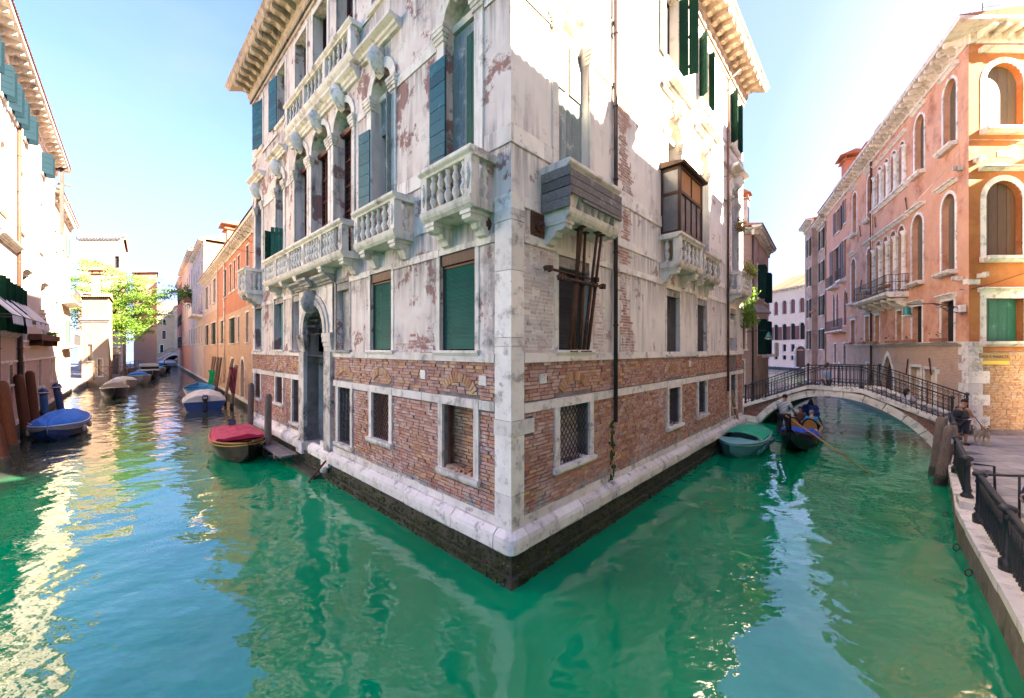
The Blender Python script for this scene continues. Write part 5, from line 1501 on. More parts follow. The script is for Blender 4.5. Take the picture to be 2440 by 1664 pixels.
# ------------------------------------------------------------ arched bridges
def arch_bridge(name, label, F, ln, width, pts, spr0, spr1, crown, brick, deckm, voussoirs, bars=None, ring=.34):
    """pts: [(a,z)] of the deck edge; intrados from spr0 to spr1 at water level rising to crown"""
    t = thing(name, label, 'footbridge', F.P(0, 0, 0))
    c = (spr0 + spr1) / 2; hw = (spr1 - spr0) / 2
    R = (hw * hw + crown * crown) / (2 * crown); zc = crown - R
    an = math.asin(hw / R)
    ii = [(c + R * math.sin(-an + 2 * an * k / 24), zc + R * math.cos(-an + 2 * an * k / 24)) for k in range(25)]
    oo = [(c + (R + ring) * math.sin(-an + 2 * an * k / 24), zc + (R + ring) * math.cos(-an + 2 * an * k / 24)) for k in range(25)]
    def top(a):
        for (p, z), (q, y) in zip(pts, pts[1:]):
            if p <= a <= q: return z + (y - z) * (a - p) / (q - p)
        return pts[0][1] if a < pts[0][0] else pts[-1][1]
    for o, s in ((-.02, 1), (-width + .02, -1)):
        sp = MB()
        for (a, z), (b, y) in zip(oo, oo[1:]): sp.poly([F.P(a, o, z), F.P(b, o, y), F.P(b, o, top(b) - .2), F.P(a, o, top(a) - .2)])
        sp.poly([F.P(pts[0][0], o, -.8), F.P(oo[0][0], o, -.8), F.P(oo[0][0], o, top(oo[0][0]) - .2), F.P(pts[0][0], o, pts[0][1] - .2)])
        sp.poly([F.P(oo[-1][0], o, -.8), F.P(pts[-1][0], o, -.8), F.P(pts[-1][0], o, pts[-1][1] - .2), F.P(oo[-1][0], o, top(oo[-1][0]) - .2)])
        sp.build('spandrel_wall', brick, t)
    so = MB()
    for (a, z), (b, y) in zip(ii, ii[1:]): so.poly([F.P(a, -.05, z), F.P(b, -.05, y), F.P(b, -width + .05, y), F.P(a, -width + .05, z)], True)
    so.build('vault', M['algae'], t)
    for o0, o1 in ((-.3, .03), (-width - .03, -width + .3)):
        for k in range(voussoirs):
            t0, t1 = -an + 2 * an * k / voussoirs + .004, -an + 2 * an * (k + 1) / voussoirs - .004
            pl = [(c + r * math.sin(x), zc + r * math.cos(x)) for r, x in ((R - .004, t0), (R + ring, t0), (R + ring, (t0 + t1) / 2), (R + ring, t1), (R - .004, t1), (R - .004, (t0 + t1) / 2))]
            MB().plate(F, pl, o0, o1 + random.uniform(-.006, .012)).build('arch_stone', M['stone_clean'], t)
        for (p, z), (q, y) in zip(pts, pts[1:]):
            n = max(1, int((q - p) / 1.1))
            for k in range(n):
                a0, a1 = p + (q - p) * k / n + .003, p + (q - p) * (k + 1) / n - .003
                z0, z1 = top(a0), top(a1); mb = MB()
                s = o1 + .05 if o1 > -.5 else o1 + .02; e = o0 if o1 > -.5 else o0 - .05
                mb.plate(F, [(a0, z0 - .2), (a1, z1 - .2), (a1, z1), (a0, z0)], e, s + random.uniform(-.004, .004))
                mb.build('coping_stone', M['stone_clean'], t)
    dk = MB()
    for (p, z), (q, y) in zip(pts, pts[1:]):
        n = max(1, int(abs(y - z) / .14)) if abs(y - z) > .1 else 1
        for k in range(n):
            a0, a1 = p + (q - p) * k / n, p + (q - p) * (k + 1) / n
            zz = max(z + (y - z) * k / n, z + (y - z) * (k + 1) / n) - .16
            dk.box(F, a0, a1, -width + .3, -.3, zz - .4, zz)
    dk.build('steps', deckm, t, kind='stuff')
    return t, top
BFm = Fr((14.3, 23.6), (4.3, -7.5), (-.867, -.497))
bb_mat = brickwall('dark shaded brick of the bridge', BFm.d, (.25, .12, .09), (.34, .17, .12), (.28, .22, .19), .26, .075, dirt=(.12, .09, .07))
dpts = [(0, 1.0), (3.4, 2.46), (5.62, 2.46), (8.75, 1.2)]
fb, ftop = arch_bridge('footbridge', 'stone arched footbridge with black iron railings over the right canal', BFm, 8.65, 2.4, dpts, .95, 8.1, 1.95, bb_mat, M['concrete'], 11)
# individual bricks on the near face of the bridge
bc, bR = (.95 + 8.1) / 2, 0
hw_ = (8.1 - .95) / 2; bR = (hw_ ** 2 + 1.95 ** 2) / (2 * 1.95); bzc = 1.95 - bR
kb = lambda a, z: (math.hypot(a - bc, z - bzc) > bR + .37 or a < .9 or a > 8.15) and z < ftop(a) - .24
lay_bricks(fb, [(BFm, brick_boxes(BFm, 0.05, 8.7, .1, 2.4, [], o0=0, o1=0.0, jit=.006, keep=kb))], brickmat('dark shaded bridge brick', [(0, (.20, .075, .05)), (.3, (.28, .12, .085)), (.6, (.16, .07, .06)), (1, (.32, .17, .12))], wash=(.30, .26, .23), wlo=.62, whi=.75), 240)  # brick tone darkened for the shade this face lies in
def bridge_rail(t, F, top, a0, a1, o, h=1.08, pitch=.165, big=()):
    rl = MB(); n = 40
    pts_ = [a0 + (a1 - a0) * k / n for k in range(n + 1)]
    for x in big: pts_.append(x)
    pts_ = sorted(set(pts_))
    rl.path([F.P(a, o, top(a) + h) for a in pts_], .032, 6)
    rail = rl.build('railing', M['iron'], t)
    for dz, r_ in ((h - .13, .014), (.28, .014), (.09, .016)):
        MB().path([F.P(a, o, top(a) + dz) for a in pts_], r_, 5).build('rail_bar', M['iron'], rail)
    bar = MB(); bar.box(ID, -.011, .011, -.011, .011, 0, h - .02); me = bar.mesh('baluster', M['iron'])
    k = 0; a = a0
    while a <= a1:
        inst('baluster', me, rail, F.P(a, o, top(a) + .0), F.rot()); a += pitch; k += 1
    sc = MB(); a = a0
    while a < a1 - pitch:
        c = a + pitch / 2
        for z0, r_ in ((.185, .068), (h - .19, .05)):
            sc.path([F.P(c + r_ * math.cos(u), o, top(c) + z0 + r_ * math.sin(u)) for u in [x * math.pi / 4 for x in range(9)]], .009, 4, False)
        a += pitch
    sc.build('scroll_work', M['iron'], rail, kind='stuff')
    pm = MB().lathe((0, 0, 0), [(.075, 0), (.075, .12), (.05, .16), (.06, .3), (.045, .34), (.045, .85), (.06, .9), (.045, .95), (.045, 1.05), (.085, 1.08), (.075, 1.14), (.03, 1.2)], 10).mesh('post', M['iron'])
    for a in big: inst('post', pm, rail, F.P(a, o, top(a)), F.rot(), (1, 1, h / 1.1))
bridge_rail(fb, BFm, ftop, .1, 8.6, -.02, big=(.1, .5, 3.4, 5.62, 8.6))
bridge_rail(fb, BFm, ftop, .1, 8.6, -2.32, big=(.1, 3.4, 5.62, 8.6))
ab = MB(); ab.box(BFm, -3.2, -.01, -3.0, .12, -.9, .98); ab.box(BFm, 0, .9, -2.5, .1, -.9, .35); ab.build('abutment', M['stone_clean'], fb)

FFm = Fr((-78.6, 98.5), (8.6, -2.6), (-.29, -.957))
FFm = Fr((-87.2, 94.5), (8.9, -1.5), (-.166, -.986))
fm_b = brickwall('far bridge brick', FFm.d, (.42, .22, .17), (.48, .28, .2), (.45, .38, .32), .3, .09)
fb2, ft2 = arch_bridge('footbridge', 'small distant arched footbridge with iron railing at the end of the left canal', FFm, 9.0, 2.4, [(-1.5, 1.6), (3.2, 3.5), (5.2, 3.5), (9.6, 1.9)], .6, 8.6, 2.9, fm_b, M['concrete'], 9, ring=.3)
mb = MB()
for o in (-.05, -2.3):
    mb.path([FFm.P(a / 2, o, ft2(a / 2) + 1.1) for a in range(-3, 20)], .04, 4)
    for k in range(-6, 40): mb.tube(FFm.P(k / 4, o, ft2(k / 4)), FFm.P(k / 4, o, ft2(k / 4) + 1.1), .02, n=4, caps=False)
mb.build('railing', M['iron'], fb2, kind='stuff')

# ------------------------------------------------------------ orange palazzo and the houses of the right canal
K = (20.9, 17.5)
OS = Fr(K, (.4737, .8807), (-.8807, .4737)); OFr = Fr(K, (1, 0), (0, -1))
M['orange'] = surf('sunny orange plaster', (.52, .20, .06), (.42, .145, .04), .9, .88, 35, .25, dirt=(.36, .115, .045), dlo=.5, dhi=.66, dscale=.8, spot=(.68, .33, .18), splo=.55, sphi=.68, streak=(.30, .13, .07), slo=.56, shi=.78)
M['salmon'] = surf('salmon pink plaster', (.72, .385, .235), (.62, .30, .165), .8, .88, 35, .25, dirt=(.42, .16, .085), dlo=.5, dhi=.66, dscale=.7, spot=(.66, .40, .30), splo=.54, sphi=.7, streak=(.32, .18, .13), slo=.56, shi=.78)
ob = brickwall('worn orange brick', OS.d, (.50, .27, .16), (.58, .36, .23), (.55, .45, .36), .26, .075, patch=(.56, .42, .33), plo=.54, phi=.66, dirt=(.36, .2, .13))
gs = dict(frame=M['stone_clean'])
up_ = dict(arch='round', w=.14, fill='boards', fillmat=wood('tan shutter wood', (.15, .105, .06), (.115, .08, .045), (.06, .04, .02), 'z', .6), hood=.22, sill=.2, sillw=.3)
mid_ = dict(arch='round', w=.16, fill='boards', fillmat=wood('brown grey shutter wood', (.16, .125, .09), (.11, .09, .065), (.05, .04, .03), 'z', .7), hood=.26, sill=.22, sillw=.3)
lo_ = dict(w=.13, fill='dark', shut='in', sm=M['green'], hood=.22, sill=0)
wo = [(1.0, 2.2, 14.4, 17.7, up_), (4.25, 5.4, 14.4, 17.7, up_), (12.5, 13.4, 14.2, 17.5, up_), (15.95, 17.05, 14.0, 17.5, up_)]
wo += [(6.75 + 1.25 * k, 7.65 + 1.25 * k, 14.5, 17.3, dict(arch='round', w=.08, fill='glass', sash=M['brown_wood'], sill=0, nv=0)) for k in range(4)]
wo += [(1.1, 2.35, 8.25, 12.1, mid_), (4.4, 5.75, 8.25, 12.1, mid_), (12.55, 13.5, 8.9, 12.0, mid_), (16.25, 17.4, 8.3, 12.0, mid_)]
wo += [(6.8 + 1.28 * k, 7.75 + 1.28 * k, 8.0, 12.1, dict(arch='round', w=.08, fill='glass', sash=M['brown_wood'], sill=0, nv=0, nh=4)) for k in range(4)]
wo += [(1.2, 2.4, 4.78, 6.8, lo_), (4.5, 5.75, 4.78, 6.85, lo_), (7.15, 7.95, 4.82, 6.8, lo_), (10.9, 11.8, 4.85, 6.8, lo_), (13.0, 13.95, 4.85, 6.9, lo_), (16.4, 17.5, 4.8, 6.85, lo_)]
wo += [(8.5, 10.4, .7, 3.95, dict(arch='pointed', rise=1.5, w=.32, fill='boards', fillmat=M['brown_wood'], sill=0)), (4.7, 5.95, .9, 3.35, dict(fill='boards', fillmat=M['stone_clean'], sill=0, w=.16)), (3.0, 4.15, .9, 3.3, dict(fill='boards', fillmat=M['stone_clean'], sill=0, w=.16)), (12.6, 13.6, .9, 3.3, dict(fill='dark', sill=0))]
pz = house('orange_palazzo', 'long orange palazzo with white arched windows and modillion cornice behind the iron footbridge', OS, 18.9, 12, 18.85, M['salmon'], wo, base=ob, basez=4.62, corn=M['stone_clean'], eave=.75, ridge=.8, foot=True, mod=.62, cat='palazzo', near_side=False, roof=False)
# street front of the palazzo
wf_ = [(.78, 2.5, 14.45, 17.5, dict(arch='round', rise=.86, w=.26, fill='boards', fillmat=up_['fillmat'], sill=.26, sillw=.34, hood=.26)),
       (.78, 2.45, 8.6, 12.1, dict(arch='round', rise=.83, w=.26, fill='boards', fillmat=wood('dark brown shutter', (.10, .055, .028), (.07, .038, .02), (.03, .018, .01), 'z', .6), sill=.26, sillw=.4, hood=.3)),
       (.78, 2.5, 4.75, 6.72, dict(w=.28, fill='boards', fillmat=M['green'], sill=.24, sillw=.4, hood=.24))]
fo = [opening(*w_[:4], arch=w_[4].get('arch'), rise=w_[4].get('rise')) for w_ in wf_]
mb = MB(); wall_mesh(mb, OFr, 0, 3.6, 4.3, 18.85, fo, .3, .006); mb.build('wall', M['orange'], pz)
mb = MB(); wall_mesh(mb, OFr, 0, 3.6, .4, 4.3, [], .3, -.02); mb.build('brick_backing', M['mortar'], pz)
for q, w_ in zip(fo, wf_):
    o = dict(w_[4]); o.pop('arch', None); o.pop('rise', None); window(pz, OFr, q, frame=M['stone_clean'], **o)
fc = MB(); fc.prism(OFr, [(-.1, 18.35), (.06, 18.35), (.08, 18.43), (.08, 18.83), (.75, 18.83), (.79, 18.88), (.81, 18.99), (-.1, 19.01)], 0, 3.6)
mt = (K[0] - 1.34, K[1] - .8)
fc.v += [(x, y, z) for z in (18.83, 19.0) for x, y in (K, OS.P(0, .8, 0)[:2], mt, OFr.P(0, .8, 0)[:2])]
nb_ = len(fc.v) - 8
for q in ((0, 1, 2, 3), (4, 5, 6, 7), (0, 1, 5, 4), (1, 2, 6, 5), (2, 3, 7, 6), (3, 0, 4, 7)): fc.f.append(tuple(nb_ + i for i in q)); fc.smooth.append(False)
fcc = fc.build('cornice', M['stone_clean'], pz)
modillions(fcc, OFr, 0.1, 3.6, .08, .7, 18.5, 18.829, .55, .2, M['stone_clean'])
lay_bricks(pz, [(OFr, brick_boxes(OFr, .62, 3.6, .72, 4.28, [], o1=.0, jit=.008))], brickmat('sunlit orange yellow brick', [(0, (.50, .26, .10)), (.25, (.60, .36, .16)), (.5, (.42, .20, .09)), (.75, (.62, .42, .24)), (1, (.54, .29, .13))], wash=(.60, .50, .38), wlo=.55, whi=.72), 300)
z = .75; k = 0
while z < 4.7:
    h = random.uniform(.34, .62); 
    for F, wd_ in ((OFr, .62 if k % 2 else .95), (OS, .8 if k % 2 else .5)):
        MB().box(F, -.02, wd_, -.1, .025, z + .006, min(z + h, 4.75) - .006, 'bcdef', .004).build('corner_stone', M['stone_clean'], pz)
    z += h; k += 1
rf = MB(); rf.poly([(*mt, 19.02), OS.P(19.6, .8, 19.02), OS.P(19.6, -6, 19.9), OS.P(2, -6, 19.9)]); rf.poly([(*mt, 19.02), OS.P(2, -6, 19.9), OFr.P(6, .8, 19.02)]); rf.build('roof', M['tile'], pz)
# columns of the two arcades
for z0, zs, n, a0, p_ in ((14.5, 16.85, 5, 6.70, 1.25), (8.0, 11.62, 5, 6.75, 1.28)):
    for k in range(n):
        cm = MB(); a = a0 - .13 + k * p_
        cm.lathe(OS.P(a, .08, z0), [(.17, 0), (.17, .1), (.13, .16), (.125, zs - z0 - .3), (.15, zs - z0 - .28), (.13, zs - z0 - .22), (.2, zs - z0 - .05), (.2, zs - z0)], 10)
        cm.build('column', M['stone_clean'], pz)
mb = MB(); mb.prism(OS, cornice_prof(0, 14.22, .28, .26), 6.3, 11.95); mb.build('sill_course', M['stone_clean'], pz)
mb = MB(); mb.prism(OS, cornice_prof(0, 12.35, .26, .2), 6.2, 12.2); mb.build('hood', M['stone_clean'], pz)
mb = MB(); mb.prism(OS, cornice_prof(0, 17.62, .2, .16), 6.3, 11.95); mb.build('hood', M['stone_clean'], pz)
mb = MB(); mb.prism(OS, cornice_prof(0, 4.6, .22, .16), .5, 18.6); mb.build('string_course', M['stone_clean'], pz)
# iron balcony of the palazzo
mb = MB(); mb.prism(OS, [(0, 7.55), (.9, 7.6), (1.05, 7.75), (1.05, 7.9), (0, 7.9)], 6.2, 12.6); ib = mb.build('balcony', M['stone_clean'], pz)
for k in range(6):
    x = 6.5 + k * 1.16; mb = MB(); mb.prism(OS, [(0, 7.549), (.85, 7.549), (.8, 7.4), (.5, 7.38), (.4, 7.2), (.1, 7.0), (0, 7.0)], x, x + .26); mb.build('bracket', M['stone_clean'], ib)
for (p, q_) in (((6.25, 1.0), (12.55, 1.0)), ((6.25, 0), (6.25, 1.0)), ((12.55, 0), (12.55, 1.0))):
    mb = MB(); n = int(max(abs(q_[0] - p[0]), abs(q_[1] - p[1])) / .14)
    for z in (8.0, 8.5, 8.95): mb.tube(OS.P(p[0], p[1], z), OS.P(q_[0], q_[1], z), .02, n=5)
    mb.build('rail', M['iron'], ib)
    for k in range(n + 1):
        a, o = p[0] + (q_[0] - p[0]) * k / n, p[1] + (q_[1] - p[1]) * k / n
        MB().tube(OS.P(a, o, 7.9), OS.P(a, o, 8.95), .013, n=4, caps=False).build('baluster', M['iron'], ib)
for k, (a0, a1) in enumerate(((6.5, 8.2), (8.6, 9.6), (10, 12.4))):
    flower_box('flower_box', ('green planter with terracotta pots at the near end of the iron balcony', 'small planter in the middle of the iron balcony', 'trailing planter at the far end of the iron balcony')[k], OS, a0, a1, .8, 7.95 + (.3 if k == 0 else 0), group='planters on the iron balcony', n=6, leafc='leaf_green' if k else 'leaf_bright')
for k, (a0, a1, tx) in enumerate(((1.3, 2.6, 'dry brown planter under the green shuttered window nearest the lamp'), (4.6, 6.3, 'terracotta planter under the second window from the palazzo corner'), (7.1, 8.6, 'terracotta planter left of the pointed door'), (10.6, 12.0, 'terracotta planter under the iron balcony far end'), (13.0, 14.3, 'terracotta planter beside the drainpipe'), (16.3, 17.6, 'terracotta planter at the far end of the palazzo'))):
    flower_box('window_planter', tx, OS, a0, a1, .3, 4.78, group='planters on the palazzo sill', n=3, fall=.05, leafc='leaf_dark')
drainpipe(pz, OS, 12.29, .1, .9, 18.3, .06, M['rust'])
chimney(pz, OS, 12.9, -1.0, 18.9, 20.9, .9, M['salmon'], cap=False); chimney(pz, OS, 16.4, -1.2, 18.9, 21.2, 1.0, M['salmon'], cap=False)
# carved brackets and tie irons
for F, a, z in ((OS, .62, 7.72), (OS, .5, 12.9), (OFr, .28, 13.0), (OFr, .5, 7.75), (OFr, .2, 3.85)):
    mb = MB(); mb.box(F, a - .12, a + .12, 0, .16, z - .1, z + .1, j=.03); mb.box(F, a - .06, a + .06, .14, .32, z - .06, z + .12, j=.03); mb.build('carved_bracket', M['stone'], pz)
for F, a0, a1, z in ((OFr, -.02, .5, 7.35), (OFr, .05, .55, 3.45), (OFr, 1.3, 2.0, 13.2), (OS, .02, .4, 7.4), (OS, 2.55, 2.85, 8.0 - 4.9)):
    MB().box(F, a0, a1, .002, .03, z, z + .24).build('stone_inset', M['stone_clean'], pz)
for a, z0, z1, da in ((3.3, 3.0, 3.9, .25), (6.4, 2.9, 3.8, -.25), (6.2, 12.6, 13.6, .3), (14.8, 13.4, 14.3, .2), (14.9, 8.9, 9.9, -.3), (11.5, 13.2, 14.0, .15), (18.3, 8.2, 9.4, .3)):
    MB().tube(OS.P(a, .06, z0), OS.P(a + da, .06, z1), .035, n=5).build('tie_iron', M['rust'], pz)
mb = MB(); mb.path([OFr.P(3.4, .1, 8.2), OFr.P(1.2, .14, 7.45), OFr.P(.1, .06, 7.15), OS.P(.6, .06, 7.2)], .014, 5); mb.build('cable', M['iron'], pz)
mb = MB(); mb.path([OFr.P(3.4, .1, 13.9), OFr.P(0, .05, 13.95), OS.P(3, .05, 13.2), OS.P(6.5, .05, 12.7)], .012, 5); mb.build('cable', M['stone_clean'], pz)
# lamp on the corner
lamp = thing('street_lamp', 'green enamel street lamp on an iron bracket at the orange palazzo corner', 'street lamp', OS.P(.35, 0, 6.3))
MB().box(OS, .1, .55, .03, .22, 6.12, 6.45, j=.01).build('wall_plate', M['stone_clean'], lamp)
mb = MB(); mb.path([OS.P(.35, .2, 6.35), OS.P(.6, .9, 6.6), OS.P(.95, 1.75, 6.62)], .025, 6); mb.path([OS.P(.35, .2, 6.1), OS.P(.5, .5, 6.2), OS.P(.6, .75, 6.5), OS.P(.62, .95, 6.58)], .02, 6)
for k in range(3): mb.path([OS.P(.42 + .07 * k, .35 + .18 * k, 6.28 + .05 * k + .07 * math.sin(u)) if False else OS.P(.42 + .07 * k + .03 * math.cos(u), .4 + .18 * k + .08 * math.cos(u), 6.34 + .06 * k + .08 * math.sin(u)) for u in [x * .8 for x in range(8)]], .014, 4)
mb.build('bracket', M['iron'], lamp)
gp = paint('green enamel', (.01, .16, .12), .3)
mb = MB(); mb.lathe(OS.P(.95, 1.75, 6.1), [(.24, .0), (.17, .06), (.15, .12), (.14, .34), (.1, .38), (.04, .44)], 14); mb.build('lamp_hood', gp, lamp)
mb = MB(); mb.lathe(OS.P(.95, 1.75, 5.98), [(.06, 0), (.19, .04), (.23, .119), (.1, .119)], 14); mb.build('lamp_shade', M['stone_clean'], lamp)
# sign
def text_obj(txt, m, parent, loc, rot, size, ext=.004, name='lettering'):
    cu = bpy.data.curves.new('t', 'FONT'); cu.body = txt; cu.size = size; cu.extrude = ext; cu.align_x = 'CENTER'; cu.align_y = 'CENTER'
    o = bpy.data.objects.new('t', cu); COL.objects.link(o)
    dg_ = bpy.context.evaluated_depsgraph_get(); me = bpy.data.meshes.new_from_object(o.evaluated_get(dg_))
    bpy.data.objects.remove(o); bpy.data.curves.remove(cu)
    me.materials.clear(); me.materials.append(m)
    r = bpy.data.objects.new(name, me); COL.objects.link(r); r.parent = parent
    r.location = Vector(loc) - Vector(org(parent)); r.rotation_euler = rot; r['kind'] = 'stuff'
    return r
sgn = thing('street_sign', 'yellow street sign reading PER S. MARCO on the orange palazzo', 'sign', OFr.P(1.15, .02, 3.9))
yel = paint('sign yellow', (.72, .45, .01), .5, .08); ysh = paint('sign ochre', (.36, .20, .04), .6, .15)
MB().box(OFr, .46, 1.78, .03, .06, 3.86, 4.22).build('board', ysh, sgn)
MB().box(OFr, .46, 1.78, .03, .065, 3.70, 3.858).build('yellow_strip', yel, sgn)
text_obj('PER S. MARCO', paint('sign black', (.03, .015, .008), .6), sgn, OFr.P(1.12, .064, 4.04), (math.pi / 2, 0, 0), .19)

# pink house and the narrow dark houses beyond
OP = Fr(OS.P(19.0, -.25, 0)[:2], OS.d, OS.n)
bw_ = dict(shut='open', sm=M['brown_wood'], fill='dark', w=.1)
wp = [(3.0, 4.4, 15.8, 18.0, bw_), (.3, 1.4, 16, 18.2, bw_), (3.4, 5.4, 10.9, 14.4, bw_), (.6, 1.8, 11.0, 14.5, bw_), (3.4, 4.3, 6.6, 10.0, dict(arch='pointed', rise=.9, fill='dark', w=.12)), (4.7, 5.6, 6.6, 10.0, dict(arch='pointed', rise=.9, fill='dark', w=.12)), (.8, 1.7, 6.6, 10.0, dict(arch='pointed', rise=.9, fill='dark', w=.12)), (1, 1.8, 3.0, 4.9, dict(fill='dark')), (4.2, 5.0, 3.0, 4.9, dict(fill='dark')), (2.6, 4, .4, 3.0, dict(arch='pointed', rise=.9, fill='boards', fillmat=M['brown_wood'], w=.2, sill=0))]
pk = house('pink_house', 'tall faded pink house with pointed gothic windows and a red chimney', OP, 8.2, 10, 19.2, M['pink_house'], wp, base=ob, basez=5.2, corn=M['stone_clean'], eave=.6, ridge=1.2, mod=.7)
chimney(pk, OP, 3.5, -1.0, 19.2, 22.4, 1.3, M['orange_house'])
for a0, a1, z in ((3.2, 5.6, 10.3), (.4, 2.0, 10.5), (-.2, 6.0, 5.9)):
    mb = MB(); mb.prism(OP, [(0, z), (.6, z + .1), (.6, z + .28), (0, z + .28)], a0, a1); bb = mb.build('balcony', M['stone_clean'], pk)
    for k in range(int((a1 - a0) / .2) + 1): MB().tube(OP.P(a0 + k * .2, .56, z + .28), OP.P(a0 + k * .2, .56, z + 1.25), .018, n=4).build('baluster', M['iron'], bb)
    MB().tube(OP.P(a0, .56, z + 1.25), OP.P(a1, .56, z + 1.25), .025, n=5).build('rail', M['iron'], bb)
flower_box('flower_box', 'green trailing planter on the low balcony of the pink house', OP, .2, 5.6, .55, 5.9, n=6, fall=.5)
OQ = Fr(OS.P(27.6, -.2, 0)[:2], OS.d, OS.n)
M['grey_stone_house'] = surf('grey brown weathered facade', (.52, .37, .27), (.38, .26, .185), .9, .9, 30, .3, dirt=(.18, .12, .10), dlo=.5, dhi=.7)
wq = [(.8, 2.0, z, z + 2.2, dict(shut='open', sm=dg, fill='dark')) for z in (4.4, 8.2, 12.0, 15.6)]
oq = house('narrow_grey_house', 'narrow weathered grey house with a flowered roof terrace', OQ, 3.6, 9, 18.8, M['grey_stone_house'], wq, corn=M['stone'], eave=.5, ridge=.5, mod=.6)
OR_ = Fr(OS.P(31.4, .3, 0)[:2], OS.d, OS.n)
wq = [(.9, 2.0, z, z + 2.2, dict(shut='open', sm=dg, fill='dark')) for z in (4.4, 8.2, 12.0, 15.6)]
orh = house('narrow_dark_house', 'last narrow dark house with green shutters where the right canal opens', OR_, 4.0, 9, 19.6, M['grey_stone_house'], wq, corn=M['stone'], eave=.5, ridge=.5, mod=.6)
flower_box('flower_box', 'bright flowers on the roof terrace of the narrow grey house', OQ, .2, 3.0, .2, 19.0, n=70)
flower_box('flower_box', 'green hanging plants on the upper balcony of the narrow grey house', OQ, .2, 3.0, .8, 8.6, n=10, fall=.8, leafc='leaf_dark')
flower_box('flower_box', 'dark bushy plants low above the canal on the narrow dark house', OR_, -.4, 3.4, .8, 4.2, n=6, fall=1.1, leafc='leaf_dark')
# white palazzo across the far water
WF = Fr((58.4, 89.6), (-.03, -1.0), (-1.0, .03))
WF = Fr((58.9, 90), (.0, -1.0), (-1, 0))
WPF = Fr((58.2, 90), (.42, -.62), (-.62, -.42))
wpl = M['far_palazzo'] = surf('warm white stucco', (.92, .72, .52), (.84, .64, .46), .4, .85, 20, .1, dirt=(.5, .42, .36), dlo=.6, dhi=.85, dscale=.4)  # even warm white, warmed against the blue sky light
wv = dict(arch='round', fill='boards', fillmat=wood('mauve brown shutter', (.22, .085, .075), (.17, .065, .06), (.1, .04, .04), 'z', .6), w=.2)
WP = Fr((59.0, 88.5), (.10, -.995), (-.995, -.10))
def wpa(px): 
    r = (px - 1220) / 911.; return (r * WP.O[1] - WP.O[0]) / (WP.d[0] - r * WP.d[1])
ww_ = []
for px in (1829, 1849, 1869, 1889, 1911, 1934, 1958):
    a = wpa(px); hw2 = .62
    ww_ += [(a - hw2, a + hw2, 12.0, 15.0, wv), (a - hw2, a + hw2, 6.4, 9.9, dict(arch='round', fill='dark', shut='open', sm=wv['fillmat'], w=.2)), (a - .5, a + .5, 3.9, 5.4, dict(fill='dark', w=.15)), (a - .5, a + .5, 2.1, 3.0, dict(fill='dark', w=.15))]
ww_ = [w_ for w_ in ww_ if not (w_[3] < 6 and abs((w_[0] + w_[1]) / 2 - wpa(1909)) < 2.0)]
a = wpa(1908); ww_.append((a - 1.3, a + 1.3, .3, 5.0, dict(arch='round', fill='boards', fillmat=M['brown_wood'], w=.5, sill=0)))
house('white_palazzo', 'white palazzo with rows of mauve shuttered windows across the far water', WP, 30, 14, 17.3, wpl, ww_, corn=M['stone_clean'], eave=.6, ridge=4.0, mod=.9, cat='palazzo')
# brick house on the left bank behind the bridge
HB = Fr((17.1, 27.0), (.64, .77), (.77, -.64))
HX = Fr((17.1, 27.0), (-1, 0.05), (-.05, -1))
rb = brickwall('dark weathered brick', (1, 0), (.30, .17, .13), (.38, .24, .2), (.36, .3, .27), .26, .075, patch=(.42, .36, .34), plo=.52, phi=.64)
wq = [(1.5, 2.6, 4.0, 6.6, dict(shut='ajar', sm=dg, fill='dark')), (4.5, 5.6, 4.0, 6.6, dict(shut='ajar', sm=dg, fill='dark')), (1.5, 2.6, 8.2, 10.6, dict(shut='ajar', sm=dg, fill='dark')), (5.4, 6.4, 8.2, 10.6, dict(shut='ajar', sm=dg, fill='dark'))]
hb = house('brick_house', 'dark brick house with a tall capped chimney just past the palace on the right canal', HB, 8.2, 5, 12.9, M['grey_stone_house'], wq, corn=M['stone'], eave=.45, ridge=.6, mod=.45)
mb = MB(); hops = [opening(.7, 1.7, 1.2, 3.6), opening(.6, 1.8, 4.4, 6.6)]
wall_mesh(mb, HX, 0, 4.5, -.5, 12.9, hops, .3); mb.build('end_wall', rb, hb)
for q in hops: window(hb, HX, q, fill='dark', w=.1, frame=M['stone'])
MB().prism(HX, cornice_prof(0, 12.5, .4, .4), -.3, 4.5).build('cornice', M['stone'], hb)
mb = MB(); mb.prism(HX, [(0, 7.3), (.9, 6.8), (.95, 6.9), (0, 7.5)], -.6, 2.6); mb.build('canopy', M['old_wood'], hb)
chimney(hb, HB, .6, -.7, 12.9, 15.2, .55, M['grey_render'])
mb = MB(); mb.prism(HB, [(0, 3.7), (.9, 3.8), (.9, 4.0), (0, 4.0)], 4.0, 6.4); bb = mb.build('balcony', M['stone'], hb)
MB().box(HB, 4.0, 6.4, .82, .9, 4.0, 4.9).build('parapet', M['stone'], bb)
drainpipe(hb, HX, .15, .1, .5, 12.4, .06, M['pipe'])
lm = thing('street_lamp', 'small green street lamp on a bracket at the dark brick house', 'street lamp', HX.P(.4, 0, 5.6))
MB().path([HX.P(.6, 0, 5.6), HX.P(-.1, .4, 5.7), HX.P(-.5, .8, 5.65)], .022, 5).build('bracket', M['iron'], lm)
mb = MB(); mb.lathe(HX.P(-.5, .8, 5.15), [(.24, 0), (.17, .08), (.13, .3), (.04, .42)], 12); mb.build('lamp_hood', gp, lm)
mb = MB(); mb.lathe(HX.P(-.5, .8, 5.04), [(.06, 0), (.2, .05), (.23, .109), (.1, .109)], 12); mb.build('lamp_shade', M['stone_clean'], lm)
vine = thing('hanging_vine', 'green vine hanging beside the last palace balcony', 'vine', RF.P(17.2, .3, 5.6))
mb = MB()
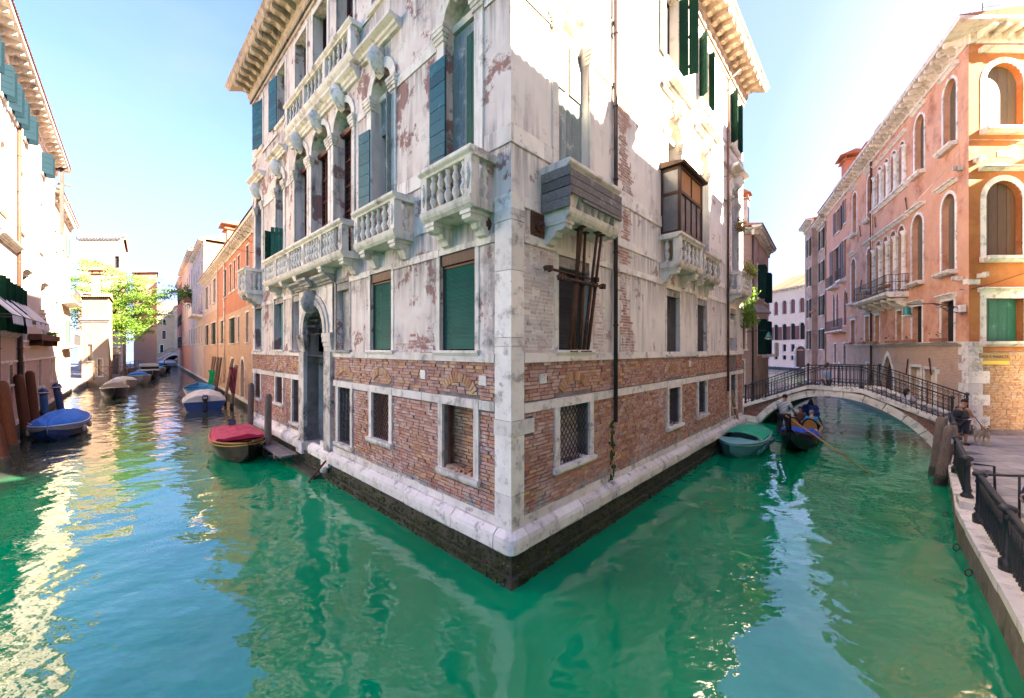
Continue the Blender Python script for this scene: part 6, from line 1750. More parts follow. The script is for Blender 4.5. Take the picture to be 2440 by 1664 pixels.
for k in range(420):
    t = random.random(); tri(mb, RF.P(17.0 + random.gauss(.25, .18), .35 + random.gauss(0, .18), 5.5 + 2.2 * t), .09)
mb.build('foliage', M['leaf_bright'], vine, kind='stuff')
mb = MB(); mb.path([RF.P(17.2, .2, 5.4), RF.P(17.3, .35, 6.4), RF.P(17.1, .3, 7.6)], .02, 5); mb.build('stem', M['pole_wood'], vine)
flower_box('flower_box', 'pink and yellow flowers in a box on the last palace balcony', RF, 15.1, 16.8, .62, 8.0, n=110, cols=((.70, .10, .16), (.75, .45, .04), (.72, .30, .42)), leafc='leaf_bright')
flower_box('flower_box', 'pink geraniums hanging in the arched window above the last palace balcony', RF, 15.4, 16.4, .25, 10.2, n=60, cols=((.70, .08, .2), (.7, .3, .04)))

# ------------------------------------------------------------ right-hand building, fondamenta
RB1 = Fr((21.7, 15.9), (-.686, -.727), (-.727, .686))
pier = surf('grey stone pier', (.42, .37, .31), (.34, .29, .24), 1.4, .85, 40, .3, dirt=(.24, .19, .15))
rbm = brickwall('ochre brick', RB1.d, (.55, .38, .22), (.6, .44, .28), (.55, .46, .36), .26, .075, patch=(.6, .48, .34), plo=.54, phi=.66)
rb_ = house('corner_house', 'ochre brick house edge with an arched window and stone pier beside the fondamenta', RB1, 2.4, 1.0, 20.5, rbm, [(.5, 1.6, 8.0, 11.5, dict(arch='round', fill='dark', w=.2)), (.5, 1.6, 14.2, 17.5, dict(arch='round', fill='dark', w=.2))], base=pier, basez=5.6, foot=False, roof=False, corn=M['stone_clean'], eave=.5, z0=.6)
RB2 = Fr(RB1.P(2.4, -.6, 0)[:2], RB1.d, RB1.n)
wr_ = [(1.5 + 3.2 * k, 2.7 + 3.2 * k, z, z + 2.2, dict(shut='open', sm=M['green'], fill='dark')) for k in range(4) for z in (4.5, 8.6, 12.3)]
RB3 = Fr(RB2.P(15.4, 0, 0)[:2], RB1.d, RB1.n)  # unseen house, added to keep the sun off the left water
house('row_house', 'unseen tall house added at the near end of the fondamenta row to block the sun', RB3, 16, 8, 19.6, M['white_house'], [(1.5 + 3.2 * k, 2.7 + 3.2 * k, z, z + 2.2, dict(shut='open', sm=M['green'], fill='dark')) for k in range(4) for z in (4.5, 8.6, 12.3)], foot=False, corn=None, eave=.1, ridge=1.2, z0=.6)
side = house('canal_side_house', 'row house lining the fondamenta', RB2, 15.35, 8, 16.1, M['plaster_white'], wr_, foot=False, corn=M['stone_clean'], eave=.5, ridge=1.2, z0=.6)
chimney(side, RB2, 9.6, -.4, 16.1, 16.9, .9, M['salmon']); chimney(side, RB2, 1.0, -.4, 16.1, 17.0, .9, M['salmon'])
QZ = .70
qe = [(3.2, 1.2), (7.72, 6.02), (10.38, 8.89), (13.9, 12.1), (18.35, 16.3)]
fd = MB()
inn = [(8, -3), (12.5, 2), (16.5, 7), (26, 12), (27, 19)]
for (p, q_), (r_, s_) in zip(zip(qe, qe[1:]), zip(inn, inn[1:])):
    fd.poly([(p[0], p[1], QZ - .06), (q_[0], q_[1], QZ - .06), (s_[0], s_[1], QZ - .06), (r_[0], r_[1], QZ - .06)])
fond = fd.build('fondamenta', M['mortar'], kind='structure')
qw = MB()
for p, q_ in zip(qe, qe[1:]):
    d = Vector((q_[0] - p[0], q_[1] - p[1])).normalized(); n_ = (-d.y * .12, d.x * .12)
    qw.poly([(p[0] + n_[0], p[1] + n_[1], -1.3), (q_[0] + n_[0], q_[1] + n_[1], -1.3), (q_[0], q_[1], QZ - .16), (p[0], p[1], QZ - .16)])
qm = surf('slimy stone quay wall', (.26, .21, .16), (.17, .135, .10), 1.5, .75, 30, .6, dirt=(.07, .085, .02), dlo=.46, dhi=.62, dscale=.9, streak=(.05, .045, .035), slo=.5, shi=.7, bdist=.03)
qwall = thing('quay_wall', 'stained stone quay wall below the iron railing on the right', 'wall', (10.4, 8.9, 0))
qw.build('wall_face', qm, qwall)
for p, q_ in zip(qe, qe[1:]):
    L_ = math.hypot(q_[0] - p[0], q_[1] - p[1]); d = ((q_[0] - p[0]) / L_, (q_[1] - p[1]) / L_); F = Fr(p, d, (-d[1], d[0])); x = 0
    while x < L_ - .05:
        l = min(random.uniform(.9, 1.5), L_ - x)
        MB().box(F, x + .004, x + l - .004, -.44, .05 + random.uniform(-.01, .01), QZ - .158, QZ + random.uniform(-.006, .006), j=.006).build('coping_stone', M['stone_clean'], qwall)
        x += l
# iron rings on the wall
for x, y, z in ((8.6, 7.1, .25), (9.3, 7.9, .3), (10.9, 9.5, .3)):
    MB().path([(x - .12 + .07 * math.cos(u), y, z + .07 * math.sin(u)) for u in [k * math.pi / 4 for k in range(9)]], .012, 5).build('mooring_ring', M['rust'], qwall)
# paving slabs, one by one
def inside(x, y):
    # right of the coping line and left of the houses
    for p, q_ in zip(qe, qe[1:]):
        if p[1] <= y < q_[1]:
            xe = p[0] + (q_[0] - p[0]) * (y - p[1]) / (q_[1] - p[1])
            return x > xe + .62
    return False
pm_ = surf('grey paving slab', (.50, .45, .41), (.41, .37, .335), 2.5, .8, 40, .35, dirt=(.26, .225, .21), dscale=2.2, isl=.15)
slab = MB().box(ID, -.5, .5, -.5, .5, -.08, 0, 'bcdef').mesh('paving_slab', pm_)
cnt = 0; y = 5.0; rest = MB()
while y < 17.2:
    row = .42; x = 5 + random.uniform(0, .8)
    while x < 24.5:
        l = random.uniform(.7, 1.1)
        if inside(x, y) and x / max(y, .1) < 1.55 and not (y > 16.2 and x > 21.2 and False):
            zz = QZ + random.uniform(-.006, .006)
            if cnt < 300:
                o = bpy.data.objects.new('paving_slab', slab); COL.objects.link(o); o.parent = fond; o.location = (x + l / 2, y + row / 2, zz); o.scale = (l - .016, row - .016, 1); cnt += 1
            else: rest.box(ID, x + .007, x + l - .007, y + .007, y + row - .007, zz - .08, zz, 'bcdef')
        x += l
    y += row
if rest.v: rest.build('paving_rest', pm_, fond, kind='stuff')
# cast iron railing of the fondamenta
POSTP = [(.11, 0), (.11, .16), (.085, .19), (.06, .23), (.09, .29), (.065, .33), (.07, .37), (.058, .41), (.056, .84), (.075, .87), (.06, .91), (.06, .97), (.105, 1.0), (.115, 1.04), (.09, 1.08), (.04, 1.1)]
post_me = MB().lathe((0, 0, 0), POSTP, 14).mesh('post', M['iron'])
bal_i = MB().lathe((0, 0, 0), [(.03, .04), (.022, .12), (.035, .18), (.02, .24), (.02, .58), (.034, .62), (.02, .66), (.026, .82)], 8).mesh('baluster', M['iron'])
def iron_railing(label, pts, z, group, bal=True, spike=True):
    t = thing('iron_railing', label, 'railing', (pts[0][0], pts[0][1], z), group=group)
    for p in pts: inst('post', post_me, t, (p[0], p[1], z))
    for p, q_ in zip(pts, pts[1:]):
        L_ = math.hypot(q_[0] - p[0], q_[1] - p[1]); d = ((q_[0] - p[0]) / L_, (q_[1] - p[1]) / L_); F = Fr(p, d, (-d[1], d[0]))
        MB().prism(F, [(-.035, z + 1.0), (.035, z + 1.0), (.04, z + 1.03), (.02, z + 1.05), (-.02, z + 1.05), (-.04, z + 1.03)], .06, L_ - .06).build('handrail', M['iron'], t)
        for zz in (.1, .86): MB().box(F, .05, L_ - .05, -.014, .014, z + zz, z + zz + .025).build('rail_bar', M['iron'], t)
        if bal:
            n = int(L_ / .15)
            for k in range(1, n): inst('baluster', bal_i, t, F.P(L_ * k / n, 0, z + .04))
            sc = MB()
            for k in range(n):
                a = L_ * (k + .5) / n
                for zz, r_ in ((.935, .05), (.175, .045)):
                    sc.path([F.P(a + r_ * math.cos(u), 0, z + zz + r_ * math.sin(u)) for u in [x_ * math.pi / 4 for x_ in range(9)]], .011, 4, False)
                    sc.ball(F.P(a, .0, z + zz), .022, 6, 4)
            sc.build('scroll_work', M['iron'], t, kind='stuff')
    return t
iron_railing('black cast iron railing nearest the camera on the quay edge', [(9.95, 8.13), (8.28, 6.38), (6.6, 4.6)], QZ, 'iron railings along the fondamenta')
iron_railing('black cast iron railing running from the broken step back to the bridge', [(10.85, 9.12), (13.05, 11.22), (15.25, 13.15), (17.6, 15.3)], QZ + .06, 'iron railings along the fondamenta', spike=True)
blk = MB(); blk.box(Fr((10.75, 8.95), (.7, .714), (-.714, .7)), -.28, .35, -.42, .2, QZ + .01, QZ + .17, j=.02)
tag(blk.build('stone_step', M['stone']), 'loose worn stone block under the end post of the far railing', 'stone block')
gate = thing('hand_rail', 'thin black handrail running across the pavement beside the person in navy', 'railing', (10.0, 8.15, QZ))
MB().path([(10.0, 8.15, QZ + 1.02), (10.9, 8.12, QZ + 1.0), (13.4, 8.0, QZ + .98)], .024, 6).build('rail', M['iron'], gate)
for x in (10.75, 13.3): MB().tube((x, 8.1, QZ), (x, 8.1, QZ + 1.0), .022, n=6).build('post', M['iron'], gate)
sr = thing('hand_rail', 'short bent rail end beside the cast iron post at the stone block', 'railing', (11.0, 9.1, QZ))
MB().path([(10.95, 9.05, QZ + .98), (11.35, 9.0, QZ + .94), (11.38, 9.0, QZ)], .024, 6).build('rail', M['iron'], sr)
# ------------------------------------------------------------ mooring posts
def post(label, base, top, r, m, group=None, name='mooring_post', cap=None, r1=None, tip=True):
    b, t = Vector(base), Vector(top); root = thing(name, label, 'mooring post', base, group=group)
    low = b + (b - t) * (1.2 / max(.1, t.z - b.z)); n = 9; pts = []; rs = []
    for k in range(n + 1):
        f = k / n; p = low.lerp(t, f); pts.append(p); rs.append(r * (1 + .05 * math.sin(f * 9 + r * 70)) * (1 - f) + (r1 or r * .92) * f)
    if tip: pts.append(t + (t - b).normalized() * r * .7); rs.append(r * .45)
    MB().path(pts, rs, 12).build('shaft', m, root)
    d = (t - b).normalized(); wet = b + d * .34
    MB().path([low, b, b + d * .2, wet], [r * 1.03, r * 1.06, r * 1.05, r * 1.0], 12).build('weed_band', M['algae'], root)
    if cap:
        c = MB(); c.lathe((t.x, t.y, t.z - .02), [(r * 1.1, 0), (r * 1.55, .05), (r * 1.55, .1), (r * 1.2, .12), (r * 1.05, .24), (r * .6, .34), (r * .3, .36)], 14); c.build('cap', cap, root)
        c = MB(); c.lathe((t.x, t.y, t.z + .04), [(r * 1.57, 0), (r * 1.6, .03), (r * 1.57, .06)], 14); c.build('white_ring', M['stone_clean'], root)
        c = MB(); c.lathe((t.x, t.y, t.z + .33), [(r * .3, 0), (r * .48, .06), (r * .45, .14), (r * .2, .2), (r * .3, .24), (r * .1, .3)], 10); c.build('finial', M['stone_clean'], root)
    return root
gm = 'brown mooring posts along the white house'
post('stout brown leaning post nearest the camera, cut by the picture edge', (-19.0, 14.3, 0), (-19.75, 14.35, 2.4), .21, M['brown_pole'], gm)
post('tall brown post with a bleached top in front of the white house', (-21.3, 16.3, 0), (-21.75, 16.3, 2.9), .2, M['brown_pole'], gm)
post('brown post between the bleached topped one and the drainpipe, above the blue boat bow', (-25.0, 19.7, 0), (-25.5, 19.75, 2.95), .2, M['brown_pole'], gm)
post('slim brown post left of the arched water gate of the white house', (-27.3, 21.9, 0), (-27.75, 22.0, 3.0), .2, M['brown_pole'], gm)
bp = paint('blue post paint', (.012, .10, .30), .4, .3, worn=(.04, .08, .12)); bpd = paint('deep blue post paint', (.012, .05, .17), .4, .3)
post('blue striped post with a white ball finial, nearer one', (-29.8, 24.4, 0), (-29.9, 24.4, 1.55), .19, bp, 'blue capped posts', cap=bpd, tip=False)
post('darker blue post with a white ball finial, behind the other', (-30.5, 25.9, 0), (-30.85, 25.9, 1.75), .19, bpd, 'blue capped posts', cap=bpd, tip=False)
post('weathered round topped post by the palace end window', (-13.15, 19.2, 0), (-13.1, 19.2, 2.6), .135, M['pole_wood'], 'timber posts by the palace')
post('weathered pointed post beside the plank landing', (-10.1, 15.8, 0), (-10.1, 15.85, 2.45), .135, M['pole_wood'], 'timber posts by the palace', tip=True)
post('thick leaning timber post left of the pair by the footbridge', (14.6, 13.2, 0), (14.84, 13.2, 1.95), .16, M['pole_wood'], 'pair of leaning posts by the footbridge')
pr_ = post('thick leaning timber post with a pinned white paper, right of the pair', (13.78, 12.33, 0), (14.26, 12.42, 1.82), .16, M['pole_wood'], 'pair of leaning posts by the footbridge')
pp = MB(); pp.poly([(14.0, 12.19, 1.38), (14.19, 12.17, 1.38), (14.22, 12.19, 1.58), (14.03, 12.21, 1.58)]); pp.build('paper', M['stone_clean'], pr_)
MB().path([(14.12 - .06 * abs(k - 4) / 4, 12.16, 1.2 - .12 * k) for k in range(8)], .012, 5).build('rope', M['stone_clean'], pr_)
ps = [(24.3, .0), (22.6, .5), (20.4, .2), (18.3, .4), (11.4, .6)]
tx = ['thin dark post nearest the tall cream house', 'thin leaning post with an iron collar by the orange facade', 'thin dark post holding the green net', 'thin dark post beside the arched gate', 'slim brown post between the two arched gates']
for (a, o), l in zip(ps, tx):
    b = NF.P(a - 1.5, .5 + o * .4, 0); t = NF.P(a - 2.6, .35, 3.6); post(l, b, t, .11, M['pole_wood'], 'thin posts along the orange house', tip=False)
dp = post('slim brown post with a dark red cloth hung on it', NF.P(6.2, .75, 0), NF.P(5.2, .6, 3.2), .12, M['pole_wood'], 'thin posts along the orange house', tip=False)
def drape(name, label, c, w, h, m, cat):
    mb = MB(); nx, nz = 7, 9
    for i in range(nx):
        for k in range(nz):
            pass
    def P(i, k):
        u, v = i / nx - .5, k / nz
        return (c[0] + u * w * (1 - .5 * v) + .05 * math.sin(v * 7), c[1] + .07 * math.sin(i * 2.3 + k * .7), c[2] - v * h + .04 * math.sin(i * 3))
    for i in range(nx):
        for k in range(nz): mb.poly([P(i, k), P(i + 1, k), P(i + 1, k + 1), P(i, k + 1)], True)
    return tag(mb.build(name, m), label, cat)
c = NF.P(5.3, .78, 3.05); drape('hung_cloth', 'dark red cloth hanging from a slim post by the arched gates', c, .62, 1.9, cloth('dark red cloth', (.20, .03, .045)), 'cloth')
c = NF.P(19.0, .75, 2.3); drape('fishing_net', 'bright green net hung on a thin post by the orange house', c, .75, 2.0, cloth('green net', (.0, .36, .13)), 'net')
post('slim dark pole behind the green boat', (10.4, 18.9, 0), (10.25, 18.9, 2.05), .07, M['pole_wood'], 'poles by the green boat', tip=False)
sp_ = thing('pole_bundle', 'sunlit bundle of tan poles lashed together behind the green boat', 'pole bundle', (10.9, 18.9, 0))
tan = wood('tan pole wood', (.46, .30, .16), (.36, .22, .11), (.2, .12, .06), 'z', .7)
for (x0, y0, x1, y1, z1) in ((10.7, 18.75, 10.85, 19.0, 2.1), (11.3, 18.85, 10.92, 19.05, 2.35), (10.95, 18.6, 10.8, 18.95, 1.8)):
    MB().path([(x0, y0, -.8), ((x0 * 2 + x1) / 3, (y0 * 2 + y1) / 3, .8), (x1, y1, z1)], .075, 8).build('pole', tan, sp_)
MB().path([(10.7, 18.85, 1.5), (11.06, 18.85, 1.48), (11.06, 19.1, 1.5), (10.7, 19.1, 1.52), (10.7, 18.85, 1.5)], .03, 6).build('lashing', M['stone_clean'], sp_)

# plank landing and floating board
jt = thing('plank_landing', 'narrow grey plank landing on low brackets in front of the palace wall', 'landing', LF.P(12, .5, .45))
for k in range(3): MB().box(LF, 10.75, 15.0, .30 + k * .2, .49 + k * .2, .40, .46, j=.01).build('plank', M['old_wood'], jt)
for a in (11.4, 14.4): MB().box(LF, a, a + .12, .1, .92, .28, .398).build('bracket', M['pole_wood'], jt)
fl = MB(); fl.box(Fr((-9.55, 15.75), (.9, -.2), (.2, .9)), -.62, .62, -.16, .16, -.01, .05, j=.02)
tag(fl.build('floating_board', tan), 'orange board floating beside the pointed post', 'board')
ob_ = thing('broken_pole', 'broken brown stick leaning out of the water by the water door', 'stick', LF.P(8.3, .5, 0))
MB().path([LF.P(8.9, .9, -.5), LF.P(8.5, .55, .2), LF.P(8.1, .3, .72)], .035, 6).build('shaft', M['rust'], ob_)
MB().lathe(LF.P(8.45, .22, .34), [(.02, -.1), (.12, -.08), (.13, .1), (.02, .12)], 10).build('buoy', M['stone'], ob_)

# ------------------------------------------------------------ boats
def boatform(L, B, H, tw=.72, sheer=.28, draft=.22, bowp=2.2, n=16):
    st = []
    for i in range(n + 1):
        t = i / n; x = -L / 2 + L * t
        mid = .45
        if t < mid: b = tw + (1 - tw) * math.sin(math.pi / 2 * t / mid)
        else: b = max(.015, 1 - ((t - mid) / (1 - mid)) ** bowp)
        zs = H * (1 + sheer * max(0, t - .35) ** 1.6 * 1.9 + .08 * (1 - t) ** 2)
        zk = -draft + (draft + zs * .42) * max(0, (t - .72) / .28) ** 2.4
        st.append((x, b * B / 2, zk, zs))
    return st
def hull_mesh(st, inner=False, th=.045, raked=.0):
    mb = MB(); secs = []
    for i, (x, b, zk, zs) in enumerate(st):
        d = th if inner else 0
        bb = max(.004, b - d); zk_ = zk + (d * 1.5 if inner else 0)
        pr = [(0, zk_), (bb * .55, zk_ + (zs - zk_) * .07), (bb * .84, zk_ + (zs - zk_) * .34), (bb * .96, zk_ + (zs - zk_) * .7), (bb, zs)]
        f = i / (len(st) - 1)
        rk = lambda z: x + raked * max(0, f - .6) * (z - zk) * 1.2
        secs.append([(rk(z), -y, z) for y, z in reversed(pr)] + [(rk(z), y, z) for y, z in pr[1:]])
    for s, t in zip(secs, secs[1:]):
        for k in range(len(s) - 1): mb.poly([s[k], s[k + 1], t[k + 1], t[k]], True)
    mb.poly(secs[0]); return mb, secs
def strip(secs_edge, w, h, dz=0):
    """rounded rail along a list of points"""
    return secs_edge
def make_boat(name, label, loc, rz, L, B, H, hullm, railm, inm, tw=.72, sheer=.28, stripe=None, cover=None, deck=None, thwarts=2, motor=None, cat='boat', group=None, raked=.3, bowp=2.2, coverh=.35, cover_span=(0, 1), rub=True):
    t = thing(name, label, cat, loc, rz, group)
    st = boatform(L, B, H, tw, sheer, bowp=bowp)
    mb, secs = hull_mesh(st, raked=raked); mb.build('hull', hullm, t)
    mb, si = hull_mesh([(x + (.05 if i == 0 else 0), b_, zk, zs - .004) for i, (x, b_, zk, zs) in enumerate(st)], True, raked=raked); mb.build('inner_hull', inm, t)
    g = MB()
    for e in (0, -1):
        pts = [s[e] for s in secs]
        g.path([(x, y, z + .01) for x, y, z in pts], .035, 6)
    g.path([secs[0][0], secs[0][-1]], .035, 6); g.build('gunwale', railm, t)
    if stripe:
        g = MB()
        for e in (1, -2):
            pts = [tuple(s[0 if e == 1 else -1][q] * .62 + s[e][q] * .38 for q in range(3)) for s in secs]; sg = -1 if e == 1 else 1
            g.path([(x, y + sg * .012, z) for x, y, z in pts], .02, 4)
        g.build('rubbing_strake', stripe, t)
    for k in range(thwarts):
        i = int(len(st) * (.25 + .28 * k)); x, b, zk, zs = st[i]
        MB().box(ID, x - .13, x + .13, -b + .05, b - .05, zs - .16, zs - .12).build('thwart', inm, t)
    if deck:
        d = MB(); n0 = int(len(st) * .62)
        for s0, s1 in zip(secs[n0:], secs[n0 + 1:]):
            c0, c1 = ((s0[0][0] + s0[-1][0]) / 2, 0, s0[0][2] + .05), ((s1[0][0] + s1[-1][0]) / 2, 0, s1[0][2] + .05)
            d.poly([s0[0], s1[0], c1, c0], True); d.poly([c0, c1, s1[-1], s0[-1]], True)
        d.build('foredeck', deck, t)
    if cover:
        m_, = cover[:1]; c = MB(); nn = 10; i0, i1 = int(cover_span[0] * (len(st) - 1)), int(cover_span[1] * (len(st) - 1)); rows = []
        rr = random.Random(hash(label) % 1000)
        for i in range(i0, i1 + 1):
            x, b, zk, zs = st[i]; f = (i - i0) / max(1, i1 - i0); hh = coverh * math.sin(math.pi * min(1, .15 + .85 * f) if cover_span[1] > .95 else math.pi * (.18 + .64 * f)) ** .7
            row = []; px = secs[i][0][0]
            for k in range(nn + 1):
                u = -1 + 2 * k / nn
                y = u * (b + .05); z = zs + .035 + hh * (1 - abs(u) ** 2.2) + rr.uniform(-.022, .022) + .03 * math.sin(i * 2.1 + k * .9) * (1 - abs(u)) + .025 * math.sin(k * 2.3 - i * .7)
                if abs(u) == 1: z = zs - .05 + rr.uniform(-.03, .02)
                row.append((px, y, z))
            rows.append(row)
        for r0, r1 in zip(rows, rows[1:]):
            for k in range(nn): c.poly([r0[k], r0[k + 1], r1[k + 1], r1[k]], True)
        c.poly(rows[0]); c.poly(rows[-1])
        c.build('cover', m_, t)
    if motor:
        outboard(t, -L / 2 - .12, 0, H, tilt=motor[0], m=motor[1])
    return t
def outboard(t, x, y, z, tilt=0.0, m=None):
    m = m or paint('black engine cowl', (.02, .022, .026), .25, .2)
    root = bpy.data.objects.new('outboard_motor', None); COL.objects.link(root); root.parent = t; root.location = (x, y, z); root.rotation_euler = (0, tilt, 0)
    ORG[root.name] = Vector((0, 0, 0))
    c = MB(); b = [(-.2, .12), (-.24, .3), (-.2, .46), (-.02, .52), (.14, .48), (.18, .3), (.14, .12)]
    for w in (1,):
        n = len(b)
        for s0, s1, k in ((-.15, -.12, .86), (-.12, .12, 1), (.12, .15, .86)):
            pass
    prof = lambda k: [(px * k, (pz - .3) * k + .3) for px, pz in b]
    lay = [(-.16, .75), (-.12, 1), (.12, 1), (.16, .75)]
    for (y0, k0), (y1, k1) in zip(lay, lay[1:]):
        p0, p1 = prof(k0), prof(k1)
        for i in range(n): c.poly([(p0[i][0], y0, p0[i][1]), (p0[(i + 1) % n][0], y0, p0[(i + 1) % n][1]), (p1[(i + 1) % n][0], y1, p1[(i + 1) % n][1]), (p1[i][0], y1, p1[i][1])], True)
    c.poly([(px, -.16, pz) for px, pz in prof(.75)]); c.poly([(px, .16, pz) for px, pz in prof(.75)])
    me = c.build('cowl', m, root)
    l = MB(); l.box(ID, -.1, .08, -.06, .06, -.55, .14); l.box(ID, -.18, .1, -.1, .1, -.58, -.54); l.box(ID, .06, .2, -.1, .1, -.22, .1)
    l.build('leg', M['iron'], root)
    s = MB(); s.box(ID, -.235, -.2, -.1, .1, .26, .36); s.build('maker_band', M['stone_clean'], root)
wht = paint('white boat paint', (.62, .62, .60), .35, .1); dbl = paint('deep blue hull paint', (.012, .05, .20), .25, .15); lbl = paint('light blue boat paint', (.05, .27, .55), .35, .1)
blc = cloth('bright blue boat cover', (.012, .20, .72), .35); whc = cloth('white boat cover', (.66, .65, .62), .4); rdc = cloth('crimson boat cover', (.62, .03, .075), .6)
blk = paint('black hull paint', (.014, .011, .010), .35, .2, spec=.25); varn = wood('varnished boat wood', (.42, .17, .045), (.32, .12, .03), (.15, .05, .02), 'x', .35)
gry = paint('grey hull paint', (.30, .29, .27), .45, .15); grn = cloth('green boat cover', (.0, .50, .22), .25); tealp = paint('grey teal hull paint', (.06, .22, .20), .35, .2); ltl = paint('pale teal deck paint', (.22, .52, .47), .4, .12)
def hd(p, q): return math.atan2(q[1] - p[1], q[0] - p[0])
rz = math.atan2(-.74, .67)
b1 = make_boat('covered_boat', 'white over dark blue boat under a bright blue tarpaulin, moored at the brown posts', (-23.3, 19.7, .02), math.atan2(-.76, .65), 4.7, 1.9, .58, dbl, wht, wht, tw=.8, stripe=wht, cover=(blc,), bowp=3.0, coverh=.55, raked=.2)
st = boatform(4.7, 1.9, .58, .8, .28, bowp=3.0); bd = MB()
_, secs = hull_mesh(st, raked=.2)
for s0, s1 in zip(secs, secs[1:]):
    for e, f_, sg in ((0, 1, -1), (-1, -2, 1)):
        o_ = lambda p: (p[0] + .01, p[1] + sg * .012, p[2])
        bd.poly([o_(s0[e]), o_(s1[e]), o_(s1[f_]), o_(s0[f_])], True)
bd.build('white_topside', gry, b1)
make_boat('white_cover_boat', 'blue motorboat with a white cover and black outboard seen from astern', (-23.6, 29.3, .02), math.atan2(.77, -.64), 5.6, 2.45, .62, dbl, wht, wht, tw=.94, stripe=wht, cover=(whc,), cover_span=(.05, .8), coverh=.62, motor=(0, None), bowp=2.6)
make_boat('open_blue_boat', 'light blue open boat with a white hull, bow hidden behind the white covered one', (-29.6, 36.2, .02), math.atan2(.76, -.65), 6.2, 2.3, .7, wht, lbl, lbl, tw=.8, thwarts=3, sheer=.4, stripe=lbl)
b3 = make_boat('red_cover_boat', 'black wooden boat with varnished interior under a rumpled crimson cover', (-11.65, 16.3, .02), math.atan2(-.74, .67), 5.0, 1.9, .62, blk, varn, varn, tw=.78, thwarts=3, stripe=paint('yellow strake', (.55, .30, .02), .4), cover=(rdc,), cover_span=(.06, .66), coverh=.14, motor=(.85, None), sheer=.35, bowp=2.4)
make_boat('dark_boat', 'small dark blue boat with a white rim and a grey engine cover by the landing', (-37.0, 35.6, .02), math.atan2(-.7, .71), 4.6, 1.9, .75, paint('navy hull paint', (.012, .02, .035), .3), wht, gry, tw=.8, deck=wht, cover=(gry,), cover_span=(0, .3), coverh=.6)
make_boat('grey_boat', 'grey boat with a pale rim, second from the landing', (-43.3, 42.7, .02), math.atan2(-.66, .75), 5.4, 2.1, .85, gry, wht, wht, tw=.8, deck=wht, cover=(whc,), cover_span=(.3, .5), coverh=.4)
make_boat('grey_boat', 'grey boat with a white deck and a blue bundle, third from the landing', (-48.2, 49.5, .02), math.atan2(-.66, .75), 6.0, 2.2, .9, gry, wht, wht, tw=.8, deck=wht, cover=(blc,), cover_span=(.1, .25), coverh=.4)
cb = make_boat('cabin_boat', 'white cabin boat with a dark hull farther up the left canal', (-55.5, 58.5, .02), math.atan2(-.66, .75), 7.4, 2.5, 1.0, paint('dark brown hull', (.05, .035, .03), .4), wht, wht, tw=.85, deck=wht)
mb = MB(); mb.box(ID, -2.4, 1.2, -.95, .95, .9, 2.1); mb.build('cabin', wht, cb); mb = MB(); mb.box(ID, -1.8, 1.21, -.96, .96, 1.35, 1.75); mb.build('cabin_window', M['glass'], cb)
make_boat('blue_green_boat', 'turquoise covered boat beyond the cabin boat', (-62.5, 67.5, .02), math.atan2(-.66, .75), 6.4, 2.2, .9, gry, wht, wht, cover=(cloth('turquoise cover', (.02, .28, .34)),), coverh=.4)
make_boat('passenger_boat', 'low dark boat carrying a figure in yellow near the far footbridge', (-70.5, 77.5, .02), math.atan2(-.66, .75), 7.0, 2.2, .9, blk, wht, gry, cover=(blc,), cover_span=(0, .5), coverh=.5)
make_boat('distant_boat', 'white boat moored under the far footbridge', (-84.0, 95.5, .02), 0.2, 7.0, 2.3, 1.0, gry, wht, wht, deck=wht, cover=(whc,), cover_span=(.1, .6), coverh=.7)
gb = make_boat('green_cover_boat', 'small teal boat under a bright green cover moored against the palace wall', (10.12, 16.75, .02), math.atan2(-.72, -.69), 4.1, 1.7, .50, tealp, ltl, ltl, tw=.84, stripe=ltl, deck=ltl, thwarts=0, sheer=.2, bowp=2.6, raked=.2)
mb = MB(); nx, ny = 8, 8
def gp_(i, k):
    u, v = i / nx, k / ny * 2 - 1; x = -1.92 + 2.3 * u; return (x, v * .80 * (1 - .03 * u), .62 + .16 * (1 - v * v) + .05 * math.sin(u * 3.1) - (.10 if abs(v) == 1 else 0))
for i in range(nx):
    for k in range(ny): mb.poly([gp_(i, k), gp_(i + 1, k), gp_(i + 1, k + 1), gp_(i, k + 1)], True)
mb.build('cover', grn, gb)
mb = MB()
for y in (-.78, .78): mb.tube((.38, y, .48), (.4, y * .98, .66), .014, n=5); mb.tube((.4, y, .6), (1.2, y * .55, .56), .01, n=4)
mb.build('cover_frame', wht, gb)
mb = MB()
for u in (0, 1): mb.path([(-1.92 + 2.3 * u, v * .8, .63 + .16 * (1 - v * v) + .05 * math.sin(u * 3.1)) for v in (-1, -.6, -.2, .2, .6, 1)], .014, 4)
mb.build('cover_edge', paint('pale green trim', (.2, .5, .38), .5), gb)
mb = MB()
for k in range(9):
    x = -1.75 + .38 * k; 
    for s_ in (-1, 1): mb.box(ID, x, x + .18, s_ * .86 - .03, s_ * .86 + .03, .2, .34)
mb.build('fender', tealp, gb, kind='stuff')

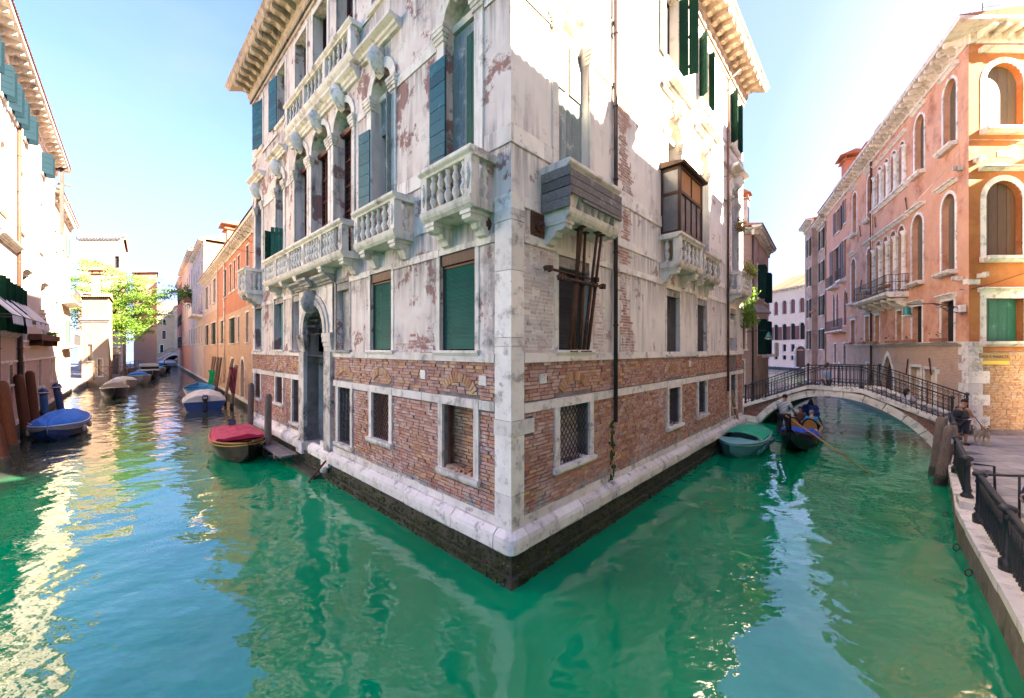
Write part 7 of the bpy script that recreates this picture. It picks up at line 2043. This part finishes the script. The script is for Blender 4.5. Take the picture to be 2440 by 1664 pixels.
def rope(label, pts):
    t = thing('mooring_rope', label, 'rope', pts[0]); MB().path(pts, .016, 5).build('strand', M['stone_clean'], t)
def sag(a, b, s): return [tuple(a[i] + (b[i] - a[i]) * k / 6 - (s * math.sin(math.pi * k / 6) if i == 2 else 0) for i in range(3)) for k in range(7)]
rope('pale rope from the blue covered boat to the brown post', sag((-22.2, 18.3, .75), (-23.0, 18.15, .9), .12))
rope('blue white rope from the red covered boat to the pointed post', sag((-10.1, 14.9, .85), (-10.1, 15.7, .7), .2))
rope('thin rope from the green boat to the slim pole', sag((10.6, 17.8, .55), (10.36, 18.85, .9), .2))
for b_, ys in ((gb, (-.80,)), (b1, (.92, -.92))):
    for y_ in ys:
        for x_ in (-.9, .5): f_ = MB(); f_.lathe((x_, y_, .12), [(.03, 0), (.08, .05), (.08, .28), (.03, .34)], 8); f_.build('fender', wht, b_)
# ------------------------------------------------------------ figures
def skin_mesh(name, joints, edges, m, parent, sub=2, root='pelvis'):
    names = [n for n in joints if any(n in e for e in edges)]
    ix = {n: i for i, n in enumerate(names)}
    me = bpy.data.meshes.new(name); me.from_pydata([joints[n][:3] for n in names], [(ix[a], ix[b]) for a, b in edges], [])
    o = bpy.data.objects.new(name, me); COL.objects.link(o)
    sk = o.modifiers.new('s', 'SKIN'); ss = o.modifiers.new('u', 'SUBSURF'); ss.levels = sub; ss.render_levels = sub
    for n in names:
        d = me.skin_vertices[0].data[ix[n]]; r = joints[n][3]; d.radius = (r, r) if not isinstance(r, tuple) else r; d.use_root = n == root
    dg_ = bpy.context.evaluated_depsgraph_get(); dg_.update()
    nm = bpy.data.meshes.new_from_object(o.evaluated_get(dg_))
    bpy.data.objects.remove(o); bpy.data.meshes.remove(me)
    nm.materials.clear(); nm.materials.append(m)
    for p in nm.polygons: p.use_smooth = True
    r = bpy.data.objects.new(name, nm); COL.objects.link(r)
    if parent is not None: r.parent = parent
    return r
SK = surf('sun tanned skin', (.42, .22, .13), (.34, .165, .095), 6, .55, 50, .05, local=True)
SKL = surf('pale skin', (.56, .34, .25), (.46, .26, .18), 6, .55, 50, .05, local=True)
HR = surf('dark hair', (.018, .012, .010), (.035, .022, .016), 14, .6, 90, .3, local=True)
def base_pose():
    j = dict(pelvis=(0, 0, .96, (.15, .11)), spine=(0, 0, 1.12, (.135, .10)), chest=(0, 0, 1.33, (.165, .115)), neck=(0, .0, 1.49, .058), headb=(0, .015, 1.585, .075), head=(0, .02, 1.67, .088), crown=(0, .015, 1.73, .06))
    for s, n in ((-1, 'l'), (1, 'r')):
        j.update({'sh' + n: (s * .19, 0, 1.41, .062), 'el' + n: (s * .24, -.02, 1.13, .044), 'wr' + n: (s * .25, .07, .90, .030), 'ha' + n: (s * .25, .10, .83, (.038, .022)),
                  'hi' + n: (s * .10, 0, .90, .098), 'kn' + n: (s * .11, .02, .50, .062), 'an' + n: (s * .11, -.01, .10, .042), 'to' + n: (s * .12, .15, .035, .034)})
    return j
BODY = [('pelvis', 'spine'), ('spine', 'chest'), ('chest', 'neck'), ('neck', 'headb'), ('headb', 'head'), ('head', 'crown')]
for n in 'lr': BODY += [('chest', 'sh' + n), ('sh' + n, 'el' + n), ('el' + n, 'wr' + n), ('wr' + n, 'ha' + n), ('pelvis', 'hi' + n), ('hi' + n, 'kn' + n), ('kn' + n, 'an' + n), ('an' + n, 'to' + n)]
def figure(label, loc, rz, pose, shirtm, trousm, skin=None, hair=None, sleeves='short', legs='long', shoem=None, hairstyle='short', extra=None, group=None):
    t = thing('person', label, 'person', loc, rz, group)
    j = base_pose(); j.update(pose); skin = skin or SK
    skin_mesh('body', j, BODY, skin, t, 2)
    def grow(keys, d, cut=None):
        q = {}
        for k in keys:
            v = j[k]; r = v[3]; q[k] = (*v[:3], tuple(x + d for x in r) if isinstance(r, tuple) else r + d)
        if cut: q.update(cut)
        return q
    # shirt
    keys = ['pelvis', 'spine', 'chest', 'shl', 'shr']; ed = [('pelvis', 'spine'), ('spine', 'chest'), ('chest', 'shl'), ('chest', 'shr')]
    cut = {}
    cp = j['chest']; np_ = j['neck']; cut['col'] = tuple(cp[i] * .35 + np_[i] * .65 for i in range(3)) + (.095,); ed.append(('chest', 'col'))
    if sleeves != 'none':
        for n in 'lr':
            a, b = j['sh' + n], j['el' + n]
            if sleeves == 'short':
                cut['sl' + n] = tuple(a[i] * .3 + b[i] * .7 for i in range(3)) + (.078,); ed.append(('sh' + n, 'sl' + n))
            else:
                keys += ['el' + n, 'wr' + n]; ed += [('sh' + n, 'el' + n), ('el' + n, 'wr' + n)]
    skin_mesh('shirt', grow(keys, .034, cut), ed, shirtm, t, 2)
    keys = ['pelvis', 'hil', 'hir', 'knl', 'knr']; ed = [('pelvis', 'hil'), ('pelvis', 'hir'), ('hil', 'knl'), ('hir', 'knr')]
    cut = {}
    if legs == 'long':
        keys += ['anl', 'anr']; ed += [('knl', 'anl'), ('knr', 'anr')]
    else:
        for n in 'lr':
            k, a = j['kn' + n], j['an' + n]; cut['cut' + n] = tuple(k[i] * .85 + a[i] * .15 for i in range(3)) + (.085,); ed.append(('kn' + n, 'cut' + n))
    skin_mesh('trousers', grow(keys, .028, cut), ed, trousm, t, 2)
    for n in 'lr':
        a, b = Vector(j['an' + n][:3]), Vector(j['to' + n][:3])
        MB().path([a + Vector((0, -.05, -.04)), a + Vector((0, 0, -.035)), (a + b) / 2 + Vector((0, 0, -.005)), b, b + (b - a).normalized() * .05], [.035, .052, .05, .044, .02], 8).build('shoe', shoem or M['iron'], t)
        h, w = Vector(j['ha' + n][:3]), Vector(j['wr' + n][:3]); d = (h - w).normalized(); sd = d.cross(Vector((0, 0, 1)) if abs(d.z) < .9 else Vector((0, 1, 0))).normalized(); up = sd.cross(d)
        f = MB()
        for k, (l, off) in enumerate(((.07, -.027), (.082, -.009), (.078, .009), (.06, .026))):
            p = h + sd * off; f.path([p, p + d * l * .55 - up * .008, p + d * l * .8 - up * .035], [.0095, .009, .0075], 6)
        p = w + d * .03 + sd * .03; f.path([p, p + d * .035 + sd * .02, p + d * .065 + sd * .015 - up * .015], [.011, .0105, .008], 6)
        f.build('fingers', skin, t)
    hd_ = Vector(j['head'][:3]); cr = Vector(j['crown'][:3]); upv = (cr - Vector(j['headb'][:3])).normalized()
    fw = Vector(j.get('face', (0, 1, 0, 0))[:3]).normalized(); sdv = fw.cross(upv).normalized()
    f = MB(); f.path([hd_ + fw * .085 + upv * .015, hd_ + fw * .118 - upv * .02, hd_ + fw * .088 - upv * .028], [.009, .014, .012], 6)
    for s in (-1, 1): f.ball(tuple(hd_ + sdv * s * .088 - upv * .005), .022, 6, 5, (.6, 1, 1.2))
    f.path([hd_ + fw * .09 - upv * .06 - sdv * .022, hd_ + fw * .097 - upv * .06, hd_ + fw * .09 - upv * .06 + sdv * .022], .007, 5)
    f.build('face', skin, t)
    e = MB()
    for s in (-1, 1): e.ball(tuple(hd_ + fw * .088 + sdv * s * .033 + upv * .012), .011, 6, 5)
    e.build('eye', HR, t)
    hb_ = MB(); rr = random.Random(3); c = hd_ + upv * .03 - fw * .018
    nu, nv = 14, 9; b0 = len(hb_.v)
    for i in range(nv):
        for k in range(nu):
            th = (math.pi * .62) * (i + .02) / (nv - 1); ph = 2 * math.pi * k / nu
            dv = sdv * math.sin(th) * math.cos(ph) + fw * math.sin(th) * math.sin(ph) + upv * math.cos(th)
            lim = .105 if dv.dot(fw) < .45 else .088
            if dv.dot(fw) > .5 and dv.dot(upv) < .25: lim = .07
            hb_.v.append(tuple(c + dv * (lim + rr.uniform(-.004, .006))))
    for i in range(nv - 1):
        for k in range(nu): hb_.f.append((b0 + i * nu + k, b0 + (i + 1) * nu + k, b0 + (i + 1) * nu + (k + 1) % nu, b0 + i * nu + (k + 1) % nu)); hb_.smooth.append(True)
    if hairstyle == 'long': hb_.path([c - fw * .06, c - fw * .1 - upv * .1, c - fw * .09 - upv * .25], [.08, .08, .04], 8)
    hb_.build('hair', hair or HR, t)
    return t
# striped shirt
m, nt, b = newmat('navy and white striped jersey'); sp = N(nt, 'ShaderNodeSeparateXYZ'); nt.links.new(opos(nt), sp.inputs[0])
fr_ = mth(nt, 'FRACT', mth(nt, 'MULTIPLY', mth(nt, 'ADD', sp.outputs[2], mth(nt, 'MULTIPLY', sp.outputs[0], .15)), 17.0))
nt.links.new(mixc(nt, mth(nt, 'GREATER_THAN', fr_, .60), (.82, .81, .78), (.012, .018, .05)), b.inputs['Base Color']); b.inputs['Roughness'].default_value = .85
STR = m
blkc = cloth('black trousers', (.012, .012, .016)); whs = cloth('white blouse', (.68, .68, .70)); gyt = cloth('grey tank top', (.07, .07, .075)); blu = cloth('pale blue shirt', (.26, .40, .58)); nav = cloth('navy jersey', (.012, .018, .045)); jean = cloth('dark jeans', (.02, .035, .07)); nsh = cloth('patterned dark shorts', (.03, .03, .04))

# gondola, bow towards the bridge (local x forward)
GS = Vector((10.95, 15.05)); GD = Vector((.662, .75)).normalized(); GL = 10.9
gc = GS + GD * GL / 2; grz = math.atan2(GD.y, GD.x)
gon = thing('gondola', 'black gondola with blue covers and two gilt chairs heading under the footbridge', 'gondola', (gc.x, gc.y, .0), grz)
gbk = paint('gloss black gondola paint', (.007, .007, .008), .4, .2, spec=.12); gblue = cloth('royal blue gondola cover', (.012, .075, .42), .6); gold = paint('gilt carving', (.45, .22, .05), .3, .3, metal=.4)
n = 30; secs = []
for i in range(n + 1):
    t = i / n; x = -GL / 2 + GL * t; u = abs(2 * t - 1)
    bb = max(.02, .72 * (1 - u ** 2.6)); zs = .42 + .95 * u ** 4.5 * (1.0 if t > .5 else .85); zk = -.12 + .95 * u ** 3.4
    zk = min(zk, zs - .06)
    pr = [(0, zk), (bb * .72, zk + .02), (bb * .9, zk + (zs - zk) * .5), (bb, zs)]
    secs.append([(x, -y, z) for y, z in reversed(pr)] + [(x, y, z) for y, z in pr[1:]])
mb = MB()
for s, t in zip(secs, secs[1:]):
    for k in range(len(s) - 1): mb.poly([s[k], s[k + 1], t[k + 1], t[k]], True)
mb.build('hull', gbk, gon)
mb = MB()
for i in list(range(0, 10)) + list(range(20, n)):
    s, t = secs[i], secs[i + 1]; c0 = (s[0][0], 0, s[0][2] + .05); c1 = (t[0][0], 0, t[0][2] + .05)
    mb.poly([s[0], t[0], c1, c0], True); mb.poly([c0, c1, t[-1], s[-1]], True)
mb.build('deck', gbk, gon)
mb = MB()
for i in range(10, 20):
    s, t = secs[i], secs[i + 1]; mb.poly([(s[0][0], s[0][1] + .05, .1), (t[0][0], t[0][1] + .05, .1), (t[-1][0], t[-1][1] - .05, .1), (s[-1][0], s[-1][1] - .05, .1)])
mb.build('floor', cloth('red carpet', (.22, .03, .03)), gon)
mb = MB()
for e in (0, -1): mb.path([s[e] for s in secs], .028, 6)
mb.build('gunwale', gbk, gon)
# bow iron
steel = surf('bright bow iron', (.55, .55, .56), (.42, .42, .43), 8, .22, 60, .05, metal=.9)
fpl = [(5.2, .95), (5.45, .9), (5.52, 1.3), (5.55, 1.62), (5.72, 1.75), (5.62, 1.95), (5.38, 1.9), (5.36, 1.5), (5.32, 1.2)]
FXZ = Fr((0, 0), (1, 0), (0, 1))
mb = MB(); mb.plate(FXZ, fpl, -.012, .012)
for k in range(6): mb.box(ID, 5.5, 5.68, -.012, .012, 1.02 + k * .09, 1.07 + k * .09)
mb.build('bow_iron', steel, gon)
mb = MB(); mb.path([(-5.3, 0, 1.1), (-5.5, 0, 1.45), (-5.42, 0, 1.72), (-5.25, 0, 1.8)], [.05, .045, .04, .02], 6); mb.build('stern_curl', gbk, gon)
# covers fore and aft
def drapecover(x0, x1, z, w, m, name):
    mb = MB(); nx, ny = 9, 8
    def P(i, k):
        u, v = i / nx, k / ny * 2 - 1; return (x0 + (x1 - x0) * u + .05 * math.sin(k * 2), v * w * (1 - .12 * math.sin(i * 1.7)), z(u) + .10 * (1 - v * v) - .22 * max(0, abs(v) - .7) + .045 * math.sin(i * 2.1 + k * 1.3))
    for i in range(nx):
        for k in range(ny): mb.poly([P(i, k), P(i + 1, k), P(i + 1, k + 1), P(i, k + 1)], True)
    return mb.build(name, m, gon)
drapecover(2.1, 4.7, lambda u: .50 + .50 * u ** 2.2, .46, gblue, 'fore_cover')
drapecover(-3.2, -1.75, lambda u: .72 - .05 * u, .74, gblue, 'aft_cover')
for y in (-.33, .33):
    ch_ = MB(); ch_.path([(-.75 + .06 * math.cos(a), y + .31 * math.cos(a), .62 + .42 * math.sin(a)) for a in [k * math.pi / 10 for k in range(11)]], .035, 6)
    so = ch_.build('chair_back', gbk, gon)
    mb = MB(); mb.plate(Fr((-.72, y), (0, 1), (1, 0)), [(.28 * math.cos(a), .62 + .38 * math.sin(a)) for a in [k * math.pi / 10 for k in range(11)]] + [(-.28, .4), (.28, .4)], -.05, .03); mb.build('gilt_panel', gold, so)
    mb = MB(); mb.box(ID, -.68, -.15, y - .28, y + .28, .28, .40, j=.02); mb.build('cushion', cloth('white cushion', (.6, .56, .52)), so)
    mb = MB(); mb.box(ID, -1.6, -.85, y - .3, y + .3, .42, .6, j=.05); mb.build('folded_cloth', cloth('cream folded cloth', (.62, .52, .44)), so)
mb = MB(); mb.box(ID, .9, 1.9, -.5, .5, .3, .5, j=.02); mb.build('bench', cloth('dark red bench', (.12, .03, .03)), gon)
mb = MB(); mb.path([(-2.2, -.72, .45), (-2.25, -.75, .72), (-2.1, -.82, .95), (-2.22, -.74, 1.1), (-2.32, -.7, 1.25)], [.06, .06, .05, .045, .02], 7); mb.build('oarlock', tan, gon)
def gw_(x, y, z): 
    c, s = math.cos(grz), math.sin(grz); return Vector((gc.x + c * x - s * y, gc.y + s * x + c * y, z))
gp1 = gw_(-3.65, .40, .62)
P_ = dict(chest=(0, .03, 1.36, (.165, .115)), neck=(.01, .06, 1.52, .058), headb=(.01, .08, 1.615, .075), head=(.01, .10, 1.70, .088), crown=(.01, .10, 1.765, .06),
          shl=(-.2, .03, 1.44, .064), shr=(.2, .03, 1.44, .064), ell=(-.30, .12, 1.15, .046), wrl=(-.14, .30, 1.02, .032), hal=(-.07, .36, 1.0, (.036, .022)),
          elr=(.30, .14, 1.16, .046), wrr=(.30, .36, 1.02, .032), har=(.29, .43, 1.0, (.036, .022)),
          knl=(-.14, -.02, .5, .062), anl=(-.16, -.12, .10, .042), tol=(-.2, .03, .035, .034), knr=(.12, .06, .5, .062), anr=(.14, .08, .1, .042), tor=(.16, .24, .035, .034))
figure('gondolier in a navy striped jersey and black trousers standing at the stern with an oar', (gp1.x, gp1.y, .60), grz - math.pi / 2 - .35, P_, STR, blkc, hair=HR)
oar = thing('gondola_oar', 'long varnished gondola oar with its blade in the water', 'oar', (12.9, 13.9, .6))
oa, obv = Vector((gp1.x + .2, gp1.y + .35, 1.66)), Vector((12.62, 12.3, .03))
oa = Vector((11.15, 15.35, 1.62)); obv = Vector((12.65, 13.6, .03)); od_ = (obv - oa)
ow = wood('orange varnished oar', (.58, .27, .07), (.48, .21, .05), (.3, .12, .03), 'x', .4)
MB().path([oa - od_ * .06, oa, oa + od_ * .5, oa + od_ * .84], [.022, .026, .028, .03], 8).build('shaft', ow, oar)
bl = MB(); q0, q1 = oa + od_ * .83, oa + od_ * 1.03; sd = od_.cross(Vector((0, 0, 1))).normalized()
bl.poly([tuple(q0 - sd * .03), tuple(q0 + sd * .03), tuple(q1 + sd * .09 + Vector((0, 0, .015))), tuple(q1 - sd * .09 + Vector((0, 0, .015)))])
bl.poly([tuple(q0 - sd * .03 - Vector((0, 0, .025))), tuple(q0 + sd * .03 - Vector((0, 0, .025))), tuple(q1 + sd * .09), tuple(q1 - sd * .09)])
bl.build('blade', ow, oar)
def seated(y0, zz):
    return dict(pelvis=(0, 0, .46, (.15, .11)), spine=(0, -.02, .64, (.135, .10)), chest=(0, -.03, .86, (.165, .115)), neck=(0, -.02, 1.02, .058), headb=(0, 0, 1.11, .075), head=(0, .01, 1.19, .088), crown=(0, .0, 1.25, .06),
          shl=(-.19, -.03, .93, .062), shr=(.19, -.03, .93, .062), ell=(-.26, .04, .68, .044), elr=(.26, .04, .68, .044), wrl=(-.16, .24, .60, .03), wrr=(.18, .26, .62, .03), hal=(-.12, .32, .60, (.038, .022)), har=(.14, .34, .6, (.038, .022)),
          hil=(-.1, .04, .44, .098), hir=(.1, .04, .44, .098), knl=(-.13, .44, .46, .062), knr=(.13, .44, .46, .062), anl=(-.13, .5, .08, .042), anr=(.13, .5, .08, .042), tol=(-.14, .66, .035, .034), tor=(.14, .66, .035, .034))
q = gw_(.15, -.34, .05); figure('gondola passenger in a bright blue top seated in the right hand gilt chair', (q.x, q.y, .05), grz - math.pi / 2, seated(0, 0), cloth('bright blue top', (.04, .30, .55)), blkc, skin=SKL, hair=surf('grey hair', (.3, .27, .24), (.2, .18, .16), 12, .7, 60, .2, local=True))
q = gw_(1.25, .2, .05); figure('gondola passenger facing back from the front bench, brown shirt', (q.x, q.y, .05), grz + math.pi / 2, seated(0, 0), cloth('brown shirt', (.10, .05, .03)), blkc, skin=SK)
# woman sitting on the bridge steps
wp_ = BFm.P(7.05, -.75, 0)
figure('woman in white sitting on the bridge steps holding a hand to her mouth', (wp_[0], wp_[1], ftop(7.4) - .50), math.radians(-85), {**seated(0, 0), 'wrr': (.16, .2, .9, .03), 'har': (.10, .16, 1.0, (.036, .022)), 'elr': (.24, .16, .68, .044)}, whs, whs, skin=SK, hairstyle='long')
figure('walker in a pale blue shirt on the far side of the footbridge', (*BFm.P(3.6, -1.7, 0)[:2], ftop(3.6) - .75), math.radians(200), {}, blu, jean, skin=SKL)
# man with backpack and dog
PM = (17.35, 14.75)
mp = dict(spine=(0, .01, 1.12, (.14, .11)), chest=(0, .03, 1.32, (.17, .12)), neck=(0, .07, 1.47, .06), headb=(0, .12, 1.55, .075), head=(0, .155, 1.62, .088), crown=(0, .15, 1.69, .06), face=(0, .85, -.5, 0),
          elr=(.24, .10, 1.14, .05), wrr=(.18, .34, 1.08, .034), har=(.14, .42, 1.09, (.038, .022)), ell=(-.24, .10, 1.14, .05), wrl=(-.10, .33, 1.06, .034), hal=(-.04, .40, 1.07, (.038, .022)))
man = figure('man in a grey tank top with a black backpack looking down, holding a dog lead', (PM[0], PM[1], QZ), math.radians(-78), mp, gyt, nsh, sleeves='none', legs='short')
bpk = thing('backpack', 'black backpack on the back of the man with the dog', 'backpack', (PM[0], PM[1], QZ), math.radians(-78))
skin_mesh('bag', dict(pelvis=(0, -.2, 1.02, (.15, .10)), b=(0, -.21, 1.2, (.16, .11)), c=(0, -.17, 1.38, (.13, .08))), [('pelvis', 'b'), ('b', 'c')], blkc, bpk)
mb = MB()
for s in (-1, 1): mb.path([(s * .1, -.14, 1.42), (s * .13, .0, 1.475), (s * .13, .155, 1.36), (s * .15, .12, 1.18), (s * .15, -.1, 1.05)], .02, 6)
mb.build('strap', blkc, bpk)
DG = (18.2, 14.8)
dog = thing('dog', 'cream labrador standing on a lead with its tongue out', 'dog', (DG[0], DG[1], QZ), math.radians(140))
fur = surf('cream dog fur', (.60, .47, .31), (.50, .38, .24), 8, .85, 60, .4, local=True, dirt=(.66, .56, .42), dscale=4)
dj = dict(pelvis=(0, -.28, .52, (.115, .12)), bel=(0, -.05, .50, (.115, .115)), chest=(0, .20, .50, (.13, .155)), wit=(0, .30, .58, .105), nk=(0, .40, .68, .082), hd=(0, .48, .76, (.088, .082)), mz=(0, .60, .72, .052), ns=(0, .66, .715, .04), t1=(0, -.38, .55, .035), t2=(.04, -.55, .62, .026), t3=(.1, -.68, .74, .014))
E_ = [('pelvis', 'bel'), ('bel', 'chest'), ('chest', 'wit'), ('wit', 'nk'), ('nk', 'hd'), ('hd', 'mz'), ('mz', 'ns'), ('pelvis', 't1'), ('t1', 't2'), ('t2', 't3')]
for s, n_ in ((-1, 'l'), (1, 'r')):
    dj.update({'s' + n_: (s * .10, .24, .42, .07), 'e' + n_: (s * .11, .20, .30, .046), 'w' + n_: (s * .11, .24, .13, .03), 'p' + n_: (s * .11, .27, .03, .035), 'f' + n_: (s * .11, .31, .025, .03),
               'h' + n_: (s * .09, -.30, .44, .082), 'k' + n_: (s * .11, -.22, .33, .058), 'o' + n_: (s * .11, -.40, .20, .032), 'q' + n_: (s * .11, -.37, .04, .032), 'r' + n_: (s * .11, -.31, .025, .03)})
    E_ += [('chest', 's' + n_), ('s' + n_, 'e' + n_), ('e' + n_, 'w' + n_), ('w' + n_, 'p' + n_), ('p' + n_, 'f' + n_), ('pelvis', 'h' + n_), ('h' + n_, 'k' + n_), ('k' + n_, 'o' + n_), ('o' + n_, 'q' + n_), ('q' + n_, 'r' + n_)]
skin_mesh('body', dj, E_, fur, dog)
mb = MB()
for s in (-1, 1): mb.path([(s * .07, .45, .82), (s * .105, .46, .79), (s * .11, .47, .71)], [.02, .034, .016], 6)
mb.build('ear', surf('tan ear fur', (.42, .28, .15), (.34, .22, .12), 8, .85, 60, .3), dog)
mb = MB(); mb.ball((0, .70, .735), .022, 7, 5); 
for s in (-1, 1): mb.ball((s * .042, .555, .79), .013, 6, 5)
mb.build('nose', HR, dog)
mb = MB(); mb.path([(0, .64, .675), (0, .67, .65), (0, .665, .59)], [.02, .024, .015], 6); mb.build('tongue', cloth('pink tongue', (.6, .2, .22)), dog)
mb = MB(); mb.path([(.088 * math.cos(a), .37 + .03 * math.sin(a), .64 + .088 * math.sin(a)) for a in [k * math.pi / 6 for k in range(13)]], .013, 5); mb.build('collar', M['iron'], dog)
ld = thing('dog_lead', 'dark lead running from the man to the labrador', 'lead', (17.8, 14.7, QZ))
MB().path([(17.75, 14.66, QZ + 1.08), (17.95, 14.64, QZ + .8), (18.1, 14.7, QZ + .5), (18.2, 14.74, QZ + .58)], .014, 5).build('strap', M['iron'], ld)
# person in navy at the picture edge, far walker, person on the far bridge
figure('person in a navy jersey and jeans standing at the thin handrail', (9.78, 7.05, QZ), math.radians(70), dict(ell=(-.27, .06, 1.14, .05), wrl=(-.2, .26, 1.05, .034), hal=(-.17, .33, 1.04, (.036, .022))), nav, jean, sleeves='long', skin=SKL)
figure('distant walker in dark blue on the left quay', (-59.3, 57.0, .9), math.radians(20), {}, nav, jean, skin=SK)
figure('distant person crossing the far footbridge', (*FFm.P(6.2, -1.2, 0)[:2], 3.2), math.radians(90), {}, blkc, blkc, skin=SK)
figure('figure in yellow sitting in the low dark boat far up the left canal', (-70.0, 77.0, .8), math.radians(-40), seated(0, 0), cloth('yellow top', (.6, .4, .03)), jean, skin=SK)

# ------------------------------------------------------------ tree over the left quay
tree = thing('tree', 'bright green spreading locust tree leaning over the left quay', 'tree', (-55.2, 52.0, .9))
bark = surf('grey brown bark', (.14, .10, .07), (.09, .065, .045), 4, .9, 30, .5)
rt = random.Random(11)
T0 = Vector((-55.2, 52.0, .9)); tips = []
mb = MB(); mb.path([T0, T0 + Vector((.2, 0, 3.5)), T0 + Vector((-.2, .2, 7)), T0 + Vector((.3, .3, 10.2))], [.34, .28, .22, .14], 9); mb.build('trunk', bark, tree)
limb = MB()
for k in range(17):
    h = rt.uniform(5, 10.2); p = T0 + Vector((0, .1, h)); an = rt.uniform(-.5, .6) if k % 3 else rt.uniform(0, 6.28)
    L_ = rt.uniform(2.5, 6.2); dv = Vector((math.cos(an), math.sin(an) * .7, 0)); e = p + dv * L_ + Vector((0, 0, rt.uniform(.2, 3.2)))
    mid = p.lerp(e, .5) + Vector((0, 0, .5)); limb.path([p, mid, e], [.11, .07, .025], 5, False); tips += [mid, e, mid.lerp(e, .5)]
    for q in range(3):
        e2 = mid.lerp(e, rt.uniform(.1, .9)) + Vector((rt.gauss(0, 1), rt.gauss(0, 1), rt.gauss(.2, .5))); limb.path([mid, e2], [.04, .012], 4, False); tips.append(e2)
for e in ((-5, 0, 13.2), (-6.4, .3, 12), (-5.6, 0, 10.4), (-3.2, 0, 14.6), (-1, 0, 15.2), (1.2, 0, 14.2), (3.0, .3, 13.2), (-7.2, 0, 14.2), (8.6, .9, 11.2), (6.0, .5, 7.6), (5.2, .2, 6.4), (3.2, 0, 8.2), (5.0, .4, 9.2), (6.8, .6, 11.0), (8.0, .8, 11.8), (4.6, .2, 5.6), (3.6, 0, 6.6), (2.2, 0, 4.8), (-2.6, 0, 13), (-3.8, .3, 12), (0, 0, 13.4), (-1.4, .2, 11), (1.8, 0, 11.6)):
    e = T0 + Vector(e); limb.path([T0 + Vector((.1, .1, 6.5)), T0.lerp(e, .6) + Vector((0, 0, 2.2)), e], [.09, .06, .02], 5, False); tips += [e, e + Vector((-.8, .2, -.2))]
limb.build('limbs', bark, tree, kind='stuff')
lv = MB(); lv2 = MB()
for e in tips:
    for c in range(3):
        cc = e + Vector((rt.gauss(0, .75), rt.gauss(0, .75), rt.gauss(0, .22)))
        for k in range(56):
            p = cc + Vector((rt.gauss(0, .42), rt.gauss(0, .42), rt.gauss(0, .12))); tri(lv if (c * 7 + k) % 5 > 1 else lv2, p, rt.uniform(.06, .13))
lv.build('crown', M['leaf_bright'], tree, kind='stuff'); lv2.build('foliage', M['leaf_green'], tree, kind='stuff')
# aerials on the roofs
an_ = thing('roof_aerial', 'thin television aerial on the roof edge of the orange palazzo', 'aerial', OS.P(.4, -.6, 19.0))
mb = MB(); mb.tube(OS.P(.4, -.6, 19.0), OS.P(.4, -.6, 20.3), .02, n=5); mb.tube(OS.P(.4, -.6, 20.1), OFr.P(2.0, -.4, 20.5), .015, n=4)
for k in range(5): mb.tube(OFr.P(.6 + .25 * k, -.65, 20.2 + .06 * k), OFr.P(.6 + .25 * k, -.25, 20.2 + .06 * k), .01, n=4)
mb.build('mast', M['iron'], an_)
